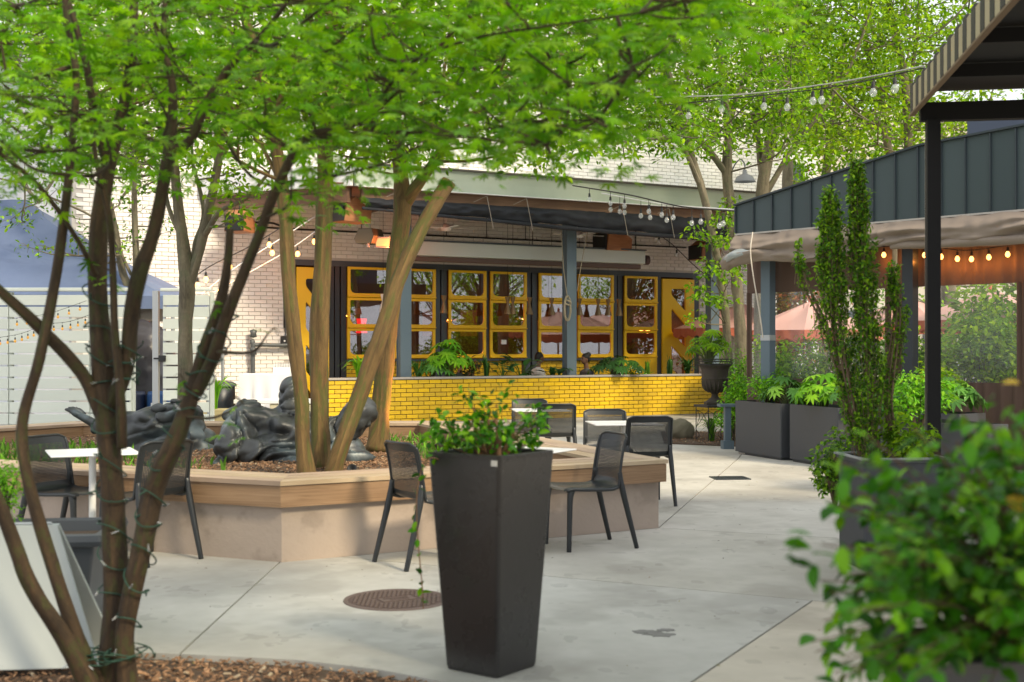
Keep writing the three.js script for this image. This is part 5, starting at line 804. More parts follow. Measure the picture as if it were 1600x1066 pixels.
  const wind = (list, turns, rr) => { const c = new THREE.CatmullRomCurve3(list.map(([x, y, d]) => P(x, y, d).sub(b))), pts = []; const n = turns * 7; for (let i = 0; i <= n; i++) { const q = c.getPoint(i / n), a = i / 7 * 6.283; pts.push(q.add(V(Math.cos(a) * rr, 0.02 * Math.sin(i * 1.3), Math.sin(a) * rr))); } part('cord', tube(pts, pts.map(() => 0.0035), 5, 3), green, o); pts.forEach((p, i) => { if (i % 3 === 0) { const dd = V(r() - 0.5, r() - 0.3, r() * 0.8).normalize().multiplyScalar(0.035); part('mini_bulb', tube([p, p.clone().add(dd)], [0.006, 0.003], 6, 1), i % 2 ? bulbOff : green, o); } }); };
  wind([[178, 940, 5.55], [176, 800, 5.55], [168, 660, 5.55], [160, 560, 5.57], [152, 430, 5.6]], 11, 0.068); wind([[200, 980, 5.45], [226, 850, 5.4], [245, 750, 5.4], [290, 640, 5.35], [320, 575, 5.33], [350, 500, 5.27]], 12, 0.06); wind([[196, 600, 5.5], [200, 570, 5.5], [204, 540, 5.5]], 5, 0.055); wind([[140, 1030, 5.5], [175, 1020, 5.5], [205, 1020, 5.45]], 6, 0.1);
}
{ // crape myrtles standing in the raised bed
  const ground = (x, y, d) => { const p = P(x, y, d); p.y = soilY(p.x, d) - 0.03; return p; };
  const cl = (n, seed, x0, x1, y0, y1, d0, d1, rr, k) => mass(n, seed, (r) => ({ p: P(lerp(x0, x1, r()), lerp(y0, y1, r()), lerp(d0, d1, r())), r: [rr * (0.7 + 0.6 * r()), rr * 0.55, rr * (0.7 + 0.6 * r())], n: k }));
  tree('crape_myrtle', 'crape myrtle trunk leaning slightly, foremost in the raised bed', ground(477, 742, 9.95), [
    [[480, 752, 9.95, 36], [474, 690, 9.95, 29], [470, 620, 9.95, 27], [455, 480, 9.95, 27], [448, 380, 9.95, 26], [441, 290, 9.9, 26], [424, 190, 9.9, 24], [404, 100, 9.8, 21], [380, 10, 9.7, 18], [350, -150, 9.6, 12]], [[424, 185, 9.9, 14], [470, 90, 9.7, 10], [520, -20, 9.5, 8], [560, -160, 9.4, 6]], [[404, 100, 9.8, 14], [330, 20, 10.2, 9], [250, -80, 10.5, 7]], [[441, 290, 9.9, 9], [400, 215, 10.2, 7], [350, 170, 10.6, 5]]], bark.crape,
    cl(120, 601, 100, 620, -300, 215, 8.8, 11.5, 0.45, 80), L.crape, G.oval, 0.075, 41, { group: 'crape myrtles in the raised bed', slim: 0.83, wob: 0.2 });
  tree('crape_myrtle', 'straight upright crape myrtle trunk between the two leaning ones', ground(499, 728, 10.4), [
    [[502, 735, 10.4, 42], [499, 650, 10.4, 35], [499, 520, 10.4, 34], [504, 400, 10.4, 33], [508, 300, 10.4, 32], [511, 200, 10.4, 28], [522, 90, 10.4, 25], [530, -20, 10.4, 20], [536, -220, 10.4, 13]], [[512, 190, 10.4, 16], [560, 100, 10.7, 11], [640, 10, 11, 8], [700, -120, 11.3, 6]], [[520, 100, 10.4, 14], [480, 20, 10.8, 10], [430, -100, 11, 7]]], bark.crape,
    cl(125, 602, 380, 880, -300, 215, 9.6, 12.5, 0.45, 80), L.crape, G.oval, 0.075, 42, { group: 'crape myrtles in the raised bed', slim: 0.83, wob: 0.2 });
  tree('crape_myrtle', 'leaning crape myrtle limb sawn off at its top', ground(522, 740, 10.0), [
    [[518, 750, 10.0, 36], [536, 690, 10.0, 30], [560, 622, 10.05, 30], [596, 520, 10.1, 30], [622, 440, 10.15, 30], [650, 375, 10.2, 29], [680, 318, 10.25, 28], [701, 284, 10.3, 27]]], bark.crape, [], L.crape, G.oval, 0.07, 43, { group: 'crape myrtles in the raised bed', slim: 0.83, wob: 0.2 });
  tree('crape_myrtle', 'thick crape myrtle trunk standing farther back with a forked top', ground(590, 698, 12.8), [
    [[588, 706, 12.8, 44], [594, 650, 12.8, 36], [602, 560, 12.8, 36], [614, 450, 12.8, 34], [624, 370, 12.8, 34], [629, 310, 12.8, 34], [624, 250, 12.8, 24], [614, 150, 12.8, 20], [612, 20, 12.8, 16], [606, -150, 12.8, 10]], [[632, 318, 12.8, 26], [655, 284, 12.75, 22], [682, 246, 12.7, 18], [720, 170, 12.6, 14], [750, 60, 12.5, 10], [790, -80, 12.4, 7]], [[618, 190, 12.8, 11], [560, 100, 13.2, 8], [500, 0, 13.5, 6]]], bark.crape,
    cl(140, 603, 420, 980, -260, 245, 11.8, 14.4, 0.5, 80), L.crape, G.oval, 0.078, 44, { group: 'crape myrtles in the raised bed', slim: 0.83, wob: 0.2 });
  tree('crape_myrtle', 'pale knotted crape myrtle at the back of the bed before the slat gate', ground(290, 690, 14.4), [
    [[290, 700, 14.4, 36], [289, 620, 14.4, 28], [290, 500, 14.4, 27], [292, 440, 14.4, 30], [284, 370, 14.4, 22], [276, 300, 14.4, 18], [268, 200, 14.3, 14], [250, 60, 14.2, 9]], [[295, 445, 14.4, 22], [312, 390, 14.4, 18], [326, 330, 14.4, 17], [340, 260, 14.3, 15], [355, 150, 14.2, 11], [372, 10, 14.1, 8]], [[318, 370, 14.4, 12], [345, 330, 14.2, 9], [385, 310, 14, 7], [420, 270, 13.9, 5]], [[298, 430, 14.4, 12], [306, 380, 14.6, 10], [318, 330, 14.8, 8], [300, 250, 15, 6]], [[284, 375, 14.4, 9], [262, 320, 14.5, 8], [258, 270, 14.6, 6]]], bark.grey,
    cl(120, 604, 60, 430, -180, 275, 13.2, 15.8, 0.45, 78).concat(cl(8, 605, 330, 420, 280, 345, 13.6, 14.2, 0.22, 26)), L.crape, G.oval, 0.075, 45, { trunks: 2, group: 'crape myrtles in the raised bed', slim: 0.83, wob: 0.2 });
}
{ // trees elsewhere
  const cl = (n, seed, x0, x1, y0, y1, d0, d1, rr, k) => mass(n, seed, (r) => ({ p: P(lerp(x0, x1, r()), lerp(y0, y1, r()), lerp(d0, d1, r())), r: [rr * (0.7 + 0.6 * r()), rr * 0.6, rr * (0.7 + 0.6 * r())], n: k }));
  const g0 = (x, d) => { const p = P(x, 600, d); p.y = 0; return p; };
  tree('yard_tree', 'slender tree with leafy sprigs up its leaning trunk beside the urn', g0(1138, 21), [
    Object.assign([[1140, 682, 21, 22], [1138, 560, 21, 17], [1130, 460, 21, 16], [1116, 380, 21, 15], [1098, 300, 21, 16], [1074, 220, 21, 14], [1052, 140, 21, 12], [1030, 60, 20.8, 10], [1000, -60, 20.5, 8]], { root: 1 }), [[1094, 290, 21, 10], [1060, 222, 20.6, 9], [1010, 218, 20.4, 6], [950, 225, 20.2, 4]], [[1070, 210, 21, 9], [1076, 130, 21.3, 8], [1066, 60, 21.5, 6]]], bark.grey,
    cl(130, 611, 880, 1140, -140, 235, 19.5, 22.5, 0.55, 80).concat(cl(16, 612, 1085, 1150, 300, 500, 20.4, 21.2, 0.22, 46)).concat(cl(6, 613, 880, 1010, 205, 245, 20, 20.6, 0.25, 26)), L.crape, G.oval, 0.085, 51, { slim: 0.78, wob: 0.2 });
  tree('yard_tree', 'taller grey tree with spreading limbs behind the urn', g0(1158, 22.5), [
    Object.assign([[1160, 672, 22.5, 30], [1157, 520, 22.5, 24], [1150, 420, 22.5, 22], [1142, 330, 22.5, 22], [1136, 270, 22.5, 22], [1138, 205, 22.5, 16], [1131, 135, 22.5, 15], [1124, 80, 22.5, 12], [1110, -60, 22.5, 8]], { root: 1 }), [[1136, 272, 22.5, 14], [1105, 232, 22.3, 12], [1070, 200, 22, 9], [1035, 160, 21.8, 7], [1000, 100, 21.6, 5]], [[1140, 190, 22.5, 12], [1156, 140, 22.6, 10], [1180, 90, 22.8, 8], [1200, 50, 23, 6]]], bark.grey,
    cl(160, 614, 980, 1260, -140, 235, 20.8, 24, 0.6, 80).concat(cl(5, 615, 1100, 1150, 300, 420, 21.6, 22.4, 0.25, 40)), L.crape, G.oval, 0.09, 52, { slim: 0.78, wob: 0.2 });
  tree('yard_tree', 'broad pale tree rising behind the near corner of the pavilion', g0(1190, 25), [
    Object.assign([[1188, 660, 25, 30], [1190, 420, 25, 28], [1192, 300, 25, 26], [1204, 220, 25, 24], [1222, 135, 25, 21], [1250, 60, 25, 17], [1280, -60, 25, 12]], { root: 1 }), [[1193, 310, 25, 14], [1240, 230, 25, 10], [1290, 165, 25, 9], [1330, 100, 25, 7], [1360, 20, 25, 5]], [[1194, 300, 25, 14], [1184, 200, 25.3, 11], [1190, 90, 25.6, 9]]], bark.grey,
    cl(170, 616, 1120, 1430, -140, 215, 23.5, 27, 0.7, 80), L.lime, G.oval, 0.10, 53, { slim: 0.75, wob: 0.2 });
  tree('yard_tree', 'bright green tree with thin stems left of the striped canopy', g0(1420, 27), [
    Object.assign([[1424, 640, 27, 20], [1421, 300, 27, 17], [1416, 140, 27, 15], [1402, 66, 27, 13], [1382, -40, 27, 9]], { root: 1 }), [[1418, 160, 27, 9], [1432, 60, 27, 7], [1440, -60, 27, 5]], Object.assign([[1400, 640, 28, 17], [1390, 240, 28, 15], [1340, 180, 28, 12], [1310, 100, 28, 9]], { root: 1 })], bark.grey,
    cl(190, 617, 1230, 1580, -140, 240, 25, 29.5, 0.75, 80), L.lime, G.oval, 0.11, 54, { trunks: 2, slim: 0.85 });
  tree('yard_tree', 'darker background tree between the white tower and the pavilion', g0(1290, 36), [Object.assign([[1290, 620, 36, 18], [1285, 350, 36, 16], [1300, 200, 36, 12], [1320, 60, 36, 8]], { root: 1 })], bark.grey, cl(120, 618, 1170, 1440, -60, 340, 33, 38, 1.0, 80), L.crape, G.oval, 0.16, 55);
  tree('yard_tree', 'background tree behind the clear curtain windows', g0(1480, 33), [Object.assign([[1480, 630, 33, 26], [1482, 420, 33, 22], [1470, 200, 33, 14]], { root: 1 }), Object.assign([[1228, 640, 31, 26], [1226, 430, 31, 23], [1232, 250, 31, 16]], { root: 1 })], bark.grey, cl(50, 619, 1380, 1680, 120, 480, 31, 36, 0.9, 60), L.crape, G.oval, 0.15, 56, { trunks: 2 });
  tree('yard_tree', 'thin small-leaved tree leaning over the blue tent', g0(190, 19.6), [Object.assign([[212, 690, 19.6, 15], [205, 480, 19.6, 13], [190, 420, 19.6, 12], [180, 360, 19.5, 10], [160, 280, 19.4, 7], [120, 200, 19.3, 5]], { root: 1 }), Object.assign([[214, 690, 19.4, 14], [213, 440, 19.4, 11], [210, 330, 19.4, 9], [208, 220, 19.4, 7], [200, 60, 19.4, 5]], { root: 1 }), [[205, 430, 19.5, 5], [160, 350, 19.3, 4], [60, 300, 19, 3]]], bark.grey,
    cl(40, 620, 10, 260, 250, 400, 18.6, 20.4, 0.3, 22).concat(cl(150, 621, -80, 340, -160, 255, 18, 22, 0.6, 80)), L.holly, G.oval, 0.07, 57, { trunks: 2 });
  for (const [x, d, k, label] of [[10.4, 20.6, 706, 'tall hedge clump facing the second window bay'], [12.2, 19.4, 707, 'tall hedge clump farther along the side yard'], [8.8, 22.6, 708, 'tall hedge clump beside the pink umbrellas'], [14.0, 18.0, 709, 'tall hedge clump at the end of the side yard']]) shrub('tall_hedge', label, 'hedge', V(x, 0, -d), 1.2, 1.7, 1.0, 2600, 0.14, L.lime, k, { lumps: 16 });
  // shrubs beyond the pavilion and in the side yard
  shrub('hedge_shrub', 'feathery green shrub inside the near clear window of the pavilion', 'shrub', V(4.55, 0, -20.6), 0.75, 1.0, 0.6, 3600, 0.08, L.lime, 701, { lumps: 16 }); shrub('hedge_shrub', 'green shrub behind the columnar hollies', 'shrub', V(5.5, 0, -20.9), 0.8, 1.05, 0.6, 3200, 0.08, L.lime, 702, { lumps: 14 }); shrub('hedge_shrub', 'green shrub behind the streaky clear window', 'shrub', V(6.9, 0, -21.4), 0.9, 0.95, 0.7, 3400, 0.10, L.lime, 703, { lumps: 14 }); shrub('hedge_shrub', 'tall green shrub deeper behind the clear curtain windows', 'shrub', V(8.1, 0, -21.6), 1.0, 1.25, 0.9, 3600, 0.11, L.lime, 704, { lumps: 14 });
  shrub('autumn_shrub', 'yellow and red leaved shrub above the near end of the pavilion parapet', 'shrub', P(1262, 420, 29).setY(0), 1.1, 2.5, 1.0, 3600, 0.12, L.autumn, 705, { lumps: 18 });
  shrub('bay_shrub', 'bright fine-leaved shrub between the urn and the box planters', 'shrub', P(1152, 640, 19.2).setY(0), 0.34, 0.62, 0.34, 1500, 0.06, L.fresh, 706, { lumps: 10 });
}
{ // trees in the side yard that the windows mirror
  const r = rng(909);
  [[11, 18.4, 'tree in the side yard mirrored by the second window bay'], [13.5, 24.5, 'tree in the side yard behind the pink umbrellas'], [16.5, 16.5, 'tree at the far side of the side yard'], [9.6, 21.3, 'tree rising over the hedge shrubs of the side yard']].forEach(([x, d, label], i) => {
    const base = V(x, 0, -d), o = thing('yard_tree', label, 'tree', base), list = [], tw = []; const top = V(0.3, 4.4, 0.2);
    part('trunk', tube([V(0, 0, 0), V(0.1, 1.6, 0), V(0.1, 3.0, 0.1), top], [0.2, 0.16, 0.13, 0.08], 10, 5, 0.12, i), bark.grey, o);
    for (let k = 0; k < 34; k++) { const a = r() * 6.28, q = 1.9 * Math.sqrt(r()), y = 2.7 + 3 * r(), c = V(Math.cos(a) * q, y, Math.sin(a) * q); tw.push(tube([V(0.1, 2.2 + r(), 0.1), c.clone().multiplyScalar(0.6).setY(y * 0.85), c], [0.03, 0.02, 0.008], 5, 3)); clump(list, c.clone().add(base), 0.6, 0.4, 0.6, 56, 0.11, r, 1, 1); }
    part('limbs', tw, bark.grey, o); foliage(o, 'crown', G.oval, L.lime, list, 0, 30 + i);
  });
}
// ---------------------------------------------------------------- chairs and tables
const perf = texture(256, (u, v) => { const f = (a, b) => { const x = (a * 16) % 1, y = (b * 16) % 1; return Math.abs(x - 0.5) + Math.abs(y - 0.5); }; return f(u, v) < 0.31 ? 0 : 1; }, 0.176, false);
const plastic = std({ color: rgb(0.019, 0.022, 0.024), roughness: 0.36, bumpMap: T.fine, bumpScale: 0.0002, side: THREE.DoubleSide }), meshPlastic = std({ color: rgb(0.019, 0.022, 0.024), roughness: 0.4, alphaMap: perf, transparent: true, side: THREE.DoubleSide });
const chairProto = (() => {
  const o = new THREE.Group(), W = 0.225;
  const prof = new THREE.CatmullRomCurve3([[0.245, 0.436], [0.22, 0.452], [0.08, 0.449], [-0.10, 0.444], [-0.185, 0.456], [-0.218, 0.50], [-0.232, 0.58], [-0.252, 0.70], [-0.285, 0.835]].map(([z, y]) => V(0, y, z)));
  const sheet = (u0, u1, v0, v1, nu, nv, off) => { const pos = [], uv = [], idx = []; for (let j = 0; j <= nv; j++) for (let i = 0; i <= nu; i++) { const v = lerp(v0, v1, j / nv), x = lerp(u0, u1, i / nu), p = prof.getPointAt(v), e = Math.abs(x) / W, back = sstep(v, 0.48, 0.62), half = W * (v < 0.12 ? 0.97 : 1) * (1 - 0.09 * back * (v - 0.5)); const lift = (1 - back) * (0.012 * e * e - (e > 0.94 ? 0.008 : 0)), fwd = back * 0.035 * e * e; const corner = v > 0.94 && e > 0.78 ? -0.03 * ((v - 0.94) / 0.06) * Math.pow((e - 0.78) / 0.22, 2) : 0; pos.push(x / W * half, p.y + lift + corner, p.z + fwd + off); uv.push(x, v * 0.85); } for (let j = 0; j < nv; j++) for (let i = 0; i < nu; i++) { const a = j * (nu + 1) + i, b = a + nu + 1; idx.push(a, a + 1, b, a + 1, b + 1, b); } const g = new THREE.BufferGeometry(); g.setAttribute('position', new THREE.Float32BufferAttribute(pos, 3)); g.setAttribute('uv', new THREE.Float32BufferAttribute(uv, 2)); g.setIndex(idx); g.computeVertexNormals(); return g; };
  const seam = 0.53, frame = (v0, v1, t0, t1) => [sheet(-W, -0.185, v0, v1, 3, 14, 0), sheet(0.185, W, v0, v1, 3, 14, 0), sheet(-0.185, 0.185, v0, t0, 10, 4, 0), sheet(-0.185, 0.185, t1, v1, 10, 4, 0)];
  const seat = part('seat', frame(0, seam, 0.05, 0.46), plastic, o); part('seat_mesh', sheet(-0.185, 0.185, 0.05, 0.46, 12, 12, 0), meshPlastic, seat);
  const rimPts = (v0, v1, s) => Array.from({ length: 9 }, (_, i) => { const v = lerp(v0, v1, i / 8), p = prof.getPointAt(v), back = sstep(v, 0.48, 0.62); return V(s * W * (1 - 0.09 * back * (v - 0.5)) * (v < 0.12 ? 0.97 : 1), p.y - 0.004 - (v > 0.98 ? 0.02 : 0), p.z + back * 0.035); });
  for (const s of [-1, 1]) part('seat_rail', tube(rimPts(0.02, seam, s), Array(9).fill(0.0125), 8, 2), plastic, o);
  const back = part('backrest', frame(seam, 1, 0.60, 0.93), plastic, o); part('back_mesh', sheet(-0.185, 0.185, 0.60, 0.93, 12, 14, 0), meshPlastic, back);
  part('back_rim', [...[-1, 1].map((s) => tube(rimPts(seam, 1, s), Array(9).fill(0.0105), 8, 2)), tube(Array.from({ length: 9 }, (_, i) => { const x = lerp(-W, W, i / 8) * 0.95, e = Math.abs(x) / W; return V(x, 0.834 - (e > 0.8 ? 0.022 : 0), -0.285 + 0.035 * e * e); }), Array(9).fill(0.009), 8, 2)], plastic, o);
  for (const s of [-1, 1]) { part('leg', tube([V(s * 0.195, 0.44, 0.185), V(s * 0.203, 0.36, 0.2), V(s * 0.212, 0.0, 0.212)], [0.03, 0.0225, 0.019], 8, 4), plastic, o); part('leg', tube([V(s * 0.205, 0.56, -0.20), V(s * 0.212, 0.42, -0.222), V(s * 0.225, 0.0, -0.33)], [0.018, 0.024, 0.0175], 8, 4), plastic, o); }
  return o;
})();
function chair(x, d, fx, fd, label) { const c = chairProto.clone(); c.name = numbered('chair'); c.position.set(x, 0.001, -d); c.rotation.y = Math.atan2(fx, -fd); c.userData = {}; scene.add(c); return meta(c, label, 'chair', 'perforated grey plastic chairs'); }
chair(-3.17, 9.04, 0.92, -0.38, 'grey perforated chair behind the maple stems facing the round white table edge'.replace('round ', ''));
chair(-2.57, 8.80, -0.8, 0.6, 'grey perforated chair behind the forked maple stem seen from its back');
chair(-0.55, 8.66, 0.83, 0.56, 'grey perforated chair half hidden behind the tall tapered planter');
chair(0.53, 9.35, -0.93, -0.37, 'grey perforated chair right of the tall tapered planter, all four legs clear of the bench');
chair(1.25, 12.0, -0.16, 0.98, 'grey perforated chair seen from behind past the bench corner');
chair(0.98, 12.86, 0.05, -1, 'grey perforated chair facing the one at the bench corner across a table');
chair(0.49, 14.65, -0.1, 0.99, 'grey perforated chair seen from behind before the yellow wall');
chair(0.24, 15.5, 0.08, -1, 'grey perforated chair nearest the yellow brick wall, behind a white table');
function table(x, d, turn, label, w = 0.62) { const o = thing('cafe_table', label, 'table', V(x, 0, -d), turn, 'white cafe tables'); part('top', rbox(w, 0.012, w, 0.006, 0, 0.734, 0), M.whiteTop, o); part('column', cyl(0.025, 0.025, 0.715, 0, 0.012, 0, 14), M.white, o); part('base', [rbox(0.36, 0.014, 0.07, 0.004, 0, 0.008, 0), rbox(0.07, 0.0135, 0.36, 0.004, 0, 0.008, 0)], M.white, o); part('spider', [box(0.4, 0.012, 0.03, 0, 0.721, 0), box(0.03, 0.0118, 0.4, 0, 0.721, 0)], M.white, o); }
table(-2.98, 8.93, 0.42, 'white cafe table behind the maple stems', 0.6); table(0.05, 9.08, -0.54, 'white cafe table behind the tall tapered planter'); table(1.1, 12.42, 0.1, 'white cafe table past the bench corner', 0.66); table(0.34, 15.08, 0.1, 'white cafe table closest to the yellow wall', 0.66);

// ---------------------------------------------------------------- planters
function loft(sections, n = 6, rc = 0.02) {            // rounded-square rings [half-width, y]
  const ring = (h) => { const out = []; for (const [sx, sz, a0] of [[1, 1, 0], [-1, 1, 90], [-1, -1, 180], [1, -1, 270]]) for (let i = 0; i <= n; i++) { const a = (a0 + 90 * i / n) * Math.PI / 180; out.push([sx * (h[0] - rc) + rc * Math.cos(a), sz * (h[1] - rc) + rc * Math.sin(a)]); } return out; };
  const pos = [], uv = [], idx = []; const m = 4 * (n + 1);
  sections.forEach(([hx, y, hz]) => { const q = ring([hx, hz ?? hx]); q.push(q[0]); let l = 0; q.forEach(([x, z], i) => { if (i) l += Math.hypot(x - q[i - 1][0], z - q[i - 1][1]); pos.push(x, y, z); uv.push(l, y); }); });
  for (let j = 0; j < sections.length - 1; j++) for (let i = 0; i < m; i++) { const a = j * (m + 1) + i, b = a + m + 1; idx.push(a, b, a + 1, a + 1, b, b + 1); }
  const g = new THREE.BufferGeometry(); g.setAttribute('position', new THREE.Float32BufferAttribute(pos, 3)); g.setAttribute('uv', new THREE.Float32BufferAttribute(uv, 2)); g.setIndex(idx); return facet(g);
}
function facet(g) { const n = g.toNonIndexed(); n.computeVertexNormals(); return n; }
const potDark = phys({ color: rgb(0.023, 0.0215, 0.021), roughness: 0.30, clearcoat: 0.25, clearcoatRoughness: 0.3, roughnessMap: texture(512, (u, v) => 0.75 + 0.5 * sstep(nA(u, v), 0.4, 0.62) + 0.2 * nC(u, v), 0.7, false), bumpMap: T.stucco, bumpScale: 0.0012, map: texture(512, (u, v) => { const a = nA(u, v), s = nB(u, v); return [1, 1, 1].map((x) => x * (0.75 + 0.5 * a) * (0.85 + 0.3 * s)); }, 0.9) });
const boxDark = std({ color: rgb(0.052, 0.056, 0.064), roughness: 0.6, bumpMap: T.stucco, bumpScale: 0.001 });
function pot(name, label, x, d, turn, secs, mat, soilAt, soilW, soilD) { const o = thing(name, label, 'planter', V(x, 0, -d), turn); part('body', loft(secs), mat, o); part('soil', box(soilW * 2, 0.02, (soilD || soilW) * 2, 0, soilAt, 0), M.soil, o); return o; }
{
  const o = pot('tall_planter', 'tall tapered square dark planter standing foremost on the concrete', -0.095, 5.80, 0.92, [[0.13, 0.0], [0.148, 0.004], [0.152, 0.02], [0.209, 0.975], [0.211, 0.995], [0.207, 1.0], [0.194, 1.0], [0.190, 0.995], [0.184, 0.91], [0.18, 0.89]], potDark, 0.935, 0.185);
  part('corner_tag', rbox(0.003, 0.026, 0.034, 0.001, -0.2095, 0.965, 0.18), std({ color: rgb(0.55, 0.53, 0.48), roughness: 0.6 }), o);
  // its scrubby plant and trailing vine
  const base = V(-0.095, 0.93, -5.80), p = thing('planter_shrub', 'scrubby green shrub with dry twigs in the tall tapered planter', 'shrub', base), r = rng(33), list = [], tw = [];
  for (let k = 0; k < 34; k++) { const a = r() * 6.28, q = 0.06 + 0.24 * r(), h = 0.08 + 0.3 * r() * (1.1 - q * 2), c = V(Math.cos(a) * q - 0.03, h, Math.sin(a) * q * 0.8); tw.push(tube([V(0.02 * Math.cos(a), -0.01, 0.02 * Math.sin(a)), c.clone().multiplyScalar(0.5).setY(h * 0.65), c], [0.005, 0.0035, 0.002], 5, 3)); clump(list, c.clone().add(base), 0.065, 0.055, 0.065, 15, 0.04, r, 1.1, 1.0); }
  tw.push(tube([V(0.03, -0.02, 0.08), V(0.035, 0.12, 0.085), V(0.02, 0.22, 0.07)], [0.014, 0.012, 0.008], 7, 4, 0.2, 3));
  const vine = [V(-0.2, 0.02, 0.05), V(-0.29, 0.04, 0.12), V(-0.33, -0.1, 0.16), V(-0.33, -0.3, 0.14), V(-0.31, -0.5, 0.16), V(-0.3, -0.62, 0.2)], vc = new THREE.CatmullRomCurve3(vine); tw.push(tube(vine, vine.map(() => 0.003), 5, 5));
  for (let i = 0; i < 26; i++) { const q = vc.getPoint(i / 26).add(base); leafAt(list, q, r() * 6.28, 0.045, r, 1.2, 1); } for (let i = 0; i < 22; i++) leafAt(list, V(-0.27 + 0.3 * r(), 1.18 + 0.14 * r(), -5.7 + 0.2 * r()), r() * 6.28, 0.04, r, 1.2, 1);
  part('twigs', tw, std({ color: rgb(0.16, 0.09, 0.045), roughness: 0.9 }), p); foliage(p, 'foliage', G.ovalBig, L.bush, list, 300, 34);
  const dry = []; for (let i = 0; i < 130; i++) { const a = r() * 6.28, q = 0.11 * Math.sqrt(r()); leafAt(dry, V(base.x + Math.cos(a) * q, base.y + 0.06 + 0.22 * r(), base.z + Math.sin(a) * q), r() * 6.28, 0.03, r, 1.4, 1.4); } foliage(p, 'dry_foliage', G.narrow, leafColors([[0.16, 0.08, 0.03], [0.10, 0.07, 0.02], [0.22, 0.12, 0.05]], 0.1, 0.3), dry, 0, 5);
}
{ // grey trough planter and board at the left edge
  const o = pot('rim_planter', 'grey tapered planter with a thick rolled rim behind the white board', -2.55, 6.62, 0.12, [[0.33, 0.0, 0.24], [0.34, 0.01, 0.25], [0.40, 0.46, 0.31], [0.405, 0.465, 0.315], [0.445, 0.475, 0.355], [0.455, 0.50, 0.365], [0.445, 0.53, 0.355], [0.41, 0.535, 0.32], [0.40, 0.52, 0.31], [0.385, 0.45, 0.295]], std({ color: rgb(0.075, 0.082, 0.092), roughness: 0.5, bumpMap: T.stucco, bumpScale: 0.0008 }), 0.455, 0.385, 0.29);
  shrub('cypress_shrub', 'bright green feathery cypress in the grey rimmed planter', 'shrub', V(-2.73, 0.46, -6.7), 0.15, 0.27, 0.15, 1300, 0.032, L.fresh, 44, { geo: G.narrow, lumps: 14 });
  const s = thing('board_sign', 'blank white folding board leaning open at the left edge', 'board sign', V(-2.47, 0, -5.9), 0.12), wm = std({ color: rgb(0.40, 0.44, 0.43), roughness: 0.55, map: texture(256, (u, v) => { const a = nB(u * 1, v * 0.2); return [1, 1, 1].map((x) => x * (0.9 + 0.16 * a)); }, 0.8) });
  for (const [k, nm] of [[1, 'front_panel'], [-1, 'rear_panel']]) { const g = extrude(new THREE.Shape([[-0.56, -0.66], [0.56, -0.66], [0.33, 0], [-0.33, 0]].map((p) => new THREE.Vector2(...p))), 0.022, 0.004).translate(0, 0, -0.011); g.rotateX(-k * 0.28).translate(0, 0.64, k * 0.014); part(nm, g, wm, s); } part('hinge', bar(V(-0.3, 0.645, 0), V(0.3, 0.645, 0), 0.008), M.galv, s);
}
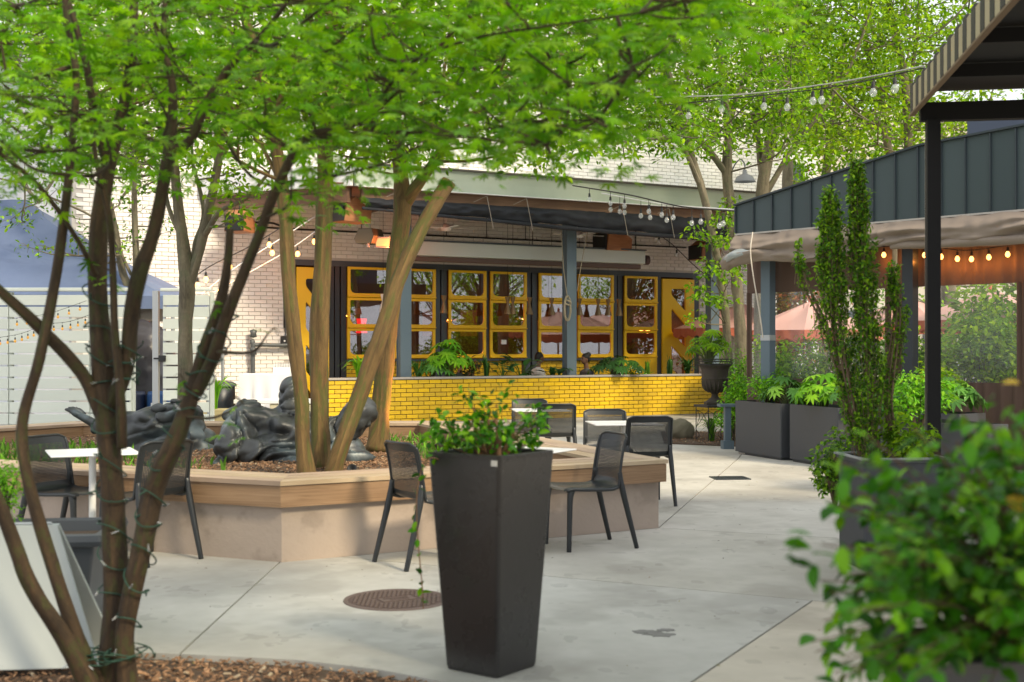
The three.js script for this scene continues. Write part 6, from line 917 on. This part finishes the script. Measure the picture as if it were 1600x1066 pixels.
// square box planters along the pavilion
function boxPlanter(label, x, d, turn, hx, hz, h) { return pot('box_planter', label, x, d, turn, [[hx - 0.03, 0, hz - 0.03], [hx - 0.03, 0.03, hz - 0.03], [hx, 0.035, hz], [hx, h, hz], [hx - 0.02, h + 0.001, hz - 0.02], [hx - 0.025, h - 0.09, hz - 0.025]], boxDark, h - 0.07, hx - 0.03, hz - 0.03); }
{
  const dirA = Math.atan2(1.2, 0.41);                   // long sides run from back left to front right
  const place = (x0, d0, x1, d1, w, h, label) => { const dx = x1 - x0, dd = d1 - d0, Ln = Math.hypot(dx, dd), ux = dx / Ln, ud = dd / Ln, cx = (x0 + x1) / 2 - ud * w / 2, cd = (d0 + d1) / 2 + ux * w / 2; boxPlanter(label, cx, cd, Math.atan2(ud, ux), Ln / 2, w / 2, h); return V(cx, h - 0.07, -cd); };
  const a = place(3.13, 17.65, 3.53, 16.52, 0.5, 0.745, 'dark grey box planter with fatsia closest to the urn'), b = place(3.62, 16.42, 3.98, 15.35, 0.5, 0.745, 'dark grey box planter in the middle of the row, half behind the hollies'), c = place(4.3, 14.8, 4.95, 13.9, 0.5, 0.745, 'dark grey box planter right of the black canopy post'), e = place(3.95, 12.9, 4.3, 11.9, 0.5, 0.745, 'dark grey box planter nearest the picture edge');
  palmPlant('fatsia_plant', 'fatsia with grey green leaves spilling over the box planter by the urn', 'plant', a.clone().add(V(0.12, 0, 0.35)), 0.42, 34, 0.3, L.fatsia, G.fatsia, 211, 0.36); shrub('boxwood', 'small bright shrub behind the fatsia by the urn', 'shrub', a.clone().add(V(-0.05, 0, -0.1)), 0.3, 0.3, 0.3, 1000, 0.05, L.fresh, 212); shrub('boxwood', 'small dark shrub at the corner of the first box planter', 'shrub', a.clone().add(V(0.25, 0, 0.55)), 0.14, 0.14, 0.14, 420, 0.04, L.holly, 213);
  palmPlant('fatsia_plant', 'yellow green fatsia in the middle box planter', 'plant', b.clone().add(V(-0.05, 0, -0.1)), 0.5, 36, 0.32, L.fresh, G.fatsia, 214, 0.4); palmPlant('fatsia_plant', 'grey green fatsia behind the hollies in the middle box planter', 'plant', b.clone().add(V(0.2, 0, 0.35)), 0.45, 30, 0.3, L.fatsia, G.fatsia, 215, 0.4);
  palmPlant('fatsia_plant', 'fatsia right of the black canopy post', 'plant', c.clone().add(V(0.1, 0, 0.1)), 0.55, 40, 0.3, L.fatsia, G.fatsia, 216, 0.45); shrub('boxwood', 'bright shrub right of the black canopy post', 'shrub', c.clone().add(V(0.1, 0, -0.1)), 0.4, 0.36, 0.35, 1100, 0.06, L.lime, 217);
  palmPlant('fatsia_plant', 'fatsia left of the black canopy post', 'plant', V(3.96, 0.6, -12.95), 0.6, 34, 0.28, L.fatsia, G.fatsia, 218, 0.36); shrub('boxwood', 'loose bright shrub around the foot of the black canopy post', 'shrub', V(4.0, 0.6, -12.4), 0.4, 0.4, 0.35, 1300, 0.05, L.fresh, 219);
}
{ // columnar hollies in a grey planter
  const o = pot('holly_planter', 'dark planter with a pale rim under the columnar hollies', 2.58, 8.55, 0.08, [[0.27, 0, 0.24], [0.28, 0.02, 0.25], [0.285, 0.71, 0.255], [0.3, 0.715, 0.27], [0.3, 0.735, 0.27], [0.27, 0.735, 0.24], [0.262, 0.65, 0.235]], boxDark, 0.67, 0.265, 0.235);
  part('pale_rim', [rbox(0.62, 0.014, 0.035, 0.004, 0, 0.7425, 0.255), rbox(0.62, 0.014, 0.035, 0.004, 0, 0.7425, -0.255), rbox(0.035, 0.0138, 0.47, 0.004, -0.29, 0.7425, 0), rbox(0.035, 0.0138, 0.47, 0.004, 0.29, 0.7425, 0)], std({ color: rgb(0.3, 0.31, 0.32), roughness: 0.5 }), o);
  const col = (label, foot, path, n, seed) => { const base = foot, t = thing('columnar_holly', label, 'shrub', base), r = rng(seed), list = [], st = []; const c = new THREE.CatmullRomCurve3(path.map(([x, y, d]) => P(x, y, d))); const wid = (k) => along(path.map((p, i) => [i / (path.length - 1), p[3] / 2 * p[2] / FOCAL]), k);
    for (let k = 0; k < 5; k++) { const off = V((r() - 0.5) * 0.06, 0, (r() - 0.5) * 0.06); st.push(tube([off.clone().multiplyScalar(0.4), c.getPoint(0.15).sub(base).add(off), c.getPoint(0.5).sub(base).add(off), c.getPoint(0.92).sub(base)], [0.009, 0.008, 0.006, 0.002], 6, 6)); }
    for (let k = 0; k < n / 26; k++) { const u = Math.pow(r(), 0.9), q = c.getPoint(u), w = wid(u), a = r() * 6.28, rr = w * Math.sqrt(r()); const tip = V(q.x + Math.cos(a) * rr, q.y, q.z + Math.sin(a) * rr), up = V(Math.cos(a) * 0.035, 0.14 + 0.08 * r(), Math.sin(a) * 0.035); st.push(tube([tip.clone().sub(base).sub(up), tip.clone().sub(base).add(up.clone().multiplyScalar(0.4))], [0.0025, 0.0015], 4, 1)); for (let i = 0; i < 26; i++) { const f = r(), pp = tip.clone().add(up.clone().multiplyScalar(f - 0.5)).add(V((r() - 0.5) * 0.035, 0, (r() - 0.5) * 0.035)); leafAt(list, pp, r() * 6.28, 0.024 + 0.014 * r(), r, 1.2, 0.8); } }
    foliage(t, 'foliage', G.oval, L.holly, list, 0, seed + 3); part('stems', st, std({ color: rgb(0.17, 0.12, 0.07), roughness: 0.9 }), t).userData.kind = 'stuff'; };
  col('taller columnar holly reaching above the parapet seam', V(2.5, 0.67, -8.5), [[1362, 700, 8.5, 30], [1360, 620, 8.5, 56], [1356, 520, 8.5, 50], [1350, 440, 8.5, 42], [1345, 370, 8.5, 36], [1341, 310, 8.5, 26], [1338, 262, 8.5, 8]], 7200, 221);
  col('shorter columnar holly left of the taller one', V(2.42, 0.67, -8.55), [[1350, 700, 8.55, 26], [1325, 600, 8.55, 50], [1308, 500, 8.55, 46], [1300, 440, 8.55, 42], [1300, 380, 8.55, 38], [1298, 345, 8.55, 30], [1297, 310, 8.55, 6]], 6200, 222);
  col('thin holly shoot leaning out to the left', V(2.4, 0.67, -8.6), [[1320, 600, 8.6, 16], [1285, 500, 8.6, 14], [1262, 450, 8.6, 14], [1248, 405, 8.6, 10], [1246, 395, 8.6, 3]], 520, 223);
  col('thin open holly shoot before the black canopy post', V(2.7, 0.67, -8.55), [[1385, 690, 8.55, 40], [1392, 600, 8.55, 34], [1402, 500, 8.55, 30], [1396, 440, 8.55, 16], [1400, 420, 8.55, 4]], 1500, 224);
  shrub('low_box_shrub', 'low leafy shrub spilling below the columnar hollies', 'shrub', P(1305, 715, 8.9).setY(0.35), 0.17, 0.28, 0.17, 1500, 0.036, L.holly, 226, { lumps: 12 }); shrub('low_box_shrub', 'loose yellow green shrub in the pale rimmed planter', 'shrub', V(2.66, 0.67, -8.5), 0.22, 0.2, 0.2, 700, 0.05, L.lime, 227, { lumps: 9 });
}
{ // urn on a wire stand
  const c = P(1117, 690, 19.9); c.y = 0; const wm = std({ color: rgb(0.03, 0.028, 0.026), roughness: 0.6 }), o = thing('wire_stand', 'black wire plant stand with square top under the urn', 'plant stand', c, 0.3);
  part('top', [rbox(0.5, 0.035, 0.5, 0.006, 0, 0.565, 0)], wm, o); for (const [x, z] of [[-0.22, -0.22], [0.22, -0.22], [-0.22, 0.22], [0.22, 0.22]]) part('leg', [bar(V(x, 0.55, z), V(x, 0, z), 0.008), tube([V(x, 0.5, z), V(x * 0.4, 0.42, z), V(x * 0.7, 0.3, z), V(x, 0.2, z), V(x * 0.75, 0.1, z), V(x, 0.03, z)], Array(6).fill(0.005), 5, 4), tube([V(x, 0.5, z), V(x, 0.42, z * 0.4), V(x, 0.3, z * 0.7), V(x, 0.2, z)], Array(4).fill(0.005), 5, 4)], wm, o);
  const u = thing('garden_urn', 'dark weathered garden urn with a wire rim on the wire stand', 'urn', c.clone().add(V(0, 0.583, 0))), um = std({ color: rgb(0.062, 0.048, 0.038), roughness: 0.75, bumpMap: T.stucco, bumpScale: 0.01, map: texture(256, (a, b) => { const n = nA(a, b), m = sstep(nD(a, b), 0.5, 0.65); return mix3([0.8, 0.8, 0.8].map((x) => x * (0.6 + 0.8 * n)), [0.75, 1.0, 0.6], m * 0.5); }, 0.6) });
  part('base', rbox(0.3, 0.045, 0.3, 0.008, 0, 0.024, 0), um, u); part('foot', lathe([[0.14, 0.045], [0.135, 0.06], [0.10, 0.085], [0.06, 0.12], [0.05, 0.16], [0.055, 0.175], [0.07, 0.18], [0.06, 0.19]], 28), um, u); part('bowl', lathe([[0.06, 0.19], [0.12, 0.21], [0.175, 0.27], [0.2, 0.34], [0.205, 0.40], [0.215, 0.405], [0.215, 0.42], [0.205, 0.425], [0.215, 0.55], [0.235, 0.60], [0.262, 0.615], [0.262, 0.63], [0.235, 0.63], [0.2, 0.56]], 32), um, u);
  const fl2 = []; for (let k = 0; k < 18; k++) { const a = k / 18 * 6.283; fl2.push(tube([V(Math.cos(a) * 0.1, 0.2, Math.sin(a) * 0.1), V(Math.cos(a) * 0.178, 0.27, Math.sin(a) * 0.178), V(Math.cos(a) * 0.203, 0.38, Math.sin(a) * 0.203)], [0.012, 0.018, 0.012], 6, 3)); } part('gadroons', fl2, um, u); part('soil', cyl(0.2, 0.205, 0.02, 0, 0.555, 0, 20), M.soil, u);
  const wr = []; for (const y of [0.64, 0.685, 0.72]) wr.push(new THREE.TorusGeometry(0.265, 0.007, 5, 30).rotateX(Math.PI / 2).translate(0, y, 0)); for (let k = 0; k < 16; k++) { const a = k / 16 * 6.283; wr.push(bar(V(Math.cos(a) * 0.262, 0.62, Math.sin(a) * 0.262), V(Math.cos(a + 0.25) * 0.268, 0.73, Math.sin(a + 0.25) * 0.268), 0.004, 5)); } part('wire_rim', wr, wm, u);
  palmPlant('umbrella_plant', 'umbrella plant with whorled leaves growing from the urn', 'plant', c.clone().add(V(-0.1, 1.14, 0)), 0.75, 46, 0.26, L.crape, G.umbrella, 231, 0.36);
  shrub('feathery_shrub', 'bright feathery shrub just behind the urn', 'shrub', c.clone().add(V(0.38, 0, -0.5)), 0.32, 0.85, 0.3, 1800, 0.06, L.fresh, 232, { geo: G.narrow, lumps: 14 });
  for (const [x, label, sd] of [[-0.08, 'strap-leaved tuft under the wire stand', 233], [0.2, 'second strap-leaved tuft under the wire stand', 234]]) { const t = thing('liriope_tuft', label, 'plant', c.clone().add(V(x, 0.01, 0.2))); straps(t, V(0, 0, 0), 0.42, 48, L.grass, sd, 0.012, 0.7); }
  const s = thing('post_pedestal', 'blue grey pedestal post beside the first box planter', 'pedestal', V(3.16, 0, -18.45), 0.1); part('shaft', box(0.09, 0.62, 0.09, 0, 0.31, 0), M.steel, s); part('foot', box(0.16, 0.12, 0.16, 0, 0.061, 0), M.steel, s); part('head', rbox(0.26, 0.04, 0.2, 0.005, 0, 0.64, 0), M.steel, s);
  const rk = thing('boulder', 'mossy grey boulder on the mulch near the wire stand', 'boulder', V(2.72, 0, -20.4)); const f = blob([0, 0.14, 0], [0.24, 0.2, 0.2]); part('stone', surface((x, y, z) => f(x, y, z) + 0.07 * fbm3(x * 5, y * 5, z * 5, 4), [-0.4, -0.08, -0.35], [0.4, 0.5, 0.35], 0.025), std({ color: rgb(0.17, 0.15, 0.10), roughness: 0.95, bumpMap: T.stucco, bumpScale: 0.01 }), rk);
  const mb = new THREE.Group(); setting('mulch_bed', mb); const poly = [[2.35, 19.4], [3.6, 18.7], [4.6, 19], [4.6, 22], [2.6, 22]]; part('soil', prism(toZ(poly), 0.002, 0.02), M.soil, mb); mulch(mb, poly, () => 0.022, 1500, 66);
}
// ---------------------------------------------------------------- bronze figures lying in the bed
{
  const bronzeM = std({ color: 0xffffff, vertexColors: true, metalness: 0.2, roughness: 0.42 });
  const tint = (x, y, z) => { const n = fbm3(x * 6, y * 6, z * 6, 3), m = sstep(fbm3(x * 3 + 5, y * 3, z * 3, 3), 0.02, 0.25), k = 0.8 + 1.2 * n; return [(0.06 + 0.05 * m) * k, (0.066 + 0.072 * m) * k, (0.068 + 0.082 * m) * k].map((v) => Math.max(0.012, v)); };
  const build = (label, d0, parts, k, folds, lo, hi, base, extra) => {
    const q = ([x, y, dz]) => { const p = P(x, y, d0 + (dz || 0)); return [p.x - base.x, p.y - base.y, p.z - base.z]; };
    const fs = parts.map((e) => e.length === 4 ? capsule(q(e[0]), q(e[1]), e[2], e[3]) : blob(q(e[0]), e[1])), f = blend(fs, k), ex = (extra || []).map((e) => capsule(q(e[0]), q(e[1]), e[2], e[3]));
    const g = surface((x, y, z) => { const w = fbm3(x * 2.2, y * 2.2, z * 2.2 + 3, 2); let cr = 0.85 * (0.5 - Math.pow(Math.abs(Math.sin(12 * (x * 0.8 + 0.5 * y + 0.7 * z) + 11 * w)), 0.55)) + 0.28 * (0.5 - Math.pow(Math.abs(Math.sin(27 * (x * 0.5 - 0.8 * y + 0.5 * z) + 9 * w)), 0.55)); for (const [cx, cy, kf, ph] of folds) { const rr = Math.hypot(x - cx, y - cy), wt = Math.exp(-rr * rr * 4) * (1 - Math.exp(-rr * rr * 70)); cr += wt * (0.5 - Math.pow(Math.abs(Math.sin(kf * Math.atan2(y - cy, x - cx) + ph + 5 * w + 3 * z)), 0.7)); } let dd = f(x, y, z) + 0.062 * cr + 0.05 * w - 0.01 + 0.006 * fbm3(x * 14, y * 14, z * 14, 2); for (const e of ex) dd = smin(dd, e(x, y, z), 0.03); return dd; }, lo, hi, 0.0125, tint);
    const o = thing('bronze_statue', label, 'statue', base); part('figure', g, bronzeM, o); return o;
  };
  const b1 = P(455, 720, 11.2); b1.y = 0.42;
  build('dark bronze draped figure crouching between the crape myrtle trunks', 11.2, [
    [[378, 655, 0], [366, 702, -0.1], 0.115, 0.14], [[384, 648, 0], [472, 690, 0.1], 0.10, 0.14], [[415, 705, -0.05], [0.26, 0.14, 0.2]], [[455, 690, 0.05], [456, 622, 0.15], 0.17, 0.085], [[455, 612, 0.15], [0.075, 0.10, 0.085]], [[500, 690, 0.15], [0.2, 0.2, 0.22]], [[515, 690, 0.1], [556, 652, 0.05], 0.11, 0.10], [[565, 645, 0.05], [0.10, 0.13, 0.11]], [[540, 700, 0.1], [0.1, 0.16, 0.12]], [[480, 715, 0.05], [0.42, 0.09, 0.25]], [[436, 660, -0.1], [470, 678, -0.05], 0.05, 0.06]], 0.05, [[-0.46, 0.56, 4.5, 0]], [-1.0, -0.12, -0.5], [0.95, 0.85, 0.6], b1,
    [[[352, 716, -0.12], [336, 726, -0.26], 0.05, 0.032], [[354, 718, -0.08], [344, 729, -0.2], 0.04, 0.022], [[350, 716, -0.14], [330, 727, -0.2], 0.03, 0.018]]);
  const b2 = P(235, 705, 12.7); b2.y = 0.42;
  build('dark bronze reclining figure with one bare foot raised toward the fence', 12.7, [
    [[196, 663, 0], [246, 660, 0], 0.09, 0.12], [[246, 660, 0], [288, 655, 0.05], 0.13, 0.14], [[288, 655, 0.05], [306, 705, 0.05], 0.14, 0.15], [[250, 690, 0.1], [0.42, 0.16, 0.24]], [[318, 715, 0], [0.18, 0.09, 0.16]], [[215, 690, 0.1], [0.2, 0.12, 0.2]], [[230, 712, 0.1], [0.45, 0.10, 0.3]]], 0.05, [[0.35, 0.50, 4.5, 0]], [-1.15, -0.1, -0.55], [0.95, 0.85, 0.5], b2,
    [[[204, 665, 0], [160, 663, -0.05], 0.085, 0.062], [[163, 664, -0.05], [148, 672, -0.06], 0.058, 0.045], [[155, 666, -0.05], [118, 646, -0.06], 0.05, 0.036], [[118, 646, -0.08], [103, 640, -0.08], 0.02, 0.016], [[121, 645, -0.05], [108, 637, -0.05], 0.015, 0.012], [[125, 645, -0.02], [113, 636, -0.02], 0.014, 0.011], [[129, 646, 0.01], [119, 637, 0.01], 0.013, 0.010], [[133, 647, 0.03], [125, 639, 0.03], 0.012, 0.009]]);
  const s = thing('garden_spotlight', 'small black garden spotlight on the mulch behind the bench cap', 'spotlight', P(551, 742, 9.75).setY(0.44)); part('head', lathe([[0.0, -0.05], [0.03, -0.05], [0.038, 0.05], [0.03, 0.05], [0, 0.02]], 14).rotateX(1.0).translate(0, 0.08, 0), M.black, s); part('stake', bar(V(0, 0, 0), V(0, 0.06, 0), 0.01), M.black, s); part('hood', rbox(0.05, 0.06, 0.03, 0.01, -0.05, 0.05, 0), M.black, s);
  const up = thing('garden_uplight', 'lit black uplight in the grass beside the thick back trunk', 'spotlight', P(693, 700, 13.0).setY(0.38)); part('can', lathe([[0.045, 0.12], [0.05, 0.13], [0.04, 0.13], [0.04, 0.02], [0, 0.01]], 16).rotateZ(0.5), M.black, up); part('lens', cyl(0.038, 0.038, 0.006, 0, 0.09, 0, 16).rotateZ(0.5), std({ color: rgb(0.8, 0.6, 0.3), emissive: rgb(1, 0.6, 0.2), emissiveIntensity: 2 }), up);
  const sl = new THREE.SpotLight(0xffb050, 9, 0, 0.75, 0.7); sl.position.copy(P(690, 692, 13.0)).setY(0.53); sl.target.position.copy(P(612, 590, 12.8)); sl.castShadow = true; scene.add(sl, sl.target);
}
// ---------------------------------------------------------------- people seated on the terrace
{
  const person = (s, z, turn, shirt, hairC, headY, label, bun) => {
    const base = fl(s, 0, z), o = thing('person', label, 'person', base, turn), dy = headY - 1.26, H = [0, 1.26, 0.03];
    const skin = [0.19, 0.10, 0.065], limb = (a, b, ra, rb) => capsule(a, b, ra, rb), up = (p) => [p[0], p[1] + dy, p[2]];
    const torso = [limb(up([0, 0.56, -0.02]), up([0, 0.80, -0.03]), 0.135, 0.125), limb(up([-0.11, 0.93, -0.02]), up([0.11, 0.93, -0.02]), 0.105, 0.105), limb(up([0, 0.98, -0.02]), up([0, 1.13, 0.0]), 0.055, 0.05), limb(up([-0.09, 0.54, 0]), [-0.12, 0.53, 0.4], 0.09, 0.065), limb(up([0.09, 0.54, 0]), [0.12, 0.53, 0.4], 0.09, 0.065), limb([-0.12, 0.51, 0.41], [-0.12, 0.09, 0.38], 0.06, 0.04), limb([0.12, 0.51, 0.41], [0.12, 0.09, 0.38], 0.06, 0.04), limb([-0.12, 0.05, 0.36], [-0.13, 0.04, 0.52], 0.045, 0.035), limb([0.12, 0.05, 0.36], [0.13, 0.04, 0.52], 0.045, 0.035)];
    for (const k of [-1, 1]) torso.push(limb(up([k * 0.19, 0.95, -0.02]), up([k * 0.235, 0.70, 0.06]), 0.058, 0.045), limb(up([k * 0.235, 0.70, 0.06]), up([k * 0.14, 0.76, 0.30]), 0.042, 0.03), limb(up([k * 0.14, 0.765, 0.31]), up([k * 0.12, 0.765, 0.37]), 0.034, 0.03), limb(up([k * 0.12, 0.765, 0.37]), up([k * 0.105, 0.76, 0.43]), 0.016, 0.012), limb(up([k * 0.10, 0.765, 0.36]), up([k * 0.08, 0.76, 0.415]), 0.016, 0.012), limb(up([k * 0.14, 0.765, 0.37]), up([k * 0.13, 0.755, 0.43]), 0.016, 0.012), limb(up([k * 0.10, 0.77, 0.32]), up([k * 0.07, 0.77, 0.36]), 0.016, 0.012));
    const h = up(H), head = [blob(h, [0.074, 0.108, 0.092]), blob([h[0], h[1] - 0.055, h[2] + 0.03], [0.055, 0.055, 0.06]), limb([h[0], h[1] + 0.005, h[2] + 0.085], [h[0], h[1] - 0.028, h[2] + 0.106], 0.012, 0.016), blob([h[0] - 0.077, h[1] - 0.01, h[2] - 0.005], [0.012, 0.03, 0.02]), blob([h[0] + 0.077, h[1] - 0.01, h[2] - 0.005], [0.012, 0.03, 0.02])];
    const f1 = blend(torso, 0.035), f2 = blend(head, 0.02);
    const tint = (x, y, z2) => { const yy = y - dy; if (yy > 1.05) { const fx = Math.abs(x), face = z2 > h[2] + 0.05; if (face && Math.abs(y - h[1] - 0.008) < 0.012 && fx > 0.018 && fx < 0.045) return [0.02, 0.015, 0.012]; if (face && Math.abs(y - h[1] + 0.062) < 0.009 && fx < 0.028) return [0.16, 0.055, 0.045]; return skin; } if (yy > 0.72 && z2 > 0.2 && Math.abs(x) < 0.2 && y > 0.66) return skin; if (y < 0.1) return [0.03, 0.03, 0.03]; return yy > 0.6 ? shirt : [0.035, 0.04, 0.06]; };
    const g = surface((x, y, z2) => smin(f1(x, y, z2), f2(x, y, z2), 0.02), [-0.36, -0.04, -0.24], [0.36, 1.5 + dy, 0.62], 0.0165, tint);
    part('body', g, std({ color: 0xffffff, vertexColors: true, roughness: 0.75 }), o);
    const hair = [blob([h[0], h[1] + 0.035, h[2] - 0.022], [0.087, 0.098, 0.098]), blob([h[0], h[1] - 0.02, h[2] - 0.06], [0.078, 0.085, 0.06])]; if (bun) hair.push(blob([h[0], h[1] + 0.10, h[2] - 0.09], [0.06, 0.055, 0.06]));
    const cut = (x, y, z2) => Math.max(blend(hair, 0.02)(x, y, z2) + 0.008 * noise3(x * 50, y * 50, z2 * 50), z2 - h[2] - 0.075 + Math.max(0, h[1] + 0.055 - y) * 1.3);
    part('hair', surface(cut, [h[0] - 0.14, h[1] - 0.16, h[2] - 0.22], [h[0] + 0.14, h[1] + 0.22, h[2] + 0.14], 0.011), std({ color: rgb(...hairC), roughness: 0.6 }), o);
  };
  const wood = std({ color: rgb(0.12, 0.08, 0.05), roughness: 0.7 });
  const stool = (s, z, label) => { const o = thing('terrace_stool', label, 'stool', fl(s, 0, z), TH, 'stools on the terrace'); part('seat', rbox(0.4, 0.04, 0.4, 0.015, 0, 0.435, 0), wood, o); for (const [x, y] of [[-0.16, -0.16], [0.16, -0.16], [-0.16, 0.16], [0.16, 0.16]]) part('leg', bar(V(x, 0.42, y), V(x * 1.15, 0, y * 1.15), 0.016), M.darkSteel, o); };
  person(2.46, 1.2, TH + Math.PI * 0.75, [0.03, 0.05, 0.05], [0.012, 0.010, 0.009], 1.17, 'person in a dark green top seated by the fatsia, turned away'); stool(2.46, 1.2, 'wooden stool under the person in dark green');
  person(4.38, 1.2, TH + Math.PI * 0.5, [0.62, 0.62, 0.6], [0.010, 0.009, 0.008], 1.27, 'person with short dark hair in a white shirt, seated in profile before the rope post'); stool(4.38, 1.2, 'wooden stool under the person in white');
  person(5.6, 1.2, TH - Math.PI * 0.5, [0.10, 0.12, 0.14], [0.010, 0.009, 0.009], 1.24, 'person with hair tied up in a grey top, seated behind the rope post', true); stool(5.6, 1.2, 'wooden stool under the person in grey');
  const o = thing('terrace_table', 'small wooden table between the two people at the rope post', 'table', fl(5.0, 0, 1.2), TH); part('top', rbox(0.62, 0.03, 0.62, 0.01, 0, 0.735, 0), wood, o); part('column', cyl(0.03, 0.03, 0.72, 0, 0, 0, 12), M.darkSteel, o); part('base', cyl(0.24, 0.22, 0.015, 0, 0, 0, 20), M.darkSteel, o);
}
// ---------------------------------------------------------------- glossy bush close to the camera on the right
{
  const o = pot('near_planter', 'dark planter under the glossy bush closest to the camera', 1.22, 2.82, 0.04, [[0.27, 0, 0.13], [0.28, 0.01, 0.14], [0.34, 0.785, 0.165], [0.35, 0.81, 0.175], [0.325, 0.815, 0.15], [0.32, 0.74, 0.145]], boxDark, 0.75, 0.315, 0.14);
  const base = V(1.2, 0.75, -2.82), b = thing('glossy_bush', 'glossy broad-leaved bush blurred in the lower right corner', 'shrub', base), r = rng(1234), list = [], tw = [];
  const edge = [[600, 1560], [640, 1440], [690, 1290], [740, 1275], [800, 1265], [850, 1245], [900, 1265], [960, 1255], [1010, 1245], [1080, 1290]];
  for (let k = 0; k < 270; k++) {
    const y = 610 + 470 * Math.pow(r(), 0.85), lo = along(edge, y) + 10, x = lo + (1720 - lo) * Math.pow(r(), 0.9), d = 2.25 + 0.95 * r(), c = P(x, y, d), s = c.clone().sub(base);
    const from = V(0.18 * (r() - 0.5), 0, 0.15 * (r() - 0.5)), mid = from.clone().lerp(s, 0.5).add(V(0, 0.08, 0)); tw.push(tube([from, mid, s], [0.0035, 0.0025, 0.0015], 5, 4));
    const dirv = s.clone().sub(mid).normalize(), n = 8 + Math.floor(5 * r()); for (let i = 0; i < n; i++) { const p = mid.clone().lerp(s, 0.25 + 0.75 * i / n).add(base).add(V((r() - 0.5) * 0.04, (r() - 0.5) * 0.03, (r() - 0.5) * 0.04)); leafAt(list, p, Math.atan2(dirv.x, dirv.z) + (i % 2 ? 1 : -1) * (0.5 + 0.6 * r()), 0.03 + 0.024 * r(), r, 0.9, 0.8); }
  }
  for (let k = 0; k < 9; k++) leafAt(list, P(1222 + 60 * r(), 835 + 60 * r(), 2.5), r() * 6.28, 0.05, r, 0.9, 0.9);
  foliage(b, 'foliage', G.ovalBig, L.bush, list, 300, 77); part('stems', tw, std({ color: rgb(0.10, 0.06, 0.03), roughness: 0.9 }), b).userData.kind = 'stuff';
  const yl = L.autumn, m = leafMat(rgb(0.65, 0.42, 0.03), 0.3, 0.4); [[1572, 780, 2.5, 0.04], [1594, 600, 2.45, 0.025], [1520, 885, 2.55, 0.025]].forEach(([x, y, d, s]) => { const q = part('yellow_leaf', G.ovalBig, m, b, P(x, y, d).sub(base)); q.scale.setScalar(s * 1.3); q.rotation.set(0.9, x, 0.4); });
}
{ // fallen leaves and grit on the paving
  const o = new THREE.Group(); setting('leaf_litter', o); o.userData = { kind: 'stuff', label: 'scattered fallen leaves and bark bits on the concrete', category: 'litter' };
  const r = rng(515), list = []; for (let i = 0; i < 520; i++) { const d = 5.7 + 11 * r(), x = (r() - 0.5) * 0.85 * d; if (inside(offset(BED, 0.05), x, d)) continue; const e = new THREE.Euler((r() - 0.5) * 0.3, r() * 6.28, (r() - 0.5) * 0.3, 'YXZ'), s = 0.008 + 0.02 * r() * r(); list.push({ m: new THREE.Matrix4().compose(V(x, 0.004, -d), new THREE.Quaternion().setFromEuler(e), V(s, s, s)) }); }
  foliage(o, 'litter', G.oval, leafColors([[0.16, 0.08, 0.03], [0.10, 0.06, 0.03], [0.25, 0.22, 0.06], [0.06, 0.05, 0.04]], 0, 0.1), list, 0, 6);
}
scene.traverse((o) => { if (o.isMesh) { o.castShadow = true; o.receiveShadow = true; } });
renderer.render(scene, camera);
